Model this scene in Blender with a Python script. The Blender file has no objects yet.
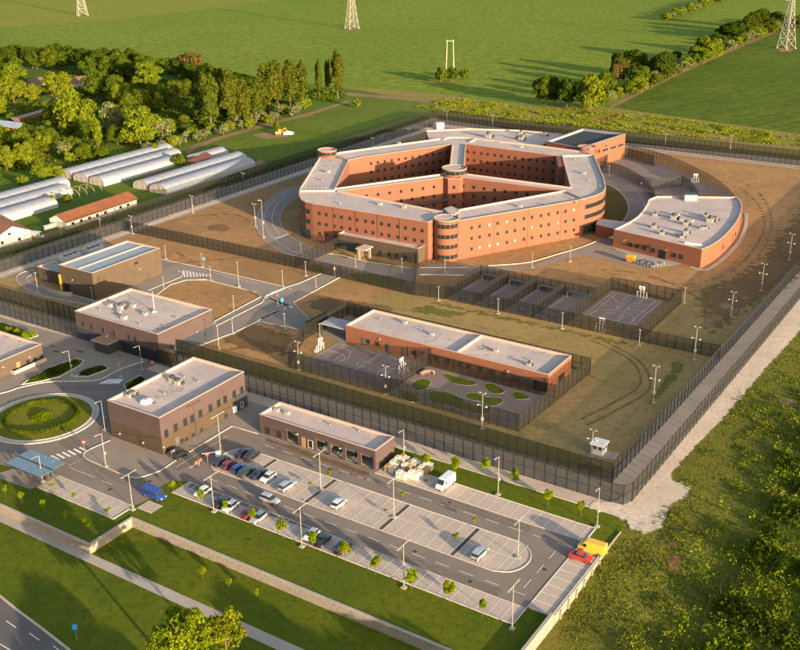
import bpy, math, random
import numpy as np
from mathutils import Vector, Matrix
from mathutils.geometry import tessellate_polygon
R = math.radians
random.seed(7); rng = np.random.default_rng(7)
S = bpy.context.scene
COL = S.collection
# ------------------------------------------------------------------ survey of the site
CAM_H = 115.0; FOC = 1032.736; PITCH = 0.392022; ROLL = 0.0130573; YAW = -0.582104
cp, sp, cr, sr = math.cos(PITCH), math.sin(PITCH), math.cos(ROLL), math.sin(ROLL)
_r = Vector((1, 0, 0)); _f = Vector((0, cp, -sp)); _d = Vector((0, -sp, -cp))
CR = cr*_r + sr*_d; CD = -sr*_r + cr*_d
def ray(px, py):
    return (CR*(px-400) + CD*(py-325) + _f*FOC)
def G(px, py, z=0.0):
    """surveyed ground position (x, y) of a point of the photograph lying at height z"""
    d = ray(px, py); t = (CAM_H-z)/-d.z
    return (d.x*t, d.y*t)
def onwall(px, py, p0, p1):
    """point of a vertical wall through p0-p1 -> (distance along it, height)"""
    d = ray(px, py); n = Vector((-(p1[1]-p0[1]), p1[0]-p0[0], 0)); n.normalize()
    t = (n.x*p0[0]+n.y*p0[1]) / (n.x*d.x+n.y*d.y)
    q = d*t; u = Vector((p1[0]-p0[0], p1[1]-p0[1], 0)).normalized()
    return ((q.x-p0[0])*u.x+(q.y-p0[1])*u.y, CAM_H+q.z)
A = (math.cos(YAW), math.sin(YAW)); B = (-A[1], A[0])
def P(a, b): return (A[0]*a+B[0]*b, A[1]*a+B[1]*b)      # site grid -> world
def AB(p): return (p[0]*A[0]+p[1]*A[1], p[0]*B[0]+p[1]*B[1])
def GG(l, z=0.0): return [G(x, y, z) for x, y in l]
def PP(l): return [P(a, b) for a, b in l]
def catmull(pts, closed=False, n=6):
    out = []; m = len(pts)
    rngi = range(m) if closed else range(m-1)
    for i in rngi:
        p = [pts[(i+k) % m] if closed else pts[min(max(i+k, 0), m-1)] for k in (-1, 0, 1, 2)]
        for s in range(n):
            t = s/n
            out.append(tuple(0.5*((2*p[1][j]) + (-p[0][j]+p[2][j])*t + (2*p[0][j]-5*p[1][j]+4*p[2][j]-p[3][j])*t*t + (-p[0][j]+3*p[1][j]-3*p[2][j]+p[3][j])*t**3) for j in range(len(p[0]))))
    if not closed: out.append(tuple(pts[-1]))
    return out
# ------------------------------------------------------------------ materials
MATS = {}
def ramp(N, L, src, c0, c1, lo=0.3, hi=0.7):
    r = N.new('ShaderNodeValToRGB'); r.color_ramp.elements[0].position = lo; r.color_ramp.elements[1].position = hi
    r.color_ramp.elements[0].color = (*c0, 1); r.color_ramp.elements[1].color = (*c1, 1)
    L.new(src, r.inputs[0]); return r.outputs[0]
def noise(N, L, vec, scale, detail=4, rough=0.55, dist=0.0):
    n = N.new('ShaderNodeTexNoise'); n.inputs['Scale'].default_value = scale; n.inputs['Detail'].default_value = detail
    n.inputs['Roughness'].default_value = rough; n.inputs['Distortion'].default_value = dist
    L.new(vec, n.inputs['Vector']); return n.outputs['Fac']
def mixc(N, L, fac, a, b, mode='MIX'):
    m = N.new('ShaderNodeMix'); m.data_type = 'RGBA'; m.blend_type = mode
    for sck, v in ((m.inputs[0], fac), (m.inputs[6], a), (m.inputs[7], b)):
        if isinstance(v, (int, float)): sck.default_value = v
        elif isinstance(v, tuple): sck.default_value = (*v, 1)
        else: L.new(v, sck)
    return m.outputs[2]
def base(name, rough=0.8):
    m = bpy.data.materials.new(name); m.use_nodes = True
    N, L = m.node_tree.nodes, m.node_tree.links
    b = N['Principled BSDF']; b.inputs['Roughness'].default_value = rough
    b.inputs['Specular IOR Level'].default_value = 0.3
    g = N.new('ShaderNodeNewGeometry')
    MATS[name] = m
    return m, N, L, b, g.outputs['Position']
def mat(name, c, c2=None, s=0.5, s2=4.0, rough=0.8, bump=0.0, bs=3.0, metal=0.0, spec=0.3, amt=0.5, obj=False):
    """noise-mottled surface: c and c2 mixed by two noises, world scale s and s2 (1/m)"""
    if name in MATS: return MATS[name]
    m, N, L, b, pos = base(name, rough)
    if obj:
        tc = N.new('ShaderNodeTexCoord'); pos = tc.outputs['Object']
    if c2 is None: c2 = tuple(x*0.78 for x in c)
    n1 = noise(N, L, pos, s, 5); n2 = noise(N, L, pos, s2, 4, 0.6)
    f = N.new('ShaderNodeMath'); f.operation = 'MULTIPLY_ADD'; f.inputs[1].default_value = amt; L.new(n2, f.inputs[0])
    f2 = N.new('ShaderNodeMath'); f2.operation = 'MULTIPLY'; f2.inputs[1].default_value = 1-amt; L.new(n1, f2.inputs[0]); L.new(f2.outputs[0], f.inputs[2])
    L.new(ramp(N, L, f.outputs[0], c, c2, 0.36, 0.64), b.inputs['Base Color'])
    b.inputs['Metallic'].default_value = metal; b.inputs['Specular IOR Level'].default_value = spec
    if bump:
        bn = N.new('ShaderNodeBump'); bn.inputs['Strength'].default_value = 1; bn.inputs['Distance'].default_value = bump
        L.new(noise(N, L, pos, bs, 6, 0.7), bn.inputs['Height']); L.new(bn.outputs[0], b.inputs['Normal'])
    return m
def dotnode(N, L, pos, v):
    d = N.new('ShaderNodeVectorMath'); d.operation = 'DOT_PRODUCT'; d.inputs[1].default_value = v; L.new(pos, d.inputs[0]); return d.outputs['Value']
def mathn(N, L, op, a, b=None):
    m = N.new('ShaderNodeMath'); m.operation = op
    for i, v in enumerate((a, b)):
        if v is None: continue
        if isinstance(v, (int, float)): m.inputs[i].default_value = v
        else: L.new(v, m.inputs[i])
    return m.outputs[0]
def stripes(N, L, pos, v, period, duty=0.5):
    x = mathn(N, L, 'MULTIPLY', dotnode(N, L, pos, v), 1/period)
    fr = mathn(N, L, 'FRACT', x); return mathn(N, L, 'GREATER_THAN', fr, duty)
def mat_cladding(name, c, c2, period, duty, rough=0.6):
    """vertical boards: narrow dark joints along the wall"""
    m, N, L, b, pos = base(name, rough)
    st = stripes(N, L, pos, (A[0]+B[0], A[1]+B[1], 0), period, duty)
    n = noise(N, L, pos, 0.35, 5); col = ramp(N, L, n, c, tuple(x*0.8 for x in c), 0.3, 0.7)
    L.new(mixc(N, L, st, col, c2), b.inputs['Base Color']); return m
def mat_brick(name, c, c2):
    m, N, L, b, pos = base(name, 0.85)
    hz = stripes(N, L, pos, (0, 0, 1), 3.86, 0.965)
    n1 = noise(N, L, pos, 0.12, 5, 0.6); n2 = noise(N, L, pos, 3.0, 5, 0.7)
    c0 = ramp(N, L, n1, c, c2, 0.3, 0.7)
    c1 = mixc(N, L, mathn(N, L, 'MULTIPLY', n2, 0.55), c0, tuple(x*0.55 for x in c))
    # soft rain streaks below the coping
    mp = N.new('ShaderNodeMapping'); mp.inputs['Scale'].default_value = (1.1, 1.1, 0.06); L.new(pos, mp.inputs[0])
    st = noise(N, L, mp.outputs[0], 1.0, 4)
    c3 = mixc(N, L, mathn(N, L, 'MULTIPLY', mathn(N, L, 'GREATER_THAN', st, 0.6), 0.10), c1, (0.12, 0.07, 0.05))
    L.new(mixc(N, L, mathn(N, L, 'MULTIPLY', hz, 0.22), c3, (0.12, 0.06, 0.04)), b.inputs['Base Color'])
    return m
def mat_roof(name, c, c2, streak=(0.16, 0.13, 0.11)):
    m, N, L, b, pos = base(name, 0.75)
    n1 = noise(N, L, pos, 0.10, 6, 0.6, 0.6); n2 = noise(N, L, pos, 1.2, 5, 0.65); n3 = noise(N, L, pos, 0.25, 3, 0.5, 2.0)
    k = ramp(N, L, n1, c, c2, 0.40, 0.60)
    k = mixc(N, L, mathn(N, L, 'MULTIPLY', n2, 0.45), k, tuple(x*0.62 for x in c))
    k = mixc(N, L, ramp(N, L, n3, (0, 0, 0), (0.55,)*3, 0.57, 0.70), k, streak)
    n5 = noise(N, L, pos, 0.035, 3, 0.4)
    k = mixc(N, L, ramp(N, L, n5, (0, 0, 0), (0.4,)*3, 0.45, 0.6), k, (0.34, 0.31, 0.32))
    seam = stripes(N, L, pos, (A[0], A[1], 0), 2.1, 0.965)
    k = mixc(N, L, mathn(N, L, 'MULTIPLY', seam, 0.16), k, (0.2, 0.18, 0.17))
    L.new(k, b.inputs['Base Color']); return m
def mat_seam(name, c, v, period=0.5, rough=0.4):
    m, N, L, b, pos = base(name, rough); b.inputs['Specular IOR Level'].default_value = 0.4 if rough < .6 else 0.15
    st = stripes(N, L, pos, v, period, 0.88)
    n = noise(N, L, pos, 0.2, 5); k = ramp(N, L, n, c, tuple(x*0.75 for x in c), 0.3, 0.7)
    L.new(mixc(N, L, mathn(N, L, 'MULTIPLY', st, 0.5), k, tuple(x*0.5 for x in c)), b.inputs['Base Color']); return m
def mat_ground(name, cols, s=0.02, s2=0.6, s3=6.0, bump=0.15, bs=1.2, rough=0.95, fine=0.35, dist=0.6):
    """four-colour natural ground: cols = (main, second patchy, dark speck, light speck)"""
    m, N, L, b, pos = base(name, rough); b.inputs['Specular IOR Level'].default_value = 0.1
    n1 = noise(N, L, pos, s, 7, 0.62, dist); n2 = noise(N, L, pos, s2, 6, 0.7); n3 = noise(N, L, pos, s3, 3, 0.8)
    k = ramp(N, L, n1, cols[0], cols[1], 0.40, 0.60)
    k = mixc(N, L, ramp(N, L, n2, (0, 0, 0), (0.75,)*3, 0.48, 0.66), k, cols[2])
    k = mixc(N, L, mathn(N, L, 'MULTIPLY', ramp(N, L, n3, (0, 0, 0), (1, 1, 1), 0.45, 0.65), fine), k, cols[3])
    L.new(k, b.inputs['Base Color'])
    if bump:
        bn = N.new('ShaderNodeBump'); bn.inputs['Distance'].default_value = bump
        L.new(noise(N, L, pos, bs, 7, 0.75), bn.inputs['Height']); L.new(bn.outputs[0], b.inputs['Normal'])
    return m
def mat_crop(name, c, c2, c3, v, period=0.8, amt=0.25, s=0.006):
    """young crop drilled in rows"""
    m, N, L, b, pos = base(name, 0.95); b.inputs['Specular IOR Level'].default_value = 0.05
    n1 = noise(N, L, pos, s, 6, 0.55, 1.2); n2 = noise(N, L, pos, 0.16, 7, 0.8)
    k = ramp(N, L, n1, c, c2, 0.38, 0.62)
    k = mixc(N, L, ramp(N, L, n2, (0, 0, 0), (1.0,)*3, 0.44, 0.62), k, c3)
    mp = N.new('ShaderNodeMapping'); mp.vector_type = 'TEXTURE'; mp.inputs['Rotation'].default_value = (0, 0, math.atan2(v[1], v[0])); mp.inputs['Scale'].default_value = (60, 1.6, 1); L.new(pos, mp.inputs[0])
    rr = noise(N, L, mp.outputs[0], 1.0, 3, 0.5)
    k = mixc(N, L, mathn(N, L, 'MULTIPLY', ramp(N, L, rr, (0, 0, 0), (1,)*3, 0.45, 0.6), amt), k, tuple(x*0.6 for x in c3))
    L.new(k, b.inputs['Base Color'])
    bn = N.new('ShaderNodeBump'); bn.inputs['Distance'].default_value = 0.35
    L.new(noise(N, L, pos, 0.7, 6, 0.8), bn.inputs['Height']); L.new(bn.outputs[0], b.inputs['Normal'])
    return m
def mat_repair():
    return mat_soft('soft_asphalt', ((0.165, 0.140, 0.120), (0.19, 0.16, 0.137), (0.14, 0.12, 0.103), (0.22, 0.19, 0.16)))
def mat_soft(name, src_cols, s=0.35, width=0.5):
    """patch whose border dissolves: vertex attribute 'edge' 0 at the rim, 1 inside"""
    m = mat_ground(name, src_cols, 0.08, 0.8, 6.0, 0.08)
    N, L = m.node_tree.nodes, m.node_tree.links
    b = N['Principled BSDF']; out = N['Material Output']
    at = N.new('ShaderNodeAttribute'); at.attribute_name = 'edge'
    g = N.new('ShaderNodeNewGeometry')
    n = noise(N, L, g.outputs['Position'], s, 6, 0.7)
    v = mathn(N, L, 'ADD', at.outputs['Fac'], mathn(N, L, 'MULTIPLY', mathn(N, L, 'SUBTRACT', n, 0.5), 1.5))
    f = ramp(N, L, v, (0, 0, 0), (1, 1, 1), 0.35, 0.6)
    t = N.new('ShaderNodeBsdfTransparent'); mx = N.new('ShaderNodeMixShader')
    L.new(f, mx.inputs[0]); L.new(t.outputs[0], mx.inputs[1]); L.new(b.outputs[0], mx.inputs[2]); L.new(mx.outputs[0], out.inputs[0])
    return m
def mat_mesh(name, c, cover):
    """welded steel mesh seen from afar: part of the light passes between the wires"""
    m, N, L, b, pos = base(name, 0.6)
    b.inputs['Base Color'].default_value = (*c, 1); out = N['Material Output']
    t = N.new('ShaderNodeBsdfTransparent'); mx = N.new('ShaderNodeMixShader')
    n = noise(N, L, pos, 0.25, 3)
    mr = N.new('ShaderNodeMapRange'); mr.inputs['To Min'].default_value = cover-0.06; mr.inputs['To Max'].default_value = cover+0.06; L.new(n, mr.inputs[0])
    L.new(mr.outputs[0], mx.inputs[0]); L.new(t.outputs[0], mx.inputs[1]); L.new(b.outputs[0], mx.inputs[2]); L.new(mx.outputs[0], out.inputs[0])
    return m
def mat_leaf(name, c, c2, trans=0.35, var=0.35, sc=0.55, c3=None, s3=0.05):
    m = bpy.data.materials.new(name); m.use_nodes = True; MATS[name] = m
    N, L = m.node_tree.nodes, m.node_tree.links; N.clear()
    out = N.new('ShaderNodeOutputMaterial'); g = N.new('ShaderNodeNewGeometry'); oi = N.new('ShaderNodeObjectInfo')
    k = ramp(N, L, noise(N, L, g.outputs['Position'], sc, 3, 0.6), c, c2, 0.35, 0.65)
    if c3: k = mixc(N, L, ramp(N, L, noise(N, L, g.outputs['Position'], s3, 5, 0.65), (0, 0, 0), (0.85,)*3, 0.50, 0.64), k, c3)
    hs = N.new('ShaderNodeHueSaturation')
    rnd = oi.outputs['Random']
    L.new(mathn(N, L, 'ADD', 0.485, mathn(N, L, 'MULTIPLY', rnd, 0.03)), hs.inputs['Hue'])
    L.new(mathn(N, L, 'ADD', 1-var/2, mathn(N, L, 'MULTIPLY', g.outputs['Random Per Island'], var)), hs.inputs['Value'])
    L.new(k, hs.inputs['Color'])
    d = N.new('ShaderNodeBsdfDiffuse'); t = N.new('ShaderNodeBsdfTranslucent'); mx = N.new('ShaderNodeMixShader'); mx.inputs[0].default_value = trans
    L.new(hs.outputs[0], d.inputs[0]); L.new(hs.outputs[0], t.inputs[0]); L.new(d.outputs[0], mx.inputs[1]); L.new(t.outputs[0], mx.inputs[2]); L.new(mx.outputs[0], out.inputs[0])
    return m
def plain(name, c, rough=0.5, metal=0.0, spec=0.4):
    if name in MATS: return MATS[name]
    return mat(name, c, tuple(x*0.86 for x in c), 0.6, 5.0, rough, metal=metal, spec=spec)
# ------------------------------------------------------------------ mesh helpers
class MB:
    def __init__(s): s.v = []; s.f = []
    def add(s, vs, fs):
        o = len(s.v); s.v += [tuple(v) for v in vs]; s.f += [tuple(i+o for i in f) for f in fs]; return s
    def quad(s, a, b, c, d): return s.add([a, b, c, d], [(0, 1, 2, 3)])
    def box(s, c, d, rz=0.0):
        x, y, z = d[0]/2, d[1]/2, d[2]/2; ca, sa = math.cos(rz), math.sin(rz)
        vs = [(c[0]+i*x*ca-j*y*sa, c[1]+i*x*sa+j*y*ca, c[2]+k*z) for k in (-1, 1) for i, j in ((-1, -1), (1, -1), (1, 1), (-1, 1))]
        return s.add(vs, [(3, 2, 1, 0), (4, 5, 6, 7), (0, 1, 5, 4), (1, 2, 6, 5), (2, 3, 7, 6), (3, 0, 4, 7)])
    def prism(s, poly, z0, z1, top=True, bottom=False):
        n = len(poly); z1s = z1 if isinstance(z1, (list, tuple)) else [z1]*n
        vs = [(p[0], p[1], z0) for p in poly]+[(p[0], p[1], z1s[i]) for i, p in enumerate(poly)]
        s.add(vs, [(i, (i+1) % n, n+(i+1) % n, n+i) for i in range(n)])
        if top:
            for t in tessellate_polygon([[Vector((p[0], p[1], 0)) for p in poly]]): s.add([(poly[i][0], poly[i][1], z1s[i]) for i in t], [(0, 1, 2)])
        return s
    def sheet(s, polys, z):
        flat = [p for pl in polys for p in pl]
        for t in tessellate_polygon([[Vector((p[0], p[1], 0)) for p in pl] for pl in polys]):
            q = [flat[i] for i in t]
            ar = (q[1][0]-q[0][0])*(q[2][1]-q[0][1])-(q[1][1]-q[0][1])*(q[2][0]-q[0][0])
            if ar < 0: q = q[::-1]
            s.add([(p[0], p[1], z) for p in q], [(0, 1, 2)])
        return s
    def tube(s, p0, p1, r0, r1=None, n=6, cap=True):
        r1 = r0 if r1 is None else r1
        p0, p1 = Vector(p0), Vector(p1); ax = (p1-p0).normalized()
        u = ax.orthogonal().normalized(); w = ax.cross(u)
        vs = []
        for p, r in ((p0, r0), (p1, r1)):
            for i in range(n):
                a = 2*math.pi*i/n; vs.append(p+u*(math.cos(a)*r)+w*(math.sin(a)*r))
        fs = [(i, (i+1) % n, n+(i+1) % n, n+i) for i in range(n)]
        if cap: fs += [tuple(range(n-1, -1, -1)), tuple(range(n, 2*n))]
        return s.add(vs, fs)
    def cyl(s, c, r, z0, z1, n=24, r1=None, cap=True):
        return s.tube((c[0], c[1], z0), (c[0], c[1], z1), r, r1, n, cap)
    def ribbon(s, pts, w, z0, z1=None, closed=False):
        """band of width w along a polyline; solid strip when z1 is given"""
        L = offset(pts, w/2, closed); Rr = offset(pts, -w/2, closed); n = len(pts)
        for i in range(n if closed else n-1):
            j = (i+1) % n
            zt = z0 if z1 is None else z1
            s.quad((*Rr[i], zt), (*Rr[j], zt), (*L[j], zt), (*L[i], zt))
            if z1 is not None:
                s.quad((*Rr[i], z0), (*Rr[j], z0), (*Rr[j], z1), (*Rr[i], z1)); s.quad((*L[j], z0), (*L[i], z0), (*L[i], z1), (*L[j], z1))
        if z1 is not None and not closed:
            s.quad((*L[0], z0), (*Rr[0], z0), (*Rr[0], z1), (*L[0], z1)); s.quad((*Rr[-1], z0), (*L[-1], z0), (*L[-1], z1), (*Rr[-1], z1))
        return s
    def build(s, name, m, parent=None, kind=None, label=None, smooth=False):
        me = bpy.data.meshes.new(name); off = (0, 0, 0)
        if parent is not None:
            off = parent.get('_o', (0, 0, 0))
        v = np.array(s.v, dtype=np.float32).reshape(-1, 3)-np.array(off, dtype=np.float32)
        me.from_pydata(v.tolist(), [], s.f)
        for mm in (m if isinstance(m, (list, tuple)) else [m]): me.materials.append(mm)
        if smooth:
            me.polygons.foreach_set('use_smooth', [True]*len(me.polygons))
        o = bpy.data.objects.new(name, me); COL.objects.link(o)
        if parent is not None:
            o.parent = parent; o['_o'] = tuple(float(x) for x in off)
        if kind: o['kind'] = kind
        if label: o['label'] = label
        return o
def offset(pts, d, closed=False):
    out = []; n = len(pts)
    for i in range(n):
        a = pts[(i-1) % n] if (closed or i > 0) else None; b = pts[i]; c = pts[(i+1) % n] if (closed or i < n-1) else None
        ns = []
        for p, q in ((a, b), (b, c)):
            if p is None or q is None: continue
            dx, dy = q[0]-p[0], q[1]-p[1]; l = math.hypot(dx, dy)
            if l > 1e-9: ns.append((-dy/l, dx/l))
        if len(ns) == 2:
            mx, my = ns[0][0]+ns[1][0], ns[0][1]+ns[1][1]; l2 = mx*mx+my*my
            k = 2/max(l2, 0.35); out.append((b[0]+mx*k*d, b[1]+my*k*d))
        else: out.append((b[0]+ns[0][0]*d, b[1]+ns[0][1]*d))
    return out
def area(p): return 0.5*sum(p[i][0]*p[(i+1) % len(p)][1]-p[(i+1) % len(p)][0]*p[i][1] for i in range(len(p)))
def ccw(p): return list(p) if area(p) > 0 else list(p)[::-1]
def tag(o, label, cat, group=None):
    o['label'] = label; o['category'] = cat
    if group: o['group'] = group
    return o
def thing(name, label, cat, loc=(0, 0, 0), rz=0.0, group=None):
    o = bpy.data.objects.new(name, None); COL.objects.link(o); o.location = loc; o.rotation_euler = (0, 0, rz)
    o.empty_display_size = 0.5
    if rz == 0: o['_o'] = tuple(float(x) for x in loc)
    return tag(o, label, cat, group)
def copy_tree(o, parent=None):
    c = o.copy(); COL.objects.link(c); c.parent = parent
    for ch in o.children: copy_tree(ch, c)
    return c
def place(proto, used, loc, rz=0.0, label=None, sc=None, group=None, cat=None):
    """the first call moves the prototype itself, later calls copy it with its parts"""
    if not used.get(proto.name): used[proto.name] = True; r = proto
    else: r = copy_tree(proto)
    r.location = loc; r.rotation_euler = (0, 0, rz)
    if sc: r.scale = sc if isinstance(sc, tuple) else (sc,)*3
    if label: r['label'] = label
    if group: r['group'] = group
    if cat: r['category'] = cat
    return r
USED = {}
def struct(name, mb, m, **k): return mb.build(name, m, None, kind='structure', **k)
def sheet(name, polys, z, m, kind='structure'):
    mb = MB(); mb.sheet(polys if isinstance(polys[0][0], (list, tuple)) and isinstance(polys[0][0][0], (float, int)) else [polys], z)
    return mb.build(name, m, None, kind=kind)
PATCH_N = 0
def soft_patch(name, pts, z, m, w=2.5, zf=None):
    """ground patch on a fine grid; attribute 'edge' rises from 0 at its outline to 1 at depth w"""
    global PATCH_N
    PATCH_N += 1; z += (PATCH_N % 40)*0.0006
    q_ = []
    for i in range(len(pts)):
        a, b = pts[i], pts[(i+1) % len(pts)]; q_ += [(a[0]+(b[0]-a[0])*t, a[1]+(b[1]-a[1])*t) for t in (.12, .5, .88)]
    pts = ccw(catmull(q_, True, 3)); n = len(pts)
    w = min(w, 0.9*2*abs(area(pts))/sum(math.dist(pts[i], pts[i-1]) for i in range(n)))
    p = np.array(pts); lo, hi = p.min(0), p.max(0); h = max(min(w*0.6, 3.0), max(hi-lo)/160)
    nx, ny = int((hi[0]-lo[0])/h)+2, int((hi[1]-lo[1])/h)+2
    X_, Y_ = np.meshgrid(lo[0]+np.arange(nx)*h, lo[1]+np.arange(ny)*h); X_, Y_ = X_.ravel(), Y_.ravel()
    D = np.full(len(X_), 1e9); ins = np.zeros(len(X_), bool)
    for k in range(n):
        a, b = p[k], p[(k+1) % n]; d = b-a; L2 = max((d**2).sum(), 1e-9)
        t = np.clip(((X_-a[0])*d[0]+(Y_-a[1])*d[1])/L2, 0, 1); D = np.minimum(D, np.hypot(X_-a[0]-t*d[0], Y_-a[1]-t*d[1]))
        if abs(d[1]) > 1e-9: ins ^= ((a[1] > Y_) != (b[1] > Y_)) & (X_ < d[0]*(Y_-a[1])/d[1]+a[0])
    E_ = np.where(ins, np.clip(D/w, 0, 1), 0)
    G_ = ins.reshape(ny, nx); keep = G_[:-1, :-1] | G_[1:, :-1] | G_[:-1, 1:] | G_[1:, 1:]; jj, ii = np.nonzero(keep)
    q = np.stack([jj*nx+ii, jj*nx+ii+1, (jj+1)*nx+ii+1, (jj+1)*nx+ii], 1); used, inv = np.unique(q, return_inverse=True)
    mb = MB(); mb.v = [(float(X_[k]), float(Y_[k]), z+(zf(float(X_[k]), float(Y_[k])) if zf else 0.0)) for k in used]; mb.f = [tuple(int(c) for c in r) for r in inv.reshape(-1, 4)]
    o = mb.build(name, m, None, kind='structure')
    at = o.data.attributes.new('edge', 'FLOAT', 'POINT'); at.data.foreach_set('value', E_[used].astype(np.float32))
    return o
# ------------------------------------------------------------------ palette
M_ = {}
brick = mat_brick('orange_brick', (0.248, 0.100, 0.060), (0.205, 0.079, 0.046))
brick_red = mat_brick('red_brick', (0.20, 0.07, 0.04), (0.17, 0.058, 0.033))
roof_m = mat_roof('roof_membrane', (0.56, 0.47, 0.43), (0.46, 0.39, 0.365))
coping = plain('parapet_render', (0.50, 0.385, 0.315), 0.8)
coping_grey = plain('grey_metal_coping', (0.22, 0.24, 0.28), 0.5)
mauve = mat_cladding('mauve_cladding', (0.086, 0.062, 0.062), (0.068, 0.049, 0.050), 1.0, 0.93)
slats = mat_cladding('brown_slats', (0.082, 0.060, 0.041), (0.045, 0.032, 0.022), 0.55, 0.72)
taupe = mat_cladding('taupe_cladding', (0.090, 0.067, 0.047), (0.072, 0.054, 0.038), 1.2, 0.95)
darkblue = plain('dark_blue_panel', (0.035, 0.045, 0.06), 0.5)
glass = plain('dark_glass', (0.02, 0.024, 0.028), 0.12, spec=0.8)
frame_d = plain('dark_frame', (0.05, 0.05, 0.05), 0.5)
frame_w = plain('pale_frame', (0.55, 0.52, 0.48), 0.5)
door_m = plain('grey_door', (0.09, 0.09, 0.09), 0.6)
white_m = plain('white_paint', (0.78, 0.77, 0.74), 0.6)
galv = plain('galvanised_steel', (0.27, 0.27, 0.26), 0.45, 0.3)
galv_w = plain('pale_steel', (0.34, 0.325, 0.30), 0.5)
dark_steel = plain('dark_green_steel', (0.016, 0.018, 0.017), 0.5)
mesh_m = mat_mesh('fence_mesh', (0.018, 0.018, 0.015), 0.57)
mesh_l = mat_mesh('fence_mesh_light', (0.03, 0.028, 0.022), 0.50)
asphalt = mat('asphalt', (0.225, 0.190, 0.162), (0.160, 0.135, 0.117), 0.10, 2.5, 0.92, 0.01, 8)
asphalt_in = mat('yard_asphalt', (0.27, 0.225, 0.19), (0.205, 0.172, 0.148), 0.12, 2.5, 0.92, 0.01, 8)
asphalt_d = mat('dark_asphalt', (0.120, 0.114, 0.115), (0.090, 0.086, 0.088), 0.10, 2.0, 0.9, 0.01, 8)
paver = mat('bay_pavers', (0.47, 0.395, 0.335), (0.37, 0.31, 0.262), 0.16, 1.6, 0.9, 0.01, 6)
concrete = mat('concrete', (0.40, 0.355, 0.31), (0.30, 0.27, 0.24), 0.2, 2.0, 0.9)
plaza = mat('plaza_pavers', (0.27, 0.23, 0.195), (0.21, 0.18, 0.155), 0.15, 1.5, 0.9)
gravel = mat('gravel', (0.52, 0.43, 0.34), (0.37, 0.30, 0.235), 0.14, 2.2, 0.97, 0.05, 4)
line_w = mat('white_line', (0.80, 0.75, 0.68), (0.62, 0.58, 0.52), 0.8, 4.0, 0.8)
kerb_m = mat('kerb_stone', (0.58, 0.53, 0.47), (0.46, 0.42, 0.37), 0.5, 3.0, 0.85)
court_m = mat('court_paving', (0.22, 0.17, 0.155), (0.17, 0.132, 0.12), 0.12, 1.2, 0.9)
lawn_m = mat_ground('lawn', ((0.064, 0.100, 0.006), (0.100, 0.124, 0.007), (0.036, 0.062, 0.004), (0.155, 0.160, 0.016)), 0.05, 0.7, 5.0, 0.14, 2.2)
field_m = mat_crop('crop', (0.172, 0.242, 0.030), (0.205, 0.255, 0.034), (0.088, 0.145, 0.016), A, 0.8, 0.22)
field2_m = mat_crop('crop_rows', (0.098, 0.155, 0.016), (0.122, 0.165, 0.020), (0.058, 0.098, 0.012), (0.80, 0.6), 0.8, 0.5)
meadow_m = mat_ground('meadow', ((0.068, 0.130, 0.012), (0.110, 0.155, 0.016), (0.048, 0.090, 0.009), (0.16, 0.175, 0.026)), 0.012, 0.25, 3.0, 0.12, 1.0)
dirt_m = mat_ground('bare_earth', ((0.36, 0.205, 0.085), (0.26, 0.155, 0.068), (0.17, 0.108, 0.050), (0.44, 0.28, 0.14)), 0.03, 0.35, 3.5, 0.10, 1.5)
dirt2_m = mat_ground('worn_turf', ((0.330, 0.225, 0.090), (0.235, 0.180, 0.060), (0.16, 0.125, 0.045), (0.40, 0.29, 0.15)), 0.035, 0.45, 4.0, 0.10, 1.6)
wild_m = mat_ground('rough_grass', ((0.155, 0.150, 0.024), (0.100, 0.125, 0.016), (0.075, 0.075, 0.018), (0.28, 0.21, 0.06)), 0.035, 0.35, 3.0, 0.35, 1.0)
verge_m = mat_ground('verge', ((0.190, 0.185, 0.030), (0.240, 0.190, 0.055), (0.11, 0.13, 0.018), (0.3, 0.24, 0.09)), 0.03, 0.4, 3.0, 0.2, 1.0)
soft_grass = mat_soft('soft_grass', ((0.125, 0.128, 0.022), (0.165, 0.142, 0.030), (0.085, 0.092, 0.014), (0.22, 0.18, 0.05)))
soft_dirt = mat_soft('soft_dirt', ((0.155, 0.092, 0.042), (0.195, 0.118, 0.052), (0.11, 0.068, 0.03), (0.25, 0.16, 0.075)))
soft_pale = mat_soft('soft_pale_earth', ((0.26, 0.18, 0.095), (0.20, 0.135, 0.07), (0.15, 0.1, 0.05), (0.34, 0.26, 0.16)))
soft_gravel = mat_soft('soft_gravel', ((0.60, 0.51, 0.41), (0.50, 0.42, 0.33), (0.36, 0.30, 0.23), (0.68, 0.60, 0.50)))
soft_asphalt = mat_repair()
terracotta = mat('roof_tiles', (0.21, 0.080, 0.034), (0.12, 0.048, 0.024), 0.3, 4.0, 0.85, 0.04, 4)
render_w = mat('white_render', (0.60, 0.56, 0.52), (0.48, 0.45, 0.41), 0.3, 2.0, 0.85)
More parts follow.
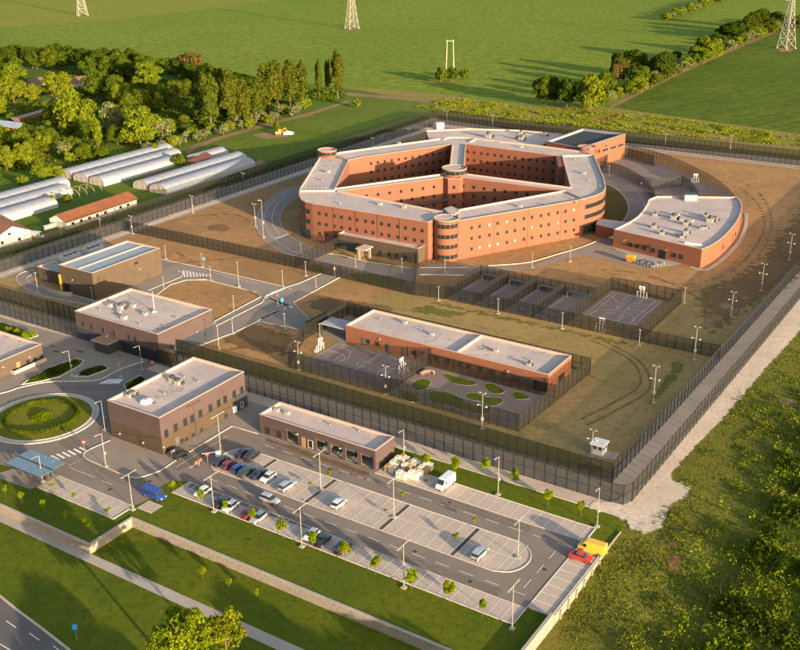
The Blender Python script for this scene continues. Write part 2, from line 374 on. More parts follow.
# ================================================================== THE SETTING: ground, fields, roads, yards
GL = -1.9                                                     # level of the ground below the retaining wall
def sstep(x, a, b):
    t = min(max((x-a)/(b-a), 0), 1); return t*t*(3-2*t)
def hnoise(a, b):
    return 0.5*math.sin(a*0.21+1.3*math.sin(b*0.13))+0.35*math.sin(b*0.33+a*0.11)+0.25*math.sin(a*0.57-b*0.41)
def low_h(a, b):
    """height of the rough ground south east of the parking area"""
    z = GL*(1-sstep(b, 140, 166))
    k = sstep(a, -56, -45)*(1-sstep(b, 158, 168))
    if b < 20 or a > 160: k = 0
    return z+0.45*hnoise(a, b)*k
W_A, W_B = 119.0, 108.0
sheet('ground', PP([(-7000, W_B), (-144, W_B), (-144, W_A), (-58.4, W_A), (-58.4, 168), (7000, 168), (7000, 9000), (-7000, 9000)]), 0.0, field_m)
sheet('lower_ground', PP([(-7000, -3000), (-58.4, -3000), (-58.4, W_A), (-144, W_A), (-144, W_B), (-7000, W_B)]), GL, lawn_m)
al = [-58.4]+list(np.arange(-56.5, 160, 2.0))+[300, 1000, 7000]; bl = [-3000, -500, 0]+list(np.arange(20, 168, 2.0))+[168]
mb = MB(); mb.v = [(*P(a, b), low_h(a, b)) for b in bl for a in al]; na = len(al)
mb.f = [(j*na+i, j*na+i+1, (j+1)*na+i+1, (j+1)*na+i) for j in range(len(bl)-1) for i in range(na-1)]
struct('rough_slope', mb, wild_m, smooth=True)
# far fields and meadows
yel = mat_crop('ripening_field', (0.205, 0.235, 0.035), (0.235, 0.250, 0.045), (0.140, 0.175, 0.024), A, 0.8, 0.15)
sheet('far_field', GG([(-900, 60), (-300, 42), (0, 27), (110, 20), (210, 9), (330, -8), (600, -60), (200, -85), (-900, -60)]), 0.03, yel)
sheet('row_field', GG([(607, 107), (675, 74), (719, 54), (774, 31), (840, 8), (1500, 60), (1300, 200), (800, 134)]), 0.03, field2_m)
sheet('meadow', GG([(-700, 130), (-300, 80), (0, 60), (130, 54), (190, 70), (265, 84), (345, 89), (440, 100), (440, 112), (428, 121), (290, 167), (130, 214), (0, 266), (-300, 400)]), 0.03, meadow_m)
sheet('verge', GG([(340, 86), (430, 93), (530, 106), (607, 107), (800, 134), (1300, 200), (1300, 330), (800, 160), (628, 143), (530, 132), (432, 118), (440, 106)]), 0.04, verge_m)
soft_patch('track', GG([(183, 152), (192, 145), (215, 137), (260, 124), (310, 112), (350, 99), (352, 102), (310, 116), (262, 128), (215, 142), (196, 150), (190, 156)]), 0.07, soft_pale, 1.6)
soft_patch('track', GG([(248, 164), (262, 158), (268, 165), (262, 173), (240, 181), (215, 187), (180, 200), (170, 201), (210, 184), (245, 172)]), 0.07, soft_pale, 1.2)
soft_patch('track', GG([(0, 107), (30, 104), (50, 97), (58, 103), (44, 110), (20, 110), (0, 113), (-60, 120), (-60, 114)]), 0.07, soft_pale, 2)
soft_patch('bare_patch', GG([(470, 116), (560, 122), (680, 133), (800, 146), (800, 149), (680, 137), (560, 127), (470, 120)]), 0.08, soft_pale, 1.5)
soft_patch('bare_patch', GG([(345, 92), (400, 97), (440, 101), (480, 104), (480, 106), (440, 104), (400, 100), (345, 96)]), 0.08, soft_pale, 1.5)
soft_patch('bare_patch', GG([(250, 135), (270, 131), (300, 131), (290, 137), (262, 140)]), 0.08, soft_pale, 2)
soft_patch('bare_patch', GG([(343, 27), (362, 27), (358, 30), (345, 31)]), 0.08, soft_pale, 2)
soft_patch('bare_patch', GG([(776, 48), (796, 48), (792, 52), (779, 52)]), 0.08, soft_pale, 2)
soft_patch('field_margin', GG([(607, 106), (675, 73), (719, 53), (774, 30), (776, 33), (720, 57), (676, 77), (612, 109)]), 0.08, soft_pale, 1.5)
soft_patch('turned_earth', GG([(145, 180), (165, 176), (170, 171), (158, 169), (138, 176)]), 0.08, soft_dirt, 1)
# ground inside and outside the perimeter
sheet('perimeter_strip', PP([(-303.5, 174.8), (-60.5, 174.8), (-59.2, 300), (-59.2, 497), (-303.5, 497)]), 0.04, gravel)
sheet('dirt_yard', PP([(-291.5, 183.2), (-67.6, 183.2), (-67.6, 484), (-291.5, 484)]), 0.06, dirt_m)
sheet('worn_turf', PP([(-166, 183.2), (-67.6, 183.2), (-67.6, 310), (-89, 310), (-89, 257), (-170, 255.5), (-170, 232), (-163, 232)]), 0.08, dirt2_m)
soft_patch('grass_strip', GG([(668, 350), (690, 366), (676, 386), (652, 410), (630, 432), (618, 436), (640, 408), (655, 385), (668, 368)]), 0.11, soft_grass, 5)
soft_patch('grass_strip', PP([(-157, 250), (-89, 251), (-89, 255.5), (-157, 254.5)]), 0.11, soft_grass, 3)
soft_patch('grass_strip', PP([(-160, 240), (-140, 242), (-138, 252), (-158, 252)]), 0.105, soft_grass, 7)
soft_patch('grass_strip', PP([(-236, 183.5), (-75, 183.5), (-75, 190.5), (-236, 190.5)]), 0.10, soft_grass, 1.8)
soft_patch('grass_strip', PP([(-166, 183.5), (-70, 184), (-70, 188), (-100, 189), (-166, 188)]), 0.115, soft_grass, 1.2)
soft_patch('dark_ground', GG([(560, 262), (640, 275), (690, 285), (740, 262), (770, 225), (800, 190), (900, 220), (790, 300), (740, 335), (700, 352), (690, 330), (675, 290), (600, 278)]), 0.10, soft_dirt, 16)  # darker earth with the right fence's long shade worked into its tone
soft_patch('dark_ground', GG([(206, 226), (222, 224), (232, 228), (226, 232), (209, 231)]), 0.10, soft_dirt, 0.8)
soft_patch('dark_ground', GG([(185, 320), (250, 320), (300, 335), (290, 360), (230, 350)]), 0.10, soft_dirt, 5)
soft_patch('dark_ground', GG([(300, 300), (330, 296), (400, 306), (390, 322), (310, 312)]), 0.10, soft_dirt, 4)
for x, y, r in ((725, 306, 9), (733, 311, 8), (716, 318, 9), (706, 325, 8), (745, 298, 6), (712, 322, 6), (735, 297, 5), (668, 262, 10)):
    soft_patch('sand_patch', GG([(x-r, y), (x-r*.3, y-r*.4), (x+r, y-r*.2), (x+r*.6, y+r*.5), (x-r*.4, y+r*.45)]), 0.13, soft_pale, 1.0)
soft_patch('gravel_edge', PP([(-68.6, 186), (-66.6, 186), (-66.0, 345), (-68.5, 345), (-69.5, 260)]), 0.12, soft_gravel, 0.6)
soft_patch('concrete_edge', PP([(-291.5, 183), (-289, 186), (-289, 480), (-291.5, 484)]), 0.11, soft_gravel, 0.5)
sheet('perimeter_path', PP([(-290.0, 184), (-287.6, 184), (-287.6, 479.5), (-68, 479.5), (-68, 482), (-290.0, 482)]), 0.10, concrete)
soft_patch('gravel_track', GG([(575, 500), (612, 500), (640, 484), (690, 422), (745, 358), (800, 292), (900, 180), (935, 232), (850, 290), (804, 330), (770, 368), (744, 398), (722, 424), (700, 446), (672, 478), (694, 486), (692, 497), (674, 506), (664, 530), (645, 538), (630, 530), (618, 519), (595, 512)]), 0.145, soft_gravel, 1.6)
sheet('wild_ground', PP([(-59.2, 168), (400, 168), (400, 497), (-59.2, 497)]), 0.03, wild_m)
for pts, m in (([(655, 545), (675, 540), (690, 570), (670, 590)], soft_dirt), ([(775, 398), (800, 402), (800, 415), (772, 412)], soft_pale)):
    soft_patch('worn_patch', GG(pts, -1.0), 0.10, m, 5, lambda x, y: low_h(*AB((x, y)))+.02)
# lawns
sheet('lawn', PP([(-400, W_B+.05), (-143.95, W_B+.05), (-143.95, W_A+.05), (-58.5, W_A+.05), (-58.5, 168.4), (-400, 168.4)]), 0.05, lawn_m)
sheet('lawn', PP([(-111.5, 164), (-59, 164), (-59, 171), (-144, 171), (-144, 167.8), (-111.5, 167.8)]), 0.07, lawn_m)
# roads outside the fence
front = GG([(-90, 425), (0, 394), (20, 388), (48, 382.4), (80, 381.6), (100, 380), (122, 369), (144, 362), (158, 357), (172, 366), (150, 384), (112, 404), (110, 441), (86, 452), (86, 459), (106, 468), (128, 477), (141, 477.5), (161, 471), (231, 426.4), (258, 434), (375, 473)])
front += PP([(-111.8, 159.2), (-63.6, 159.2), (-63.3, 135.2), (-143.6, 135.2)]) + GG([(172, 481), (160, 487), (147, 500.5), (133, 506.5), (59, 476), (44, 466.5), (15, 468), (-90, 445)])
sheet('road', front, 0.09, asphalt)
sheet('plaza', GG([(-90, 300), (0, 318), (73, 338), (76, 336), (158, 363), (168, 360), (150, 362), (144, 362), (122, 369), (100, 380), (80, 381.6), (48, 382.4), (20, 388), (0, 394), (-90, 425)]), 0.08, plaza)
sheet('perimeter_path', PP([(-193.9, 176), (-193.9, 171.2), (-58.4, 171.2), (-58.4, 175.0), (-60, 174.9)]), 0.10, gravel)
sheet('plaza', PP([(-145.2, 159.3), (-111.9, 159.3), (-111.9, 160.0), (-145.2, 160.0)]), 0.14, plaza)
sheet('plaza', PP([(-156.7, 160), (-145, 160), (-145, 172), (-193, 172), (-197, 168), (-186, 160), (-174, 160), (-174, 169.6), (-156.7, 169.6)]), 0.085, plaza)
pav = catmull(GG([(110, 441), (86, 452), (86, 459), (106, 468), (128, 477), (141, 477.5), (161, 471)]), False, 4)
sheet('pavement', pav+PP([(-152.6, 158.9), (-145, 159.2), (-145, 162), (-156.6, 165), (-156.6, 140.5), (-173.4, 140.5)]), 0.13, plaza)
mb = MB(); mb.ribbon(pav+PP([(-152.4, 141), (-152.6, 159.0), (-144.9, 159.3)]), 0.25, 0.05, 0.22); struct('kerb', mb, kerb_m)
mb = MB(); mb.ribbon(catmull(GG([(-60, 405), (0, 394), (20, 388), (48, 382.4), (80, 381.6), (100, 380), (122, 369), (144, 362)]), False, 4), 0.3, 0.05, 0.24); struct('kerb', mb, kerb_m)
mb = MB(); mb.ribbon(PP([(-111.8, 159.15), (-62.9, 159.15)]), 0.2, 0.05, 0.2); mb.ribbon(PP([(-111.5, 164.5), (-62.9, 164.5), (-62.9, 159.0)]), 0.16, 0.05, 0.22); mb.ribbon(PP([(-143.5, 135.1), (-63.3, 135.1)]), 0.16, 0.05, 0.16); mb.ribbon(PP([(-143.5, 130), (-63.3, 130), (-63.3, 135)]), 0.16, 0.05, 0.24); mb.ribbon(PP([(-63.3, 135.4), (-63.3, 159)]), 0.16, 0.05, 0.16); struct('kerb', mb, kerb_m)
mb = MB(); mb.ribbon(PP([(-62.9, 135.5), (-58.6, 135.5), (-58.6, 159.1), (-62.9, 159.1)]), 0.2, 0.05, 0.3); mb.ribbon(PP([(-118, 171.0), (-58.6, 171.0)]), 0.18, 0.05, 0.2); struct('kerb', mb, kerb_m)
mb = MB(); mb.ribbon(PP([(-169.4, 116.3), (-146.3, 116.3), (-146.3, 121.9)]), 0.16, 0.05, 0.2); struct('kerb', mb, kerb_m)
# parking bays
for pl in (PP([(-143.6, 130), (-63.3, 130), (-63.3, 135.15), (-143.6, 135.15)]), PP([(-111.8, 159.2), (-62.9, 159.2), (-62.9, 164.4), (-111.8, 164.4)]), PP([(-63.2, 135.5), (-58.6, 135.5), (-58.6, 159.1), (-63.2, 159.1)]), PP([(-169.4, 116.3), (-146.3, 116.3), (-146.3, 121.9), (-169.4, 121.9)]), PP([(-145.4, 121.8), (-141.2, 121.8), (-141.2, 125.0), (-145.4, 125.0)])):
    sheet('parking_bays', pl, 0.11, paver)
isl = catmull([P(*q) for q in ((-73.5, 141.6), (-70.6, 143.0), (-69.2, 145.6), (-69.2, 148.6), (-70.6, 151.0), (-73.5, 152.5))], False, 5)+[P(-142.5, 152.5)]+catmull([P(*q) for q in ((-142.5, 152.5), (-144.6, 150.5), (-145.3, 147), (-144.6, 143.2), (-142.5, 141.6))], False, 4)
sheet('parking_bays', isl, 0.11, paver)
mb = MB(); mb.ribbon(isl, 0.2, 0.05, 0.2, closed=True); struct('kerb', mb, kerb_m)
mb = MB(); Z = 0.13
def bayline(p, q, w=0.145, z=Z): mb.ribbon([p, q], w, z)
for i in range(1, 32): a = -143.6+i*2.51; bayline(P(a, 130.1), P(a, 135.0))
for i in range(1, 20): a = -111.8+i*2.5; bayline(P(a, 159.3), P(a, 164.4))
for i in range(1, 29): a = -143+i*2.5; bayline(P(a, 141.7), P(a, 152.4))
bayline(P(-144.5, 147.1), P(-71.3, 147.1), 0.14); bayline(P(-71.6, 141.8), P(-71.6, 152.4), 0.14)
for i in range(1, 9): b = 135.5+i*2.62; bayline(P(-63.2, b), P(-58.7, b))
for i in range(1, 9): a = -169.4+i*2.55; bayline(P(a, 116.4), P(a, 121.9))
bayline(P(-145.4, 121.9), P(-141.2, 121.9)); bayline(P(-169.4, 121.9), P(-146.3, 121.9)); bayline(P(-145.4, 125.0), P(-141.2, 125.0))
# centre lines: road by road
for b0, a0, a1 in ((138.3, -141, -66), (156.0, -140, -66)):
    a = a0
    while a < a1: bayline(P(a, b0), P(a+3, b0), 0.13); a += 5.2
for b0 in (140, 145.3, 150.5): bayline(P(-66.3, b0), P(-66.3, b0+3), 0.13)
for q in range(7): t = q/6; x0, y0 = 48+34*t, 459.5-10.0*t; mb.add([(*G(x0-3.5, y0-1.3), Z), (*G(x0-1.5, y0-2.3), Z), (*G(x0+6.5, y0+2.0), Z), (*G(x0+4, y0+2.9), Z)], [(0, 3, 2, 1)])
for q in range(6): t = q/5; x0, y0 = 101+17*t, 382.8-0.2*t; mb.add([(*G(x0-2, y0+1), Z), (*G(x0+8-4*t, y0-3.5), Z), (*G(x0+10-4*t, y0-3), Z), (*G(x0+.5, y0+1.7), Z)], [(0, 1, 2, 3)])
bayline(P(-150.3, 138.0), P(-150.3, 155), 0.12); bayline(P(-147.4, 139.2), P(-147.4, 141.6), 0.35)
for i in range(4): bayline(G(69+i*4, 466-i*2.1), G(71.5+i*4, 464.8-i*2.1), 0.14)
bayline(G(70, 468), G(95, 478), 0.12); bayline(G(102, 481), G(112, 485), 0.12)
struct('road_marking', mb, line_w)
# stained strip between the bays
soil = mat('planting_soil', (0.075, 0.05, 0.03), (0.05, 0.034, 0.022), 0.5, 4, 0.95)
mb = MB()
for a, b0, b1 in ((-82.3, 141.8, 152.2), (-98.6, 141.8, 146.6), (-98.6, 147.6, 152.2), (-117.2, 141.8, 146.6), (-117.2, 147.6, 152.2), (-133.6, 148.2, 152.2)): mb.ribbon([P(a, b0), P(a, b1)], 0.55, 0.145)
struct('planting_strip', mb, soil)
# oil stains are real dirt with a shape of their own
for x, y, r in ((302, 500, 2.4), (425, 481, 3), (365, 480, 2.5), (340, 474, 2)):
    soft_patch('oil_stain', GG([(x-r*1.6, y-1), (x, y-r*.7), (x+r*1.7, y), (x, y+r*.7)]), 0.14, soft_dirt, 0.6)
soft_patch('oil_stain', PP([(-142, 157.2), (-112, 156.6), (-112, 159.0), (-142, 159.1)]), 0.125, soft_dirt, 1.2)
# roundabout
RC = (-86.5, 222.3)
def circ(c, r, n=64): return [(c[0]+r*math.cos(2*math.pi*i/n), c[1]+r*math.sin(2*math.pi*i/n)) for i in range(n)]
for r, w in ((13.0, .35), (11.7, .3)):
    mb = MB(); mb.ribbon(circ(RC, r), w, 0.05, 0.26, closed=True); struct('kerb', mb, kerb_m)
sheet('roundabout_apron', [circ(RC, 12.9), circ(RC, 11.8)], 0.20, paver)
sheet('roundabout_lawn', circ(RC, 11.65), 0.23, mat_ground('bright_lawn', ((0.115, 0.135, 0.010), (0.145, 0.150, 0.012), (0.080, 0.105, 0.008), (0.19, 0.18, 0.025)), 0.1, 0.8, 5, 0.10, 2))
sheet('pavement', GG([(-8, 474), (0, 473), (15, 468.5), (40, 466.3), (59, 476), (38, 487.4), (30, 489.6), (-8, 476.5)]), 0.12, plaza)
# flower beds
for pts in ([(22, 385), (30, 379), (50, 368), (76, 359), (84, 361), (80, 366), (60, 377), (40, 382)], [(75, 377), (88, 370), (104, 366), (109, 369), (100, 373), (88, 377)], [(124, 385), (126, 383), (140, 376), (146, 380), (138, 387), (130, 393), (127, 392)], [(-30, 318), (0, 322), (22, 329), (38, 336), (30, 339), (0, 333), (-30, 327)]):
    w = GG(pts); sheet('flower_bed', w, 0.15, lawn_m); mb = MB(); mb.ribbon(w, 0.2, 0.05, 0.26, closed=True); struct('kerb', mb, kerb_m)
soft_patch('bed_soil', GG([(60, 367), (78, 362), (76, 365), (62, 371)]), 0.18, soft_dirt, 0.4)
soft_patch('bed_soil', GG([(130, 387), (144, 380), (144, 383), (132, 389)]), 0.18, mat_soft('soft_bark', ((0.20, 0.07, 0.035), (0.16, 0.055, 0.03), (0.1, 0.04, 0.02), (0.25, 0.1, 0.05))), 0.3)
for x, y, r in ((80, 352, 6), (52, 346.5, 4), (56, 352, 5)):
    soft_patch('bark_patch', GG([(x-r, y-1), (x, y-1.6), (x+r, y), (x, y+1.4)]), 0.14, MATS['soft_bark'], 0.4)
# road and path on the lower level
sheet('main_road', PP([(-500, 60), (-500, 91.0), (-170, 91.0), (-150, 90.0), (-141, 88.6), (-133, 87.6), (-122, 86.0), (-60, 84.5), (200, 80), (200, 60)]), GL+0.05, asphalt_d)
mb = MB(); mb.ribbon(PP([(-500, 91.0), (-170, 91.0), (-150, 90.0), (-141, 88.6), (-133, 87.6), (-122, 86.0), (-60, 84.5)]), 0.5, GL+0.07); struct('road_shoulder', mb, gravel)
mb = MB(); a = -165.0
while a < -90: bayline(P(a, 85.6), P(a+3.0, 85.3), 0.16, GL+0.08); a += 6.2
bayline(P(-170, 81.5), P(-90, 80.4), 0.16, GL+0.08); struct('road_marking', mb, line_w)
sheet('footpath', PP([(-500, 105.3), (-500, 107.6), (-144, 107.5), (-142.4, 107.5), (-120, 107.6), (-91, 107.7), (-40, 107.8), (-40, 105.2), (-91, 105.2)]), GL+0.06, concrete)
# roads inside the fence
inner = GG([(150, 256), (161, 259.6), (202, 268), (284, 287), (321, 274), (326, 272), (345, 276), (340, 277), (292, 304), (310, 320), (312, 333), (258, 322.5), (234, 335), (200, 348), (192, 352), (180, 345), (214, 322), (261, 298), (257, 293), (206, 280), (186, 281), (170, 286), (157, 296), (145, 297), (140, 280)])
sheet('yard_road', inner, 0.12, asphalt_in)
sheet('yard_apron', GG([(146, 292), (181, 278), (183, 273), (178, 271.5), (163, 273), (140, 280), (128, 290)]), 0.15, plaza)
sheet('yard_apron', PP([(-290, 184), (-228, 184), (-226, 200), (-244, 199), (-262, 198), (-278, 200), (-290, 206)]), 0.085, dirt2_m)
wl = catmull(GG([(92, 306), (60, 300), (42, 296), (28, 290), (19, 284), (16, 278), (22, 273), (35, 270)]), False, 4)
mb = MB(); mb.ribbon(offset(wl, -2.6), 5.4, 0.115); struct('yard_road', mb, asphalt_in)
mb = MB(); mb.ribbon(wl, 0.2, 0.05, 0.22); mb.ribbon(catmull(GG([(100, 303), (62, 292), (42, 288), (30, 283), (27, 278), (34, 274)]), False, 4), 0.2, 0.05, 0.22)
for l in ([(161, 259.6), (202, 268), (284, 287), (291, 290)], [(148, 291), (181, 277.5), (183, 273), (178, 271.5)], [(157, 295), (170, 285.5), (186, 280.5), (206, 280), (257, 293), (261, 297), (214, 322)], [(200, 346), (234, 333), (258, 321.5), (310, 332)], [(293, 303), (341, 277)], [(293, 303), (310, 320)], [(216, 326.5), (262, 303), (266, 296), (284, 288.5), (300, 283.5), (321, 274)]):
    mb.ribbon(GG(l), 0.22, 0.05, 0.24)
struct('kerb', mb, kerb_m)
mb = MB()
def stripe(p, q, w): mb.ribbon([G(*p), G(*q)], w, 0.145)
for i in range(9): x = 183.5+i*3.2; stripe((x, 270.6+i*.55), (x+1.2, 277.4-i*.1), 0.5)
for i in range(4): stripe((258+i*3, 320-i*1.6+1), (276+i*3.4, 311.5-i*1.0), 0.65)
for i in range(4): stripe((264+i*4, 300+i*1.6-3.4), (284-i*4+9, 309-i*1.6-1), 0.6)
for i in range(3): stripe((267+i*2, 296.5-i*1.8), (284+i*2, 289.8-i*1.4), 0.65)
stripe((212, 273), (258, 284), 0.14)
struct('road_marking', mb, line_w)
soft_patch('worn_track', GG([(288, 268), (300, 268), (324, 275), (318, 279), (300, 274)]), 0.13, soft_pale, 1)
# loop road round the main building
outer = catmull(GG([(330, 268), (308, 259), (290, 255), (276, 249), (264, 240), (257, 230), (256, 219), (262, 207), (272, 198), (285, 189.5), (300, 186)]), False, 5)
inn = catmull(GG([(302, 196), (292, 201), (284, 209), (280, 219), (284, 231), (294, 239), (312, 248), (330, 254.5)]), False, 5)
sheet('loop_road', outer+inn, 0.12, asphalt_in)
mb = MB(); mb.ribbon(inn, 0.22, 0.05, 0.24); mb.ribbon(catmull(GG([(290, 189.5), (280, 196), (271, 204), (265, 214), (264.5, 224), (269, 234), (280, 244), (293, 251.5), (310, 257)]), False, 5), 0.22, 0.05, 0.22); mb.ribbon(outer, 0.18, 0.05, 0.2)
struct('kerb', mb, kerb_m)
mb = MB(); mb.ribbon(catmull(GG([(292, 194), (283, 199), (276, 206), (272, 217), (274, 227), (280, 235)]), False, 5), 0.15, 0.145)
for i in range(5): stripe((275.5+i*2.9, 239-i*.9), (277.8+i*2.6, 236.6-i*.9+1.2), 0.6)
struct('road_marking', mb, line_w)
rt = GG([(326, 255), (345, 257.5), (368, 262), (395, 266), (410, 269), (422, 268), (428, 264), (468, 265), (488, 266), (512, 267), (532, 265), (556, 257), (580, 248), (600, 242), (612, 234), (618, 238), (610, 246), (640, 258), (672, 266), (648, 270), (624, 265), (600, 259), (580, 256), (562, 260), (540, 268.5), (508, 271.5), (480, 274), (468, 275.5), (420, 275), (410, 286), (385, 282), (345, 275), (330, 270)])
sheet('loop_road', rt, 0.13, asphalt_in)
soft_patch('grass_patch', GG([(345, 274), (362, 273), (395, 277), (410, 281), (395, 290), (360, 282)]), 0.15, soft_grass, 1.2)
soft_patch('grass_patch', GG([(330, 254), (342, 253), (352, 257), (346, 259)]), 0.16, soft_grass, 0.6)
soft_patch('grass_patch', GG([(366, 260), (378, 260), (402, 266), (396, 267), (370, 263)]), 0.16, soft_grass, 0.6)
soft_patch('grass_patch', GG([(305, 268), (318, 264), (330, 270), (322, 275), (310, 273)]), 0.16, soft_grass, 0.8)
mb = MB()
for l in ([(488, 266), (512, 264.6), (532, 262), (556, 255), (580, 248), (600, 240)], [(420, 268), (468, 268)], [(420, 275), (470, 275.5)], [(330, 254), (345, 256.5), (368, 262), (395, 266), (412, 269)], [(609, 246), (620, 252), (640, 259), (656, 264)]):
    mb.ribbon(catmull(GG(l), False, 4), 0.25, 0.05, 0.25)
struct('kerb', mb, kerb_m)
sheet('yard_apron', GG([(610, 246.5), (614, 243), (690, 262), (672, 266.5), (656, 268)]), 0.16, concrete)
ro = catmull(GG([(596, 172), (612, 174), (624, 178), (636, 186), (645, 196), (647, 204), (640, 214), (632, 222)]), False, 5); ri = catmull(GG([(623, 222), (628, 213), (628, 205), (624, 197), (616, 189.5), (606, 184.5), (600, 183)]), False, 5)
sheet('loop_road', ro+ri, 0.12, asphalt_in)
mb = MB(); mb.ribbon(ri, 0.3, 0.05, 0.26); mb.ribbon(catmull(GG([(604, 176), (616, 179), (627, 184.5), (637, 193), (643, 202), (645, 208)]), False, 5), 0.25, 0.05, 0.24); struct('kerb', mb, kerb_m)
sheet('inner_lawn', ri+GG([(600, 190), (602, 215), (610, 224)]), 0.10, mat_ground('dull_lawn', ((0.085, 0.082, 0.020), (0.105, 0.085, 0.026), (0.06, 0.06, 0.014), (0.13, 0.11, 0.04)), 0.05, 0.5, 4, 0.1, 2))
sheet('exercise_yard', GG([(596, 163), (626, 156), (660, 164), (700, 180), (738, 198), (657, 198), (647, 202), (636, 190), (622, 181), (604, 175)]), 0.11, court_m)
# courts and cages
sheet('court', PP([(-111.3, 266.9), (-94.2, 266.9), (-94.2, 290.2), (-111.3, 290.2)]), 0.12, court_m)
for a0, a1 in ((-150.5, -143.8), (-140.6, -134.0), (-130.8, -124.2), (-120.8, -113.6)): sheet('court', PP([(a0, 263.5), (a1, 263.5), (a1, 277.5), (a0, 277.5)]), 0.12, court_m)
for a0, a1 in ((-152.4, -142.5), (-142.3, -132.5), (-132.3, -122.7), (-122.5, -112.1)): sheet('cage_floor', PP([(a0, 257.2), (a1, 257.2), (a1, 279.4), (a0, 279.4)]), 0.10, plaza)
sheet('court', PP([(-161.0, 194.3), (-131.2, 194.3), (-131.2, 213.2), (-161.0, 213.2)]), 0.12, court_m)
sheet('court', PP([(-130.6, 193.2), (-95.2, 193.2), (-95.2, 212.8), (-130.6, 212.8)]), 0.11, court_m)
sheet('yard_apron', PP([(-169, 213.5), (-160, 213.5), (-160, 229.5), (-169, 229.5)]), 0.12, plaza)
mb = MB(); wl = 0.09
def cl(*l): mb.ribbon(PP(l), wl, 0.14)
def carc(c, r, a0, a1, n=16): mb.ribbon([P(c[0]+r*math.cos(R(a0+(a1-a0)*i/n)), c[1]+r*math.sin(R(a0+(a1-a0)*i/n))) for i in range(n+1)], wl, 0.14)
cl((-110.5, 267.6), (-95, 267.6), (-95, 289.4), (-110.5, 289.4), (-110.5, 267.6)); cl((-110.5, 278.5), (-95, 278.5)); carc((-102.7, 278.5), 1.9, 0, 360, 24)
cl((-105.2, 289.4), (-105.2, 284), (-100.2, 284), (-100.2, 289.4)); carc((-102.7, 288), 6.6, 180, 360); cl((-105.2, 267.6), (-105.2, 273), (-100.2, 273), (-100.2, 267.6)); carc((-102.7, 269), 6.6, 0, 180)
cl((-109, 268), (-109, 289)); cl((-96.6, 268), (-96.6, 289))
cl((-160, 196), (-132.2, 196), (-132.2, 211.8), (-160, 211.8), (-160, 196)); cl((-146, 196), (-146, 211.8)); carc((-146, 204), 1.9, 0, 360, 24)
cl((-160, 201.5), (-154.4, 201.5), (-154.4, 206.5), (-160, 206.5)); carc((-158.5, 204), 6.6, -90, 90); carc((-154.4, 204), 1.9, -90, 90); cl((-132.2, 201.5), (-137.8, 201.5), (-137.8, 206.5), (-132.2, 206.5)); carc((-133.7, 204), 6.6, 90, 270); carc((-137.8, 204), 1.9, 90, 270)
struct('court_marking', mb, line_w)
for pts in ([(411, 385), (420, 379), (430, 381), (428, 388), (418, 391)], [(444, 374), (460, 378), (477, 383), (470, 386), (455, 384), (446, 379)], [(484, 385), (492, 384), (504, 391), (500, 394), (490, 393)], [(465, 395), (472, 393), (480, 395), (490, 398), (500, 398), (503, 402), (496, 406), (488, 406), (481, 402), (470, 400)], [(512, 394), (517, 392), (530, 398), (522, 400), (515, 399)], [(430, 392), (450, 393), (470, 404), (492, 410), (480, 415), (455, 408), (432, 402)], [(400, 390), (412, 394), (420, 402), (405, 401)]):
    w = catmull(GG(pts), True, 5); sheet('garden_bed', w, 0.14, MATS['lawn']); mb = MB(); mb.ribbon(w, 0.09, 0.05, 0.17, closed=True); struct('bed_edging', mb, paver)
# worn and repaired asphalt, tyre darkened lanes
for x0, y0, x1, y1, w_ in ((190, 484, 330, 533, 1.6), (345, 538, 500, 594, 1.5), (270, 447, 370, 478, 1.4), (395, 484, 530, 530, 1.3), (65, 440, 130, 482, 2.2), (100, 400, 108, 440, 1.8), (60, 388, 118, 388, 1.6), (175, 470, 225, 440, 1.6)):
    p, q = G(x0, y0), G(x1, y1); d = Vector((q[0]-p[0], q[1]-p[1])).normalized(); n = (-d.y*w_, d.x*w_)
    soft_patch('tyre_worn_lane', [(p[0]-n[0], p[1]-n[1]), (q[0]-n[0], q[1]-n[1]), (q[0]+n[0], q[1]+n[1]), (p[0]+n[0], p[1]+n[1])], 0.112, soft_asphalt, .9)
for x, y in ((300, 512), (415, 552), (236, 458), (330, 470), (450, 503), (110, 490), (150, 482), (118, 415), (545, 570), (470, 582), (250, 540+0)):
    c = G(x, y); mb = MB(); mb.cyl(c, .38, .1, .135, 14); struct('drain_cover', mb, soil)
# wheel ruts across the bare ground
for pts in ([(165, 265), (200, 262), (240, 258), (262, 262)], [(590, 340), (630, 360), (640, 385), (610, 405), (580, 420)], [(596, 338), (638, 360), (650, 388), (618, 410), (586, 426)], [(640, 275), (690, 285), (740, 265), (765, 225), (750, 195), (715, 178)], [(636, 280), (692, 291), (748, 268), (772, 225), (756, 190), (715, 172)], [(230, 350), (262, 346), (285, 350)], [(600, 270), (650, 276), (700, 300), (705, 330)], [(170, 222), (200, 216), (235, 215), (250, 222)]):
    c = catmull(GG(pts), False, 5); L = offset(c, .45); Rr = offset(c, -.45); soft_patch('wheel_rut', (L+Rr[::-1])[::1], 0.13, soft_dirt, .5)
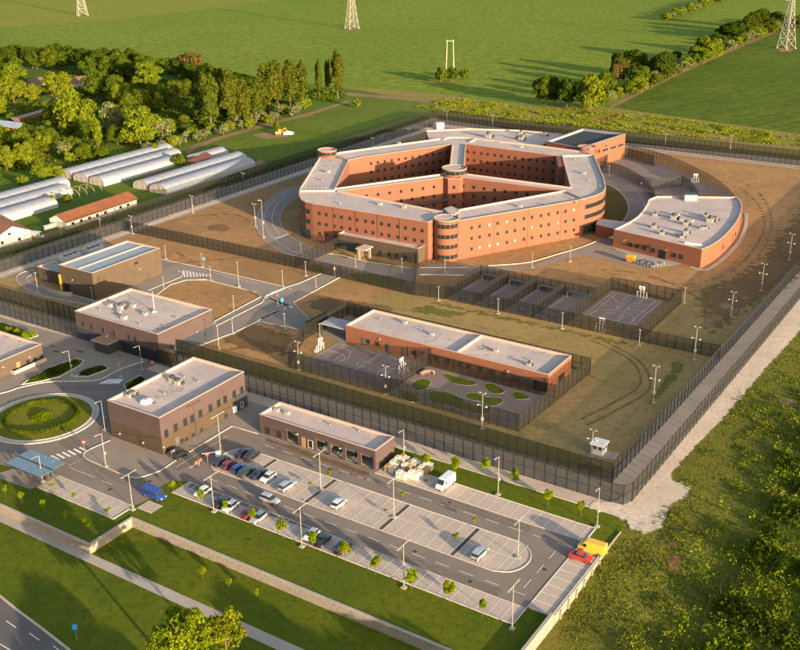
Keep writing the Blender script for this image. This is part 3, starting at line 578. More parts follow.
# ================================================================== BUILDINGS
def shell(root, outer, h, holes=(), par=0.55, t=0.35, bands=None, roofm=None, copm=None, z0=-0.2, roofname='roof'):
    outer = ccw(outer); holes = [ccw(x)[::-1] for x in holes]
    names = {1: ['wall'], 2: ['lower_wall', 'upper_wall'], 3: ['lower_wall', 'middle_wall', 'upper_wall']}[len(bands)]
    for nm, (a, b, m) in zip(names, bands):
        mb = MB()
        for ring in [outer]+holes: mb.prism(ring, a, b, top=False)
        mb.build(nm, m, root)
    mb = MB()
    for ring in [outer]+holes:
        o2 = offset(ring, -0.05, True); ins = offset(ring, t, True); n = len(ring)
        for i in range(n):
            j = (i+1) % n
            mb.quad((*o2[i], h), (*o2[j], h), (*o2[j], h+0.1), (*o2[i], h+0.1)); mb.quad((*o2[i], h+0.1), (*o2[j], h+0.1), (*ins[j], h+0.1), (*ins[i], h+0.1))
            mb.quad((*ins[j], h-par), (*ins[i], h-par), (*ins[i], h+0.1), (*ins[j], h+0.1)); mb.quad((*ring[i], h), (*ring[j], h), (*o2[j], h), (*o2[i], h))
    mb.build('parapet', copm or coping, root)
    mb = MB(); mb.sheet([offset(r, t-0.02, True) for r in [outer]+holes], h-par)
    return mb.build(roofname, roofm or roof_m, root)
WM = {}
def win_mesh(w, h, fm, gm, d=0.10, mull=0):
    k = (w, h, fm.name, gm.name, mull)
    if k not in WM:
        f = MB(); e = 0.09
        f.box((0, -d/2, h/2-e/2), (w, d, e)); f.box((0, -d/2-0.03, -h/2+e/2), (w+0.1, d+0.06, e)); f.box((-w/2+e/2, -d/2, 0), (e, d, h-2*e)); f.box((w/2-e/2, -d/2, 0), (e, d, h-2*e))
        for i in range(mull): f.box((-w/2+w*(i+1)/(mull+1), -d/2, 0), (0.07, d*0.9, h-2*e))
        g = MB(); g.box((0, -d*0.2, 0), (w-2*e, d*0.4, h-2*e))
        def mk(mb, n, m):
            me = bpy.data.meshes.new(n); me.from_pydata([tuple(v) for v in mb.v], [], mb.f); me.materials.append(m); return me
        WM[k] = (mk(f, 'window_frame', fm), mk(g, 'window_pane', gm))
    return WM[k]
def window(root, p0, p1, s, z, w, h, fm=None, gm=None, mull=0, name='window'):
    """window with its pane on the wall p0-p1 (outside on the right hand), s metres along, centre height z"""
    f, g = win_mesh(w, h, fm or frame_d, gm or glass, 0.10, mull)
    u = Vector((p1[0]-p0[0], p1[1]-p0[1], 0)).normalized(); n = Vector((u.y, -u.x, 0))
    L = Vector((p0[0], p0[1], 0))+u*s+Vector((0, 0, z))+n*0.02
    o = bpy.data.objects.new(name, f); COL.objects.link(o); o.parent = root
    o.location = L-Vector(root.get('_o', (0, 0, 0))); o.rotation_euler = (0, 0, math.atan2(u.y, u.x))
    q = bpy.data.objects.new('pane', g); COL.objects.link(q); q.parent = o
    return o
def windows_px(root, p0, p1, pts, w, h, fm=None, gm=None, z=None, mull=0, name='window'):
    for x, y in pts:
        s, zz = onwall(x, y, p0, p1); window(root, p0, p1, s, z if z is not None else zz, w, h, fm, gm, mull, name)
def row(a, b, n): return [(a[0]+(b[0]-a[0])*i/(n-1), a[1]+(b[1]-a[1])*i/(n-1)) for i in range(n)]
def stuff_windows(root, walls, w, h):
    """the many farther cell windows as one part"""
    mb = MB()
    for p0, p1, pts, zs in walls:
        u = Vector((p1[0]-p0[0], p1[1]-p0[1], 0)).normalized(); rz = math.atan2(u.y, u.x)
        for i, (x, y) in enumerate(pts):
            s, zz = onwall(x, y, p0, p1)
            for z in zs: mb.box((p0[0]+u.x*s+u.y*0.03, p0[1]+u.y*s-u.x*0.03, z), (w, 0.12, h), rz)
    return mb.build('cell_windows', glass, root, kind='stuff')
def door(root, p0, p1, s, w, h, m=None, z0=0.1, name='door', d=0.12):
    u = Vector((p1[0]-p0[0], p1[1]-p0[1], 0)).normalized(); rz = math.atan2(u.y, u.x)
    mb = MB(); mb.box((p0[0]+u.x*s+u.y*d/2, p0[1]+u.y*s-u.x*d/2, z0+h/2), (w, d, h), rz); o = mb.build(name, m or door_m, root)
    q = MB(); q.box((p0[0]+u.x*(s+w*.38)+u.y*(d+.03), p0[1]+u.y*(s+w*.38)-u.x*(d+.03), z0+min(h*.5, 1.05)), (0.12, 0.06, 0.04), rz); q.build('handle', galv, o)
    return o
def wall_lamp(root, p0, p1, x, y):
    s, z = onwall(x, y, p0, p1); u = Vector((p1[0]-p0[0], p1[1]-p0[1], 0)).normalized(); rz = math.atan2(u.y, u.x)
    mb = MB(); mb.box((p0[0]+u.x*s+u.y*.18, p0[1]+u.y*s-u.x*.18, z), (0.4, 0.36, 0.3), rz); mb.build('wall_lamp', galv_w, root)
def vent(root, x, y, z, k=1.0, dark=False):
    c = G(x, y, z); mb = MB(); mb.box((*c, z+0.35*k), (1.2*k, 1.0*k, 0.7*k), YAW); mb.box((*c, z+0.75*k), (1.45*k, 1.2*k, 0.12*k), YAW)
    o = mb.build('roof_vent', galv_w, root)
    if dark:
        q = MB(); q.cyl((c[0], c[1]), 0.45*k, z+0.81*k, z+1.25*k, 10); q.box((c[0]+.9*k, c[1], z+.3*k), (.7*k, .7*k, .6*k), YAW+.3); q.build('fan', plain('dark_cowl', (0.05, 0.05, 0.055), 0.5), o)
def spots(root, z, pts, k=0.5):
    for x, y in pts:
        c = G(x, y, z); mb = MB(); mb.cyl(c, 0.25*k*1.6, z, z+0.7*k, 8); mb.cyl(c, 0.42*k*1.6, z+0.7*k, z+0.85*k, 8); mb.build('roof_pipe', galv, root)
def rect(a0, b0, a1, b1): return [P(a0, b0), P(a1, b0), P(a1, b1), P(a0, b1)]
def bthing(name, label, cat, c, group=None): return thing(name, label, cat, (c[0], c[1], 0), 0, group)

# ---- office building beside the parking
r = bthing('office_building', 'two storey mauve office block with brown slatted ground floor beside the parked cars', 'building', P(-165, 155))
H0 = 9.3
S_, W_, E_, N_ = P(-156.7, 140.6), P(-173.3, 140.6), P(-156.7, 169.0), P(-173.3, 169.0)
shell(r, [W_, S_, E_, N_], H0, bands=[(-0.2, 4.3, slats), (4.3, H0, mauve)], copm=coping)
windows_px(r, S_, E_, [(100+x/5, 340+y/5) for x, y in ((331, 467), (377, 438), (425, 410), (460, 392), (501, 367), (551, 340), (593, 315), (625, 296), (670, 270), (708, 250))], 1.25, 1.9, mull=0)
windows_px(r, S_, E_, [(100+x/5, 340+y/5) for x, y in ((338, 552), (433, 498), (466, 476), (507, 452), (631, 378))], 1.0, 1.2)
s, z = onwall(177.6, 448, S_, E_); door(r, S_, E_, s, 1.2, 2.4)
mb = MB(); s0, z = onwall(236, 410, S_, E_); u = Vector((*B, 0))
a, b = P(-156.55, 140.6+s0), P(-156.55, 169.15); mb.ribbon([a, b], 0.3, -0.1, 4.25); mb.build('corner_panel', darkblue, r)
windows_px(r, (P(-156.3, 140.6)), (P(-156.3, 169)), [(241.6, 404.5)], 1.0, 1.5, fm=frame_w)
s, z = onwall(233.6, 409, S_, E_); mb = MB(); mb.box((*P(-156.3, 140.6+s), z), (0.5, 1.0, 1.6), YAW); mb.build('air_conditioner', white_m, r)
for x, y in ((120, 433.4), (143.4, 442.4)): wall_lamp(r, W_, S_, x, y)
wall_lamp(r, S_, E_, 163, 447)
zr = H0-0.55
vent(r, 129, 397, zr, 1.0, True); vent(r, 133.5, 394.5, zr, 0.9, True); vent(r, 173, 381.5, zr, 1.3, True); vent(r, 178, 384, zr, 1.2, True)
mb = MB(); c = G(146, 402, zr)
for i in range(4): mb.cyl(c, 1.5*math.cos(R(i*20)), zr+0.25+0.5*math.sin(R(i*20)), zr+0.25+0.5*math.sin(R(i*20+20)), 16, 1.5*math.cos(R(i*20+20)), cap=False)
mb.cyl(c, 1.5, zr, zr+0.26, 16); mb.build('skylight_dome', white_m, r, smooth=False)
spots(r, zr, ((156, 405), (164, 394), (198, 382), (184, 377)))
# ---- garages
r = bthing('garage_building', 'long low mauve garage with a row of open vehicle bays', 'building', P(-128, 163))
W_, S_, E_, N_ = P(-144.6, 159.95), P(-112.1, 159.95), P(-112.1, 167.4), P(-144.6, 167.4); hg = 5.0
bays = [(240+x/5, 380+y/5) for x, y in ((263, 300), (410, 340), (483, 368), (558, 396), (636, 425))]
ss_g = ss = [onwall(x, y+3, W_, S_)[0] for x, y in bays]
bw = 3.2; segs = []; cur = 0.0; mb = MB()
for s in ss:
    segs.append((cur, s-bw/2)); cur = s+bw/2
segs.append((cur, 32.5))
def wpt(s, off=0.0): return P(-144.6+s, 159.95+off)
for a, b in segs: mb.prism([wpt(a), wpt(b), wpt(b, .35), wpt(a, .35)], -0.2, 3.5)
mb.prism([wpt(0), wpt(32.5), wpt(32.5, .35), wpt(0, .35)], 3.5, hg, bottom=True); mb.quad((*wpt(0), 3.5), (*wpt(0, .35), 3.5), (*wpt(32.5, .35), 3.5), (*wpt(32.5), 3.5))
mb.prism([P(-112.4, 160.3), P(-112.1, 160.3), P(-112.1, 167.4), P(-112.4, 167.4)], -0.2, hg); mb.prism([P(-144.6, 160.3), P(-144.3, 160.3), P(-144.3, 167.4), P(-144.6, 167.4)], -0.2, hg)
mb.prism([P(-144.3, 167.1), P(-112.4, 167.1), P(-112.4, 167.4), P(-144.3, 167.4)], -0.2, hg); mb.build('wall', mauve, r)
mb = MB(); mb.sheet([[P(-144.3, 160.3), P(-112.4, 160.3), P(-112.4, 167.1), P(-144.3, 167.1)]], 0.115); mb.build('garage_floor', concrete, r)
outer = ccw([W_, S_, E_, N_]); ins = offset(outer, .35, True); mb = MB()
for i in range(4):
    j = (i+1) % 4; mb.quad((*ins[j], hg-.5), (*ins[i], hg-.5), (*ins[i], hg+.1), (*ins[j], hg+.1)); o2 = offset(outer, -.05, True); mb.quad((*o2[i], hg+.1), (*o2[j], hg+.1), (*ins[j], hg+.1), (*ins[i], hg+.1)); mb.quad((*o2[i], hg+.003), (*o2[j], hg+.003), (*o2[j], hg+.1), (*o2[i], hg+.1))
mb.build('parapet', coping, r); mb = MB(); mb.sheet([offset(outer, .33, True)], hg-.5); mb.build('roof', roof_m, r)
for s in ss: mb = MB(); mb.ribbon([wpt(s-bw/2, .30), wpt(s+bw/2, .30)], 0.06, 2.75, 3.5); mb.build('roller_shutter', door_m, r)
for x, y in ((268, 430.5), (279.5, 434.5)): windows_px(r, W_, S_, [(x, y)], 1.3, 1.7)
s, z = onwall(303.5, 444, W_, S_); door(r, W_, S_, s, 1.0, 2.6, plain('ochre_door', (0.30, 0.19, 0.09), 0.6)); windows_px(r, W_, S_, [(310.6, 444)], 1.4, 2.0, fm=frame_w)
for x, y in ((297.6, 433.6), (340.5, 448)): wall_lamp(r, W_, S_, x, y)
wall_lamp(r, S_, E_, 396.5, 444); vent(r, 277, 411, hg-.5, .9); vent(r, 287, 414, hg-.5, .9); spots(r, hg-.5, ((359, 431), (330, 425)))
# ---- gate building
r = bthing('gate_building', 'mauve gatehouse block with dark ground floor standing across the double fence', 'building', P(-209, 187))
W_, S_, E_, N_ = P(-225.9, 176.2), P(-193.4, 176.2), P(-193.4, 197.5), P(-225.9, 197.5); hg = 8.4
shell(r, [W_, S_, E_, N_], hg, bands=[(-0.2, 3.6, darkblue), (3.6, hg, mauve)])  # dark lower band paints the office block's shadow into the wall colour
windows_px(r, W_, S_, [(x/5, 320+y/5) for x, y in ((417, 20), (461, 33), (517, 50), (571, 65), (646, 87), (678, 97))], 1.0, 1.6)
def slabs(name, m, l, root):
    mb = MB()
    for a0, b0, a1, b1, z0, z1 in l: mb.prism(rect(a0, b0, a1, b1), z0, z1)
    mb.build(name, m, root)
s, z = onwall(112, 345, W_, S_)
slabs('entrance_porch', plain('porch_glass', (0.03, 0.045, 0.045), 0.2, spec=.7), [(-225.9+s-2.9, 172.6, -225.9+s+2.6, 176.15, 0, 3.1)], r)
slabs('porch_canopy', plain('canopy', (0.14, 0.10, 0.07), 0.6), [(-225.9+s-3.4, 172.0, -225.9+s+3.1, 176.1, 3.12, 3.5)], r)
s, z = onwall(135, 352, W_, S_)
for q, w in ((128, 3.6), (139.5, 4.6), (150.5, 4.8)):
    s, z = onwall(q, 355, W_, S_); mb = MB(); mb.ribbon([P(-225.9+s-w/2, 176.08), P(-225.9+s+w/2, 176.08)], 0.14, 0.1, 3.2); mb.build('vehicle_gate', plain('gate_black', (0.012, 0.013, 0.015), 0.5), r)
wall_lamp(r, S_, E_, 196.5, 331.5); wall_lamp(r, W_, S_, 107, 336); wall_lamp(r, W_, S_, 156, 349)
slabs('side_annex', plain('ochre_cladding', (0.24, 0.145, 0.055), 0.7), [(-193.3, 176.8, -190.6, 178.8, -0.2, 3.7)], r)
zr = hg-.55
for x, y, k in ((110, 306.5, 1.1), (121, 309, 1.5), (133, 307, 1.1), (145, 315, 1.0), (124, 319, 1.2), (119, 313, .8)): vent(r, x, y, zr, k, k > 1.2)
c = G(154.5, 312, zr); mb = MB(); mb.cyl(c, .16, zr, zr+6.2, 8, .1); mb.box((c[0], c[1], zr+.25), (1.2, 1.2, .5), .2); mb.build('antenna_mast', galv_w, r)
spots(r, zr, ((140, 325), (100, 310), (176, 318), (165, 327)))
# ---- workshop with blue grey roof
r = bthing('workshop_building', 'tall taupe workshop with a blue grey metal roof behind the gatehouse', 'building', P(-252, 214))
W_, S_, E_, N_ = P(-260.5, 199.6), P(-245.1, 199.6), P(-245.1, 228.6), P(-260.5, 228.6); hb = 9.0
blue_roof = mat_seam('blue_grey_sheet_roof', (0.26, 0.30, 0.35), (B[0], B[1], 0), 0.6)
shell(r, [W_, S_, E_, N_], hb, bands=[(-0.2, hb, taupe)], par=.35, t=.45, roofm=blue_roof)
slabs('ridge_cap', coping, [(-253.2, 200.2, -252.4, 228.1, hb-.34, hb-.1)], r)
s, z = onwall(136, 263, S_, E_); windows_px(r, S_, E_, [(136, 263)], 1.6, .9); wall_lamp(r, S_, E_, 139.5, 269); wall_lamp(r, S_, E_, 108, 281); wall_lamp(r, W_, S_, 72.5, 279.8)
s, z = onwall(67, 288, W_, S_); door(r, W_, S_, s, 2.6, 3.2, plain('gate_black', (0.012, 0.013, 0.015)), name='service_door')
s, z = onwall(61, 284, W_, S_); mb = MB(); mb.box((*P(-260.3+s, 199.3), 3.2), (.7, .35, 5.4), YAW); mb.build('yellow_pylon', plain('yellow_paint', (0.62, 0.33, 0.03), 0.5), r)
W2, S2 = P(-276, 203), P(-260.6, 203)
shell(r, [W2, S2, P(-260.6, 231), P(-276, 231)], 4.6, bands=[(-.2, 4.6, taupe)], par=.3, roofm=mat_roof('grey_roof', (0.36, 0.38, 0.40), (0.28, 0.30, 0.33)), roofname='wing_roof')
windows_px(r, W2, S2, [(38.5, 275), (45, 274), (52, 275)], 1.2, 1.5)
s, z = onwall(46.6, 276, W2, S2); door(r, W2, S2, s, 1.3, 2.5)
for q in range(2):
    a, b = -272.5+q*.4, 209.5+q*9.5; mb = MB(); mb.prism(rect(a, b, a+3.6, b+6.2), 5.4, 7.0)
    for aa in (a+.2, a+3.1):
        for bb in (b+.3, b+5.6): mb.prism(rect(aa, bb, aa+.2, bb+.2), 4.3, 5.4)
    o = mb.build('air_handling_unit', plain('ahu_grey', (0.48, 0.46, 0.43), .6), r)
    f = MB()
    for k in range(3): f.cyl(P(a+1.8, b+1.2+k*1.9), .75, 7.0, 7.25, 14)
    f.build('fan', frame_d, o)
for x, y in ((66, 258.5), (62, 259)): vent(r, x, y, 4.3, .8, True)
mb = MB()
for rr in range(14):
    a0 = math.pi*rr/13
mb.ribbon(catmull([P(-268, 197.5), P(-263, 196.2), P(-258, 196.4), P(-254, 198.2)], False, 5), .25, 0.1, 1.5); mb.build('entrance_ramp_wall', concrete, r)
# ---- small gatehouse annex at the left edge
r = bthing('visitor_building', 'small single storey taupe building with ramp cut off by the left edge', 'building', P(-226, 155))
W_, S_, E_, N_ = P(-240, 140), P(-222.5, 140), P(-222.5, 161.3), P(-240, 161.3)
shell(r, [W_, S_, E_, N_], 4.5, bands=[(-.2, 4.5, taupe)])
windows_px(r, S_, E_, [(28, 362.5), (35, 360), (41.5, 357)], 1.2, 1.6); s, z = onwall(18.5, 367, S_, E_); door(r, S_, E_, s, 1.2, 2.3, plain('ochre_door', (.3, .19, .09)))
wall_lamp(r, S_, E_, 29, 357); wall_lamp(r, S_, E_, 2.5, 367)
slabs('ramp_wall', concrete, [(-221.0, 150.5, -220.8, 161, 0, 1.1), (-222.4, 150.4, -220.9, 150.6, 0, 1.1)], r); slabs('ramp', concrete, [(-222.4, 150.7, -221.1, 161, 0, .5)], r)
# ---- long brick block with recreation yard
r = bthing('cell_block', 'long single storey orange brick block behind the ball court', 'building', P(-128, 221))
W_, S_, E_, N_ = P(-159.2, 214.2), P(-97, 214.2), P(-97, 228), P(-159.2, 228); hs = 5.0
shell(r, [W_, S_, E_, N_], hs, bands=[(-.2, hs, brick)], copm=coping)
slabs('parapet_divider', coping, [(-123.8, 214.56, -123.3, 227.6, hs-.54, hs+.13)], r)
wp = [(270+x/5, 300+y/5) for x, y in ((490, 207), (538, 219), (592, 233), (720, 263))]+[(420+x/5, 320+y/5) for x, y in ((80, 187), (140, 202), (201, 222), (244, 230), (305, 244), (357, 259), (420, 273), (476, 291))]
windows_px(r, W_, S_, wp, 1.35, 1.2)
for x, h, w in ((364, 2.4, 1.1), (389, 2.4, 1.1), (404, 2.4, 1.2), (527.5, 2.4, 1.1)): s, z = onwall(x, 350, W_, S_); door(r, W_, S_, s, w, h)
s, z = onwall(540.5, 384, W_, S_); mb = MB(); mb.ribbon([P(-159.2+s-1.9, 214.1), P(-159.2+s+1.9, 214.1)], .16, .1, 2.6); mb.build('recess_shade', plain('gate_black', (0.012, 0.013, 0.015)), r)  # flat black strip paints the shade of a recess, the wall is uncut
windows_px(r, S_, E_, [(561, 377)], 3.4, 1.6, mull=2); wall_lamp(r, W_, S_, 380, 339); wall_lamp(r, W_, S_, 508, 371)
slabs('link_roof', mat_roof('grey_roof2', (0.36, 0.38, 0.40), (0.28, 0.30, 0.33)), [(-168.5, 214.6, -159.3, 220.2, 3.2, 3.5)], r); slabs('link_post', darkblue, [(-168.4, 214.7, -168.1, 215, 0, 3.2), (-168.4, 219.8, -168.1, 220.1, 0, 3.2), (-159.75, 214.75, -159.35, 219.6, -.1, 3.19)], r)
for x, y in ((405, 323.5), (432, 335), (496, 351.5), (529, 365.5)): vent(r, x, y, hs-.5, .9, x > 520)
spots(r, hs-.5, ((485, 350), (531, 361), (420, 330), (380, 320)))
# ---- main prison building
r = bthing('prison_building', 'large polygonal orange brick prison with inner courts and pale flat roofs', 'building', (21, 396))
HM = 13.9
def X(l): return GG(l, HM)
outer = X([(300, 188), (299, 192), (299.3, 196), (301.3, 199.8), (305, 202), (312, 203.6), (428, 222.4), (440, 217), (458, 221), (575, 201), (584, 199), (596, 195.6), (603, 192.4), (606, 188), (604.5, 179), (599, 166), (594, 154.5), (580, 151), (536, 145), (487, 139.6), (477, 138.2), (464, 137), (452, 137), (439, 138.6), (420, 141.2), (341, 152), (320, 156.5)])
hl = X([(335.5, 188.2), (349, 160), (363, 157), (452, 144.2), (450, 164), (443.5, 173.6)])
hr = X([(466, 144), (551, 155), (562, 156), (570.5, 187.2), (463, 173.2), (464.5, 164)])
hf = X([(339, 191), (443, 177.6), (448, 179), (459, 179), (463, 177.6), (564, 190.4), (458.5, 209.5), (452, 206.5), (445, 208.5), (441, 211)])
shell(r, outer, HM, holes=[hl, hr, hf], bands=[(-.2, HM, brick)], par=.5, t=.4)
wl0, wl1 = outer_pts = (G(312, 203.6, HM), G(428, 222.4, HM))
wr0, wr1 = G(458, 221, HM), G(575, 201, HM)
XL = [290+x/5 for x in (148, 183, 223, 259, 301, 336, 380, 416, 459, 496, 540, 579, 623, 662)]
XR = [440+x/5 for x in (158, 198, 247, 288, 334, 374, 419, 460, 505, 543, 588, 627, 669)]
zs = (3.1, 6.9, 10.7); cell_pale = plain('pale_blind', (0.55, 0.47, 0.33), 0.6); cell_green = plain('green_blind', (0.25, 0.32, 0.10), .6)
def at_height(x, z, p0, p1):
    lo, hi = 0.0, 1.0
    u = Vector((p1[0]-p0[0], p1[1]-p0[1]))
    lo, hi = -0.2, 1.2
    for _ in range(40):
        m = (lo+hi)/2; q = Vector((p0[0]+u.x*m, p0[1]+u.y*m, z-CAM_H)); px = 400+FOC*q.dot(CR)/q.dot(_f)
        if px < x: lo = m
        else: hi = m
    return lo*u.length
blinds = {(2, 2): cell_pale, (2, 4): cell_pale, (1, 7): cell_green, (1, 10): cell_green, (0, 1): cell_pale, (0, 2): cell_pale, (0, 3): cell_pale, (2, 12): cell_pale, (0, 5): cell_pale}  # panes given pale or green blinds in place of dark glass
for k, z in enumerate(zs):
    for i, x in enumerate(XL): window(r, wl0, wl1, at_height(x+(z-10.7)*-.05, z, wl0, wl1), z, 1.0, 1.15)
    for i, x in enumerate(XR): window(r, wr0, wr1, at_height(x, z, wr0, wr1), z, 1.0, 1.15, gm=blinds.get((k, i)))
# inner walls: nearest ones as parts, the rest as one part
dl0, dl1 = G(339, 191, HM), G(443, 177.6, HM); dr0, dr1 = G(463, 177.6, HM), G(564, 190.4, HM)
stuff_windows(r, [
    (dl0, dl1, [(290+x/5, 195.5-(x-382)/5*.165) for x in (382, 440, 498, 555, 610, 665, 720, 774)], (3.2, 7, 10.6)),
    (dr0, dr1, [(440+x/5, 182.5+(x-118)/5*.15) for x in (118, 170, 222, 275, 327, 382, 437, 490)], (3.2, 7, 10.6)),
    (G(363, 157, HM), G(452, 144.2, HM), row((371, 163), (447, 151.5), 12), (3.2, 7, 10.6)),
    (G(466, 144, HM), G(551, 155, HM), [(440+x/5, 152) for x in (140, 172, 208, 240, 276, 309, 346, 378, 416, 450, 487, 521)], (3.2, 7, 10.6)),
    (G(551, 155, HM), G(562, 156, HM), [(553.2, 163)], (3.2, 7, 10.6)),
    (G(448, 179, HM), G(459, 179, HM), [(454, 183)], (3.2, 7, 10.6))], 1.05, 1.15)
# brick joints where the wings meet are pilasters
for w0, w1, xs, tag_ in ((wl0, wl1, (334, 356, 378, 400), 'joint'), (wr0, wr1, (494, 528, 561), 'joint')):
    u = Vector((w1[0]-w0[0], w1[1]-w0[1])).normalized(); rz = math.atan2(u.y, u.x)
    for x in xs:
        s_ = at_height(x, 8, w0, w1); mb = MB(); mb.box((w0[0]+u.x*s_+u.y*.06, w0[1]+u.y*s_-u.x*.06, 6.9), (.14, .14, 13.6), rz); mb.build('downpipe', plain('pipe_brown', (.16, .075, .045), .5), r)
slate = plain('slate_dark', (0.06, 0.05, 0.05), .6)
def tower(c, rad, z0, z1, name, nb, bandz, a0, a1, hh=1.35):
    mb = MB(); mb.cyl(c, rad, z0, z1, 40, cap=False); o = mb.build(name, brick, r, smooth=False)
    for z in bandz:
        q = MB(); n = 18
        pts = [(c[0]+(rad+.04)*math.cos(R(a0+(a1-a0)*i/n)), c[1]+(rad+.04)*math.sin(R(a0+(a1-a0)*i/n))) for i in range(n+1)]
        q.ribbon(pts, .12, z-hh/2, z+hh/2); w = q.build('ribbon_window', glass, o)
        g = MB()
        for i in range(0, n+1, 3): g.box((pts[i][0]*1.0, pts[i][1], z), (.16, .3, hh), R(a0+(a1-a0)*i/n))
        g.build('mullion', slate, w)
    q = MB(); cc = [(c[0]+rad*math.cos(2*math.pi*i/40), c[1]+rad*math.sin(2*math.pi*i/40)) for i in range(40)]
    q.ribbon(cc, .22, z1, z1+.14, closed=True); q.build('parapet', coping, o); q = MB(); q.sheet([cc], z1-.35); q.build('tower_roof', roof_m, o)
    return o
tower((16.2, 337.8), 4.2, -.2, 14.4, 'corner_tower', 4, (1.7, 5.3, 8.9, 12.5), 195, 330)
tower(G(454.5, 168, 16.3), 4.9, 10, 16.4, 'watch_tower', 1, (15.2,), 200, 340, 1.3)
tower(G(327, 150, 16.2), 4.0, 3, 16.3, 'watch_tower', 1, (15.1,), 190, 350, 1.3)
# ribbon windows at the rounded ends
def ribbon_on(pts, z, hh, name='ribbon_window', m=None):
    pts = catmull(pts, False, 3); q = MB(); q.ribbon(offset(pts, -.06), .14, z-hh/2, z+hh/2); o = q.build(name, m or glass, r)
    g = MB()
    for i in range(0, len(pts), 3): g.box((pts[i][0], pts[i][1], z), (.22, .22, hh))
    g.build('mullion', slate, o)
lp = X([(299.3, 196), (301.3, 199.8), (305, 202), (310, 203.2)]); rp = X([(586, 198.6), (596, 195.6), (603, 192.4), (605.8, 189)])
for z in (6.9, 10.7): ribbon_on(lp, z, 1.5); ribbon_on(rp, z, 1.5)
ribbon_on(lp, 2.2, 3.2, 'glazed_front', plain('porch_glass', (.03, .045, .045))); ribbon_on(X([(585, 199), (596, 195.6)]), 2.2, 3.0, 'glazed_front', MATS['porch_glass'])
zr = HM-.5
for x, y in ((328, 172.5), (380, 205), (399, 144), (520, 207), (584, 174), (444, 140), (521, 147.5), (404, 208)): vent(r, x, y, zr, 1.1)
spots(r, zr, ((433, 213), (576, 203), (572, 199), (600, 187), (322, 181), (340, 204), (490, 216), (545, 205), (575, 160), (500, 143), (370, 149), (589, 180)), .7)
mb = MB(); bxs = [G(x, 190.3, zr) for x in (306, 310, 314, 318, 322, 326)]
for c in bxs: mb.box((*c, zr+.5), (.25, .25, 1.0))
mb.build('roof_railing', galv, r)
slabs('duct_run', plain('duct_grey', (.12, .12, .12), .5), [], r) if False else None
q = MB(); q.tube((*G(412, 206.3, 6.2), 6.2), (*G(449, 199.5, 6.2), 6.2), .45, n=8); q.build('court_walkway', slate, r)
# junction caps: raised parapets between roof sections
mb = MB()
for p, q in (((300, 190.5), (335, 190.3)), ((458.5, 210), (458.5, 220)), ((566, 191), (584, 199)), ((562, 155.6), (593, 154.8)), ((470, 141.5), (476, 138.6)), ((330, 154), (349, 160))):
    mb.ribbon([G(*p, HM), G(*q, HM)], .45, zr, HM+.14)
mb.build('roof_divider', coping, r)
# projecting brick corner in the right court and the front recess
mb = MB(); mb.prism(ccw(GG([(556, 155.5), (562, 156), (565, 166), (558.5, 165.5)], HM)), 0, HM-.1); mb.build('court_pier', brick, r)
mb = MB(); mb.prism(GG([(444, 208.5), (452, 206.3), (459, 212), (452, 216)], HM+.4), HM-.5, HM+.5); mb.build('stair_head', roof_m, r)
# ---- entrance wing in front of the prison
r = bthing('entrance_wing', 'low taupe entrance wing with pale roof and columned porch in front of the prison', 'building', P(-194, 284))
W_, S_, E_, N_ = P(-210.4, 280.6), P(-177, 280.6), P(-177, 287.2), P(-210.4, 287.2); he = 5.6
shell(r, [W_, S_, E_, N_], he, bands=[(-.2, he, taupe)], par=.3)
windows_px(r, W_, S_, [(380.5, 253), (389.5, 254), (397, 255.5), (406, 257.5)], 1.3, 1.6)
s, z = onwall(351.5, 246, W_, S_); mb = MB(); mb.ribbon([P(-210.4+.6, 280.5), P(-210.4+s+3, 280.5)], .2, .1, 3.4); mb.build('glazed_front', MATS['porch_glass'], r)
mb = MB(); mb.prism(GG([(355.5, 248.5), (364.5, 244.5), (373, 246.6), (366, 250.8)], 4.0), 3.8, 4.15); mb.build('porch_roof', coping, r)
for x, y in ((359, 259.5), (369.5, 258.5), (362.5, 256.5)): c = G(x, y); mb = MB(); mb.box((*c, 1.9), (.9, .6, 3.8), YAW); mb.build('column', plain('porch_stone', (.30, .24, .19)), r)
# ---- curved kitchen and infirmary building
r = bthing('curved_building', 'single storey red brick building with curved ends and many roof vents', 'building', G(680, 225, 0))
hk = 6.6
def K(l): return GG(l, hk)
ol = K([(614, 229.4), (702, 249.4)])+catmull(K([(702, 249.4), (712, 245), (724, 236.5), (736, 223), (741.5, 211), (741.5, 203), (737, 197)]), False, 4)[1:]+K([(657, 196.2)])+catmull(K([(657, 196.2), (649, 199.5), (647, 204), (640, 214), (630, 221.5), (614, 229.4)]), False, 4)[1:-1]
shell(r, ol, hk, bands=[(-.2, hk, brick)], copm=coping, par=.5)
p0, p1 = K([(614, 229.4)])[0], K([(702, 249.4)])[0]
windows_px(r, p0, p1, [(560+x/5, 180+y/5) for x, y in ((353, 323), (386, 331), (424, 341), (466, 352), (571, 376), (608, 384))], 1.5, 1.5)
s, z = onwall(662.6, 252, p0, p1); door(r, p0, p1, s, 2.4, 3.0, plain('gate_black', (.012, .013, .015)))
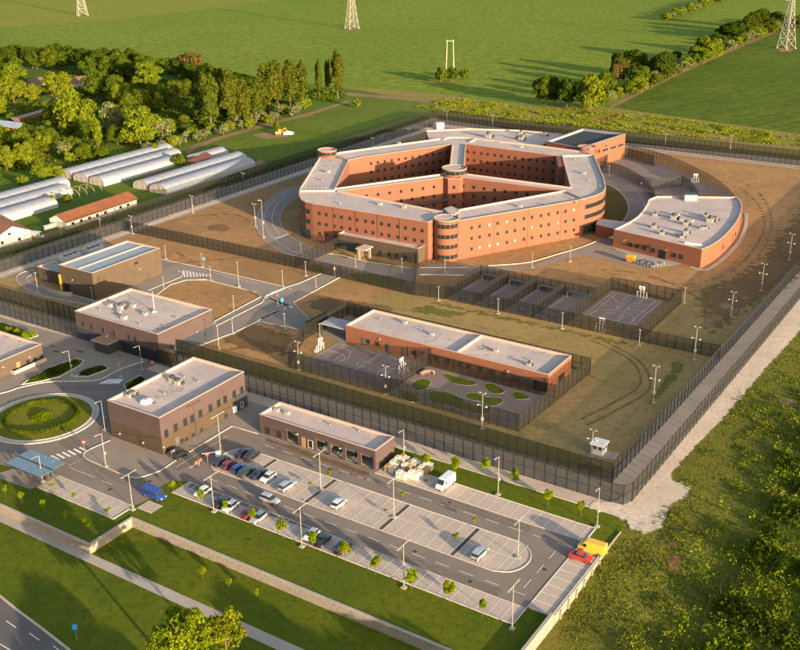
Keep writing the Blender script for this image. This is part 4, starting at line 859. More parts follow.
def awning(root, x0, x1, z, dpt, p0, p1, m):
    s0, s1 = at_height(x0, z, p0, p1), at_height(x1, z, p0, p1); u = Vector((p1[0]-p0[0], p1[1]-p0[1])).normalized(); n = (u.y, -u.x)
    a = (p0[0]+u.x*s0, p0[1]+u.y*s0); b = (p0[0]+u.x*s1, p0[1]+u.y*s1)
    mb = MB(); mb.prism([(a[0]+n[0]*dpt, a[1]+n[1]*dpt), (b[0]+n[0]*dpt, b[1]+n[1]*dpt), b, a], z, z+.25, bottom=True); mb.quad((*a, z), (*b, z), (b[0]+n[0]*dpt, b[1]+n[1]*dpt, z), (a[0]+n[0]*dpt, a[1]+n[1]*dpt, z)); mb.build('canopy', m, root)
awning(r, 652, 668, 3.9, 2.0, p0, p1, plain('canopy', (.14, .1, .07))); awning(r, 612, 627, 3.9, 2.5, p0, p1, MATS['canopy'])
e0, e1 = K([(702, 249.4), (724, 236.5)])
windows_px(r, e0, e1, [(715, 253.5), (720.5, 249.6)], 2.2, 1.1)
e2 = K([(736, 223)])[0]; windows_px(r, e1, e2, [(723, 246.5), (725.5, 244.5), (727.5, 242.5), (733, 236.5), (735.5, 234)], 1.0, 1.3)
zr = hk-.5
for x, y, k, d in ((655, 216, 1.1, 1), (674, 219, 1.5, 1), (677, 216, 1.2, 0), (682, 220.5, 1.1, 0), (691, 222, 1.1, 0), (686, 225, 1.2, 1), (654, 228, 1.2, 1), (662, 234.5, 1.1, 1), (681, 237, 1.3, 0), (676, 236, 1, 0), (686, 233.5, 1.2, 1), (706, 217, 1.1, 1), (710, 222, 1.6, 1), (715, 221, 1.2, 1), (702, 229, .9, 1), (705.5, 229, .9, 1), (682, 238, 1, 1)):
    vent(r, x, y, zr, k*1.15, bool(d))
c = G(690, 200, zr); mb = MB(); mb.box((*c, zr+1.2), (4.6, 3.2, 2.2), YAW+.5); o = mb.build('rooftop_unit', plain('ahu_grey', (.48, .46, .43)), r); mb = MB(); mb.box((*c, zr+2.5), (4.9, 3.5, .3), YAW+.5); mb.build('unit_lid', frame_d, o)
c = G(693, 244.5, zr); mb = MB(); mb.box((*c, zr+.25), (5.5, 1.1, .5), YAW+.03); mb.build('skylight', white_m, r)
mb = MB(); lk = GG([(596, 221), (604, 218.2), (624, 221), (640, 224), (629, 233), (612, 230)], 4.2)
r2 = r
mb.prism(ccw(GG([(598, 218.3), (640, 223.5), (620, 230.5), (596, 224.5)], 4.3)), -.2, 4.3); mb.build('link_corridor', brick, r)
mb = MB(); mb.sheet([ccw(GG([(598, 218.3), (640, 223.5), (620, 230.5), (596, 224.5)], 4.32))], 4.33); mb.build('link_corridor_roof', roof_m, r)
# pavement strip round its curved foot
mb = MB(); mb.ribbon(catmull(GG([(690, 267), (704, 270), (716, 264), (730, 252), (741, 238), (746, 224), (746, 214)]), False, 4), 1.3, .05, .17); struct('pavement', mb, concrete)
# ---- sports hall at the back
r = bthing('sports_hall', 'tall orange brick hall with dark sheet roof behind the right end of the prison', 'building', G(600, 160, 0))
hh = 11.5
def Q(l): return GG(l, hh)
F0, F1, F2, F3 = Q([(580.6, 148)])[0], Q([(625.6, 133.8)])[0], Q([(582.5, 128.5)])[0], Q([(546, 141.4)])[0]
shell(r, [F3, F0, F1, F2], hh, bands=[(-.2, hh, brick)], par=1.0, t=.7, roofm=mat_seam('dark_sheet_roof', (0.045, 0.060, 0.072), (A[0], A[1], 0), .7, .85), copm=coping_grey)
windows_px(r, F0, F1, [(540+x/8, 115+y/8) for x, y in ((350, 288), (397, 290), (440, 288), (470, 290))], 1.6, 1.5)
windows_px(r, F0, F1, [(540+x/8, 115+y/8) for x, y in ((522, 278), (585, 260), (645, 241))], 4.6, .9, mull=2)
windows_px(r, F0, F1, [(606, 145.6)], 1.0, .9)
tw = G(586.5, 146.5, 11.8); mb = MB(); mb.cyl(tw, 4.0, 0, 11.9, 28, cap=False); o = mb.build('stair_tower', brick, r); mb = MB(); mb.cyl(tw, 4.0, 11.2, 11.6, 28); mb.build('tower_roof', roof_m, o)
# ---- long low roof behind the prison
r = bthing('rear_building', 'broad low building with pale roof behind the prison towards the far fence', 'building', G(490, 140, 0))
shell(r, GG([(429, 140.2), (426, 130.5), (470, 128.5), (520, 130), (564, 134), (546, 143), (540, 146.5), (487, 143), (450, 141)], 9.0), 9.0, bands=[(-.2, 9.0, brick)])
for x, y, k in ((488.5, 137.5, 2.2), (521, 134, 1.6), (521, 140, 1.8), (544.5, 136, 1.6), (517, 139, 1.2), (523, 137, 1.2)): vent(r, x, y, 8.5, k, True)
r = bthing('transformer_hut', 'small white cabin in the grass by the far fence corner', 'hut', G(440, 125))
c = G(439.5, 128.5); mb = MB(); mb.box((*c, 1.5), (4.2, 3.2, 3.0), .3); mb.build('wall', white_m, r); mb = MB(); mb.box((*c, 3.15), (4.6, 3.6, .3), .3); mb.build('roof', roof_m, r)
# ================================================================== FARM: houses, greenhouses, shed
def gable_house(name, label, ridge_a, ridge_b, half, ze, zr, wallm, roofm, wins=(), chim=None):
    """ridge_a/b world points of the two ridge ends"""
    c = ((ridge_a[0]+ridge_b[0])/2, (ridge_a[1]+ridge_b[1])/2); r = bthing(name, label, 'house', c)
    u = Vector((ridge_b[0]-ridge_a[0], ridge_b[1]-ridge_a[1])).normalized(); n = Vector((u.y, -u.x))
    def pt(e, s, z, ex=0.0): p = (ridge_a if e == 0 else ridge_b); return (p[0]+n.x*s+u.x*ex, p[1]+n.y*s+u.y*ex, z)
    mb = MB()
    mb.quad(pt(0, half, -.2), pt(1, half, -.2), pt(1, half, ze), pt(0, half, ze)); mb.quad(pt(1, -half, -.2), pt(0, -half, -.2), pt(0, -half, ze), pt(1, -half, ze))
    for e in (0, 1): mb.add([pt(e, half, -.2), pt(e, -half, -.2), pt(e, -half, ze), pt(e, 0, zr-.1), pt(e, half, ze)], [(0, 1, 2, 3, 4)])
    mb.build('wall', wallm, r)
    mb = MB(); sl = (zr-ze)/half; o = .6; x = .5
    for sg in (1, -1):
        a0, a1 = pt(0, sg*(half+o), ze-sl*o, -x), pt(1, sg*(half+o), ze-sl*o, x); b0, b1 = pt(0, 0, zr, -x), pt(1, 0, zr, x)
        mb.quad(a0, a1, b1, b0); up = lambda p: (p[0], p[1], p[2]+.18)
        mb.quad(up(a0), up(a1), up(b1), up(b0)); mb.quad(a0, a1, up(a1), up(a0)); mb.quad(a0, b0, up(b0), up(a0)); mb.quad(a1, b1, up(b1), up(a1))
    ro = mb.build('roof', roofm, r)
    if chim: mb = MB(); q = pt(0, chim[1], 0, chim[0]); mb.box((q[0], q[1], zr), (.8, .8, 2.2), YAW); mb.build('chimney', brick_red, ro)
    for side, s, z, w, h in wins:
        if side == 'L': p0, p1 = pt(0, half, 0), pt(1, half, 0)
        else: p0, p1 = pt(1, half, 0), pt(1, -half, 0)
        if side == 'L' or True: window(r, p0[:2], p1[:2], s, z, w, h, fm=frame_d)
    return r
ra, rb = G(57, 214.6, 5.2), G(127.5, 191.8, 5.2)
LL = math.hypot(ra[0]-rb[0], ra[1]-rb[1])
gable_house('farm_house', 'long white farm building under an orange tiled roof beside the left fence', ra, rb, 4.6, 3.0, 5.2, render_w, terracotta, [('L', i*4.2+3, 1.6, 1.3, 1.0) for i in range(int(LL/4.2))]+[('E', 4.6, 1.8, 1.2, 1.2)])
ra, rb = G(-14, 221, 6.4), G(12.5, 226.2, 6.4)
# the white gable of this house faces the fence
ra = G(-28, 206, 7.0); rb = G(11.8, 226.2, 7.0)
gable_house('farm_house', 'white gabled house with brown tiled roof at the left edge above the fence', ra, rb, 6.6, 4.0, 7.0, render_w, mat('brown_tiles', (.28, .13, .07), (.2, .09, .05), .3, 4, .85), [('E', 2.2, 1.7, 1.0, 1.0), ('E', 8.6, 1.7, 1.0, 1.0), ('E', 5.2, 4.4, 1.1, .9)])
r = bthing('garden_wall', 'low white wall running on from the long tiled farm building', 'wall', G(55, 227))
mb = MB(); mb.ribbon(GG([(44.5, 230.5), (50, 228.8), (66, 224.5), (80, 220.6)]), .4, 0, 1.5); mb.build('masonry', render_w, r); mb = MB(); mb.ribbon(GG([(44.5, 230.5), (50, 228.8), (66, 224.5), (80, 220.6)]), 1.4, 1.5, 1.7); mb.build('coping', white_m, r)
r = bthing('field_shed', 'open shed with rusty red sheet roof behind the greenhouses', 'shed', G(198, 160))
mb = MB(); q = GG([(187, 160.5), (206, 153), (213.5, 156.5), (196, 163)], 3.0); mb.quad(*[(*p, z) for p, z in zip(q, (2.7, 3.4, 3.3, 2.5))]); mb.quad(*[(*p, z+.14) for p, z in zip(q, (2.7, 3.4, 3.3, 2.5))]); mb.build('roof', mat('rusty_sheet', (.30, .085, .05), (.2, .06, .04), .4, 3, .7), r)
for p in q: mb = MB(); c = (p[0]*.985+q[0][0]*.0+.015*q[2][0], p[1]*.985+.015*q[2][1]); mb.cyl(c, .12, -.1, 2.5, 6); mb.build('post', plain('weathered_timber', (.16, .11, .07)), r)
mb = MB(); mb.prism(ccw([(p[0]*.93+q[2][0]*.07, p[1]*.93+q[2][1]*.07) for p in q]), -.1, 1.2); mb.build('stored_hay', mat('hay', (.33, .22, .10), (.25, .16, .07), .5, 3), r)
for (pts, lab) in (([(-4, 122.5), (18, 128.5), (19, 131.8), (-4, 126)], 'pale blue sheet roof shed half hidden among the trees at the left edge'),):
    r = bthing('shed', lab, 'shed', G(8, 127)); w = ccw(GG([(-12, 119), (21.5, 123), (20, 128.5), (-12, 126)], 3.2)); mb = MB(); mb.prism(w, -.1, 3.2, top=False); mb.build('wall', brick_red, r); mb = MB(); mb.sheet([offset(w, -.5, True)], 3.3); mb.build('roof', mat_seam('pale_blue_sheet', (.50, .56, .60), (A[0], A[1], 0), .8), r)
r = bthing('shed', 'long narrow grey roofed shed beyond the first garden trees on the left', 'shed', G(30, 117)); w = ccw(GG([(11, 118.4), (46, 108.6), (48.5, 110.2), (14, 120.2)], 2.6)); mb = MB(); mb.prism(w, -.1, 2.6, top=False); mb.build('wall', brick_red, r); mb = MB(); mb.sheet([offset(w, -.4, True)], 2.7); mb.build('roof', mat('fibre_cement', (.30, .28, .25), (.22, .2, .18), .3, 2), r)
def barn(label, a, b, half, ze, zr, rm):
    gable_house('old_house', label, a, b, half, ze, zr, plain('grey_wall', (.25, .22, .2)), rm)
oldtile = mat('weathered_tiles', (.19, .115, .085), (.13, .08, .06), .3, 3)
barn('old farmhouse with weathered brown roof deep in the wood on the left', G(27, 79.5, 6), G(50, 75.5, 6), 5.5, 3.4, 6, oldtile)
barn('second weathered roof in the wood, right of the round crowned tree', G(68, 78, 6), G(90, 75, 6), 6.0, 3.2, 6, oldtile)
film = plain('greenhouse_film', (0.27, 0.295, 0.35), 0.45, spec=.4)
fr_m = plain('greenhouse_frame', (.32, .27, .22), .6)
def tunnel(a0, a1, b0, b1, h, label, endm=None, open_end=0.0):
    c = P((a0+a1)/2, (b0+b1)/2); r = bthing('greenhouse', label, 'greenhouse', c, 'film covered tunnel greenhouses'); n = 14
    w = (a1-a0)/2; am = (a0+a1)/2
    prof = [(am-w*math.cos(math.pi*i/n), 1.1*(0 if i in (0, n) else 1)+((h-1.1)*math.sin(math.pi*i/n)**.85 if 0 < i < n else 0)) for i in range(n+1)]
    nb = max(2, int((b1-b0)/2.5)); mb = MB(); k = len(prof)
    for j in range(nb+1):
        for i, (a, z) in enumerate(prof):
            sag = -.10*math.sin(math.pi*((j % 1)))+(.07 if j % 2 else -.02)*(z > .5); mb.v.append((*P(a, b0+(b1-b0)*j/nb), max(z+sag, 0)))
    mb.f = [(j*k+i, j*k+i+1, (j+1)*k+i+1, (j+1)*k+i) for j in range(nb) for i in range(k-1)]
    mb.build('film_cover', film, r, smooth=False)
    q = MB()
    for j in range(nb+1):
        for i in range(n):
            q.tube((*P(prof[i][0], b0+(b1-b0)*j/nb), prof[i][1]+.12), (*P(prof[i+1][0], b0+(b1-b0)*j/nb), prof[i+1][1]+.12), .035, n=3, cap=False)
    q.build('hoops', galv, r)
    for b, nm in ((b0, 'end_wall'), (b1, 'end_wall')):
        q = MB(); q.add([(*P(a, b), max(z-.1, 0)) for a, z in prof], [tuple(range(k))]); q.build(nm, endm or mat('end_film', (.34, .32, .30), (.24, .22, .20), .4, 2), r)
    q = MB()
    for b in (b0-.04,):
        for i in range(n):
            q.tube((*P(prof[i][0], b), prof[i][1]), (*P(prof[i+1][0], b), prof[i+1][1]), .13, n=5)
        q.tube((*P(am-1.6, b), 0), (*P(am-1.6, b), h*.8), .12, n=5); q.tube((*P(am+1.6, b), 0), (*P(am+1.6, b), h*.8), .12, n=5)
    q.build('end_frame', fr_m, r)
tunnel(-325.5, -315.8, 301.5, 359.0, 4.0, 'tunnel greenhouse nearest to the left fence, right of its twin')
tunnel(-336.5, -327.0, 302.5, 366.0, 4.0, 'tunnel greenhouse standing directly behind the one nearest to the fence')
tunnel(-358.5, -349.5, 297.5, 346.0, 3.9, 'front tunnel greenhouse of the middle group of three')
tunnel(-369.5, -360.0, 298.0, 356.0, 3.9, 'middle tunnel greenhouse in the group of three')
tunnel(-381.5, -371.5, 299.0, 362.0, 3.9, 'rear tunnel greenhouse of the group of three')
tunnel(-349.9, -340.5, 180, 265.0, 3.9, 'front tunnel greenhouse at the left edge with a teal end wall', plain('teal_sheet', (.03, .17, .15), .6))
tunnel(-361.5, -351.5, 180, 282.0, 3.9, 'middle tunnel greenhouse of the left edge group')
tunnel(-372.0, -362.5, 180, 290.0, 3.9, 'rear tunnel greenhouse at the left edge beside the orchard')
tunnel(-352.5, -344.0, 352.0, 372.0, 3.4, 'short tunnel greenhouse tucked beside the rusty roofed shed')
r = bthing('bare_hoop_row', 'row of bare uncovered greenhouse hoops beside the film tunnels', 'greenhouse frame', P(-356, 285))
for j in range(7):
    q = MB(); b = 267+j*4.0; pr = [(-352.5+4.8*-math.cos(math.pi*i/10), 1+2.6*math.sin(math.pi*i/10) if 0 < i < 10 else 0) for i in range(11)]
    for i in range(10): q.tube((*P(pr[i][0]+4, b), pr[i][1]), (*P(pr[i+1][0]+4, b), pr[i+1][1]), .12, n=5)
    q.build('hoop', fr_m, r)
# ================================================================== WALLS AND FENCES
stone = mat('gabion_stone', (.33, .285, .235), (.19, .165, .14), 1.6, 5.0, .95, .10, 4)
def gabion(label, pts, z0, z1, w=.5):
    c = pts[len(pts)//2]; r = thing('gabion_wall', label, 'wall', (*c, 0), 0, 'stone gabion walls')
    mb = MB(); mb.ribbon(pts, w, z0, z1); mb.build('stone_fill', stone, r)
    mb = MB(); mb.ribbon(offset(pts, 0), w+.12, z1, z1+.12); mb.build('coping', concrete, r)
gabion('stone gabion wall along the lawn from the left edge to its corner', PP([(-400, 107.6), (-143.5, 107.6), (-143.5, 118.9)]), GL-.3, .12)
gabion('long stone gabion wall below the parking lawn, right of the corner', PP([(-143.24, 118.6), (-59.3, 118.6)]), GL-.3, .12)
gabion('pale stone wall running down from the corner of the parking bays', PP([(-58.45, 118.1), (-58.45, 135.3)]), GL-.4, .95)
r = thing('retaining_wall', 'concrete edge and short piers under the right hand column of parking bays', 'wall', (*P(-58.3, 147), 0))
mb = MB(); mb.ribbon(PP([(-58.35, 135.5), (-58.35, 166)]), .25, GL-.4, .26); mb.build('concrete_edge', stone, r)
for i in range(8): mb = MB(); mb.box((*P(-58.05, 138+i*3.4), -.95), (.3, .4, 2.0), YAW); mb.build('pier', stone, r)
def post_mesh(h, w=.11):
    mb = MB(); mb.box((0, 0, h/2), (w, w, h)); mb.box((0, 0, h+.02), (w*1.4, w*1.4, .05)); me = bpy.data.meshes.new('post'); me.from_pydata([tuple(v) for v in mb.v], [], mb.f); me.materials.append(dark_steel); return me
PM = {}
def fence(label, pts, h=4.7, sp=2.5, m=None, mid=True, group='mesh security fences', name='mesh_fence', z0=0.0, closed=False, name2=None, pw=.16):
    c = pts[len(pts)//2]; r = thing(name, label, 'fence', (*c, z0), 0, group)
    if closed: pts = pts+[pts[0]]
    mb = MB(); n = len(pts)
    for i in range(n-1): mb.quad((*pts[i], z0+.06), (*pts[i+1], z0+.06), (*pts[i+1], z0+h), (*pts[i], z0+h))
    mb.build('mesh_panel', m or mesh_m, r)
    mb = MB(); mb.ribbon(pts, .09, z0+h-.1, z0+h)
    if mid: mb.ribbon(pts, .06, z0+h*.52, z0+h*.52+.09)
    mb.build('rail', dark_steel, r)
    k = (h, pw); PM.setdefault(k, post_mesh(h, pw)); me = PM[k]
    tot = sum(math.dist(pts[i], pts[i+1]) for i in range(n-1)); cnt = min(97, max(2, round(tot/sp)+1)); d = tot/(cnt-1); acc = 0; i = 0
    for q in range(cnt):
        t = q*d
        while i < n-2 and acc+math.dist(pts[i], pts[i+1]) < t-1e-6: acc += math.dist(pts[i], pts[i+1]); i += 1
        L = math.dist(pts[i], pts[i+1]); f = (t-acc)/L; x = pts[i][0]+(pts[i+1][0]-pts[i][0])*f; y = pts[i][1]+(pts[i+1][1]-pts[i][1])*f
        o = bpy.data.objects.new('post', me); COL.objects.link(o); o.parent = r; o.location = (x-c[0], y-c[1], 0)
        o.rotation_euler = (0, 0, math.atan2(pts[i+1][1]-pts[i][1], pts[i+1][0]-pts[i][0]))
    return r
def sub(p, q, n=1): return [(p[0]+(q[0]-p[0])*i/n, p[1]+(q[1]-p[1])*i/n) for i in range(n+1)]
F = lambda lab, l, **k: fence(lab, PP(l), **k)
F('outer perimeter fence along the front from the gatehouse to the bottom right corner', [(-193.3, 175.2), (-64, 175.0), (-61.5, 175.4), (-60.6, 177.6)])
F('inner perimeter fence along the front from the gatehouse to the bottom right corner', [(-193.3, 182.5), (-66.9, 182.3)])
F('outer perimeter fence along the front, left of the gatehouse', [(-303.3, 176.2), (-226, 176.4)])
F('inner perimeter fence along the front, left of the gatehouse', [(-293, 184.0), (-226, 184.2)])
F('outer perimeter fence climbing the right side beside the gravel track', [(-60.5, 177.8), (-59.4, 345)])
F('inner perimeter fence climbing the right side inside the gravel strip', [(-66.8, 182.5), (-66, 345)])
F('outer perimeter fence far along the right side, mostly past the frame', [(-59.4, 345.5), (-59.4, 496.5)])
F('inner perimeter fence far along the right side, mostly past the frame', [(-66, 345.5), (-66, 484)])
F('outer perimeter fence beside the farm houses on the left', [(-303.3, 176.6), (-303.3, 300)], sp=2.6)
F('outer perimeter fence beyond the greenhouses up to the far corner', [(-303.3, 300.4), (-303.3, 497)], sp=2.6)
F('inner perimeter fence beside the workshop on the left', [(-293, 184.5), (-293, 300)], sp=2.6)
F('inner perimeter fence left of the prison up to the far corner', [(-293, 300.4), (-293, 485)], sp=2.6)
F('outer perimeter fence behind the prison, left half', [(-303, 497.3), (-185, 497.3)], sp=2.6)
F('outer perimeter fence behind the prison, right half past the sports hall', [(-184.6, 497.3), (-60, 497.3)], sp=2.6)
F('inner perimeter fence behind the prison, left half', [(-293, 486), (-185, 486)], sp=2.6)
F('inner perimeter fence behind the prison, right half past the sports hall', [(-184.6, 486), (-66, 486)], sp=2.6)
F('mesh fence between the bare ground and the loop road, left of the road gate', [(-292.6, 256.0), (-199.8, 256.0)], h=4.3)
F('mesh fence between the road gate and the entrance wing lawn', [(-191.5, 256.0), (-163, 254.8), (-152.5, 257.2)], h=4.3)
F('short mesh fence from the road gate to the left end of the entrance wing', [(-210.5, 256.3), (-210.4, 280.3)], h=4.3)
F('short mesh fence from the lawn corner to the right end of the entrance wing', [(-163, 255.2), (-176.8, 280.2)], h=4.3)
gt = thing('road_gate', 'pair of steel gate leaves across the yard road before the loop road', 'gate', (*P(-195.5, 256), 0))
for a0, a1 in ((-199.6, -195.7), (-195.5, -191.7)):
    mb = MB(); p, q = P(a0, 256), P(a1, 256); mb.ribbon([p, q], .1, .15, .3); mb.ribbon([p, q], .1, 4.1, 4.25)
    for k in range(5): t = k/4; mb.box((p[0]+(q[0]-p[0])*t, p[1]+(q[1]-p[1])*t, 2.2), (.12, .12, 4.0), YAW)
    o = mb.build('gate_leaf', dark_steel, gt); mb = MB(); mb.quad((*p, .3), (*q, .3), (*q, 4.1), (*p, 4.1)); mb.build('mesh_panel', mesh_m, o)
# exercise cages
F('front mesh fence of the exercise cages and large ball court', [(-152.3, 257.2), (-89.2, 257.0)], h=4.4)
F('rear mesh fence of the four exercise cages', [(-152.3, 279.6), (-112.2, 279.6)], h=4.4)
F('left end mesh fence of the row of exercise cages', [(-152.3, 257.4), (-152.3, 279.4)], h=4.4)
for a, lab in ((-142.4, 'first mesh divider from the left between the exercise cages'), (-132.4, 'second mesh divider from the left between the exercise cages'), (-122.6, 'third mesh divider from the left between the exercise cages')):
    F(lab, [(a, 257.4), (a, 279.4)], h=4.4)
F('mesh divider between the last exercise cage and the large ball court', [(-112, 257.4), (-112, 291)], h=4.4)
F('rear mesh fence of the large ball court', [(-111.8, 291.2), (-89.6, 291.2)], h=4.4)
F('right side mesh fence of the large ball court', [(-89.4, 257.4), (-89.4, 291)], h=4.4)
F('mesh fence linking the ball court to the right perimeter fence', [(-88.9, 257.0), (-67.2, 257.0)], h=4.0)
# recreation yard by the brick block
F('front mesh fence of the yard before the brick cell block', [(-162.0, 192.1), (-94.2, 192.1)], h=4.7)
F('right side mesh fence of the yard by the brick cell block', [(-93.9, 192.3), (-92.6, 230.2)], h=4.7)
F('rear mesh fence behind the brick cell block', [(-170.3, 230.5), (-92.8, 230.5)], h=4.4)
F('left side mesh fence of the yard beside the small link roof', [(-162.2, 192.3), (-170.0, 209.2), (-170.3, 230.2)], h=4.4)
F('mesh divider between the small ball court and the garden yard', [(-131, 192.3), (-131, 213.9)], h=4.4)
F('mesh fence close along the front wall of the brick cell block', [(-130.6, 212.2), (-96.6, 212.2), (-94.0, 212.2)], h=3.8)
gt = thing('yard_gate', 'dark steel gate at the left end of the brick block yard', 'gate', (*P(-171.5, 216), 0))
mb = MB(); mb.ribbon(PP([(-171.6, 212.5), (-171.6, 221.5)]), .12, .1, 4.3); mb.build('gate_leaf', dark_steel, gt)
for b in (212.3, 221.7): mb = MB(); mb.box((*P(-171.6, b), 2.3), (.3, .3, 4.6), YAW); mb.build('post', dark_steel, gt)
# curved yards between hall and curved building
def FP(lab, l, z=0, **k): return fence(lab, catmull(GG(l, z), False, 4), **k)
FP('curved outer mesh fence round the walking yards behind the curved building', [(628, 155.5), (645, 159), (662, 164), (680, 171), (697, 179.5), (712, 188), (725, 198), (734, 208)], h=4.8, m=mesh_l)
FP('curved inner mesh fence of the walking yards beside the ring road', [(600, 172), (612, 173.5), (624, 177.5), (636, 184), (646, 192), (654, 203)], h=4.8, m=mesh_m)
fence('straight mesh divider running from the sports hall corner across the walking yards', GG([(625, 157), (640, 161.5), (654, 166.5)]), h=4.6)
fence('mesh divider across the middle of the walking yards', GG([(651, 190), (682, 186.5)]), h=4.4)
fence('mesh divider meeting the roof edge of the curved building', catmull(GG([(681, 185.5), (690, 192), (697, 202)]), False, 3), h=4.6)
fence('short mesh divider under the brick wall of the sports hall', GG([(602, 171), (608, 162.5)]), h=4.4)
# ================================================================== LAMPS AND MASTS
def zat(px, py, ytop):
    g = G(px, py); lo, hi = 0.0, 80.0
    for _ in range(40):
        m = (lo+hi)/2; q = Vector((g[0], g[1], m-CAM_H)); y = 325+FOC*q.dot(CD)/q.dot(_f)
        if y > ytop: lo = m
        else: hi = m
    return lo
def make_lamp(kind):
    h = {'street': 9.5, 'double': 9.5, 'yard': 6.2, 'flood': 9.0, 'mast': 10.5}[kind]
    r = thing('street_lamp' if kind in ('street', 'double', 'yard') else 'floodlight_mast', '', 'street lamp' if kind in ('street', 'double', 'yard') else 'floodlight mast')
    mb = MB(); mb.box((0, 0, .12), (.9, .9, .24)); mb.build('footing', concrete, r)
    mb = MB(); mb.tube((0, 0, 0), (0, 0, h), .085, .055, 8); mb.build('pole', galv_w, r)
    if kind == 'street':
        mb = MB(); mb.tube((0, 0, h), (0, -1.3, h+.25), .07, n=6); a = mb.build('arm', galv_w, r); mb = MB(); mb.box((0, -1.6, h+.28), (.30, .8, .12)); mb.build('lamp_head', galv_w, a)
        mb = MB(); mb.box((.02, .2, 3.9), (.4, .36, .7)); mb.build('control_box', galv_w, r)
    elif kind == 'double':
        mb = MB(); mb.tube((0, -1.4, h+.2), (0, 1.4, h+.2), .07, n=6); mb.tube((0, 0, h), (0, 0, h+.3), .1, n=6); a = mb.build('arm', galv_w, r)
        for s in (-1, 1): mb = MB(); mb.box((0, s*1.7, h+.24), (.30, .8, .12)); mb.build('lamp_head', galv_w, a)
    elif kind == 'yard':
        mb = MB(); mb.box((0, -.1, h+.1), (.6, .5, .14)); mb.build('lamp_head', galv_w, r)
    elif kind == 'flood':
        mb = MB(); mb.tube((-1.0, 0, h), (1.0, 0, h), .08, n=6); a = mb.build('crossarm', galv_w, r)
        for s in (-.8, .8): mb = MB(); mb.box((s, -.15, h+.05), (.42, .3, .28)); mb.build('floodlight', galv_w, a)
        mb = MB(); mb.box((.15, -.25, h*.42), (.5, .4, .8)); mb.build('control_box', galv_w, r)
    else:
        mb = MB(); mb.tube((-.9, 0, h), (.9, 0, h), .08, n=6); a = mb.build('crossarm', galv_w, r)
        for s in (-.7, .7): mb = MB(); mb.box((s, -.15, h+.05), (.42, .3, .28)); mb.build('floodlight', galv_w, a)
        mb = MB(); mb.tube((-1.2, 0, h*.66), (1.2, 0, h*.62), .07, n=6); b = mb.build('camera_arm', galv_w, r)
        for s in (-1.1, 1.1): mb = MB(); mb.box((s, -.12, h*.65), (.2, .5, .2)); mb.build('camera', white_m, b)
        mb = MB(); mb.box((.12, -.25, h*.3), (.5, .45, 1.0)); mb.build('control_box', galv_w, r)
    return r, h
LP = {k: make_lamp(k) for k in ('street', 'double', 'yard', 'flood', 'mast')}
LU = {}
def lamp(px, py, ytop, kind, label, rz=None, z=0):
    p, h0 = LP[kind]; h = zat(px, py, ytop); k = min(max(h/h0, .6), 1.5)
    if not LU.get(kind): LU[kind] = True; o = p
    else: o = copy_tree(p)
    o.location = (*G(px, py, z), z+.05); o.rotation_euler = (0, 0, rz if rz is not None else YAW); o.scale = (1, 1, k); o['label'] = label
    o['group'] = 'lamp posts' if kind in ('street', 'double', 'yard') else 'camera and floodlight masts'
A0 = YAW+math.pi
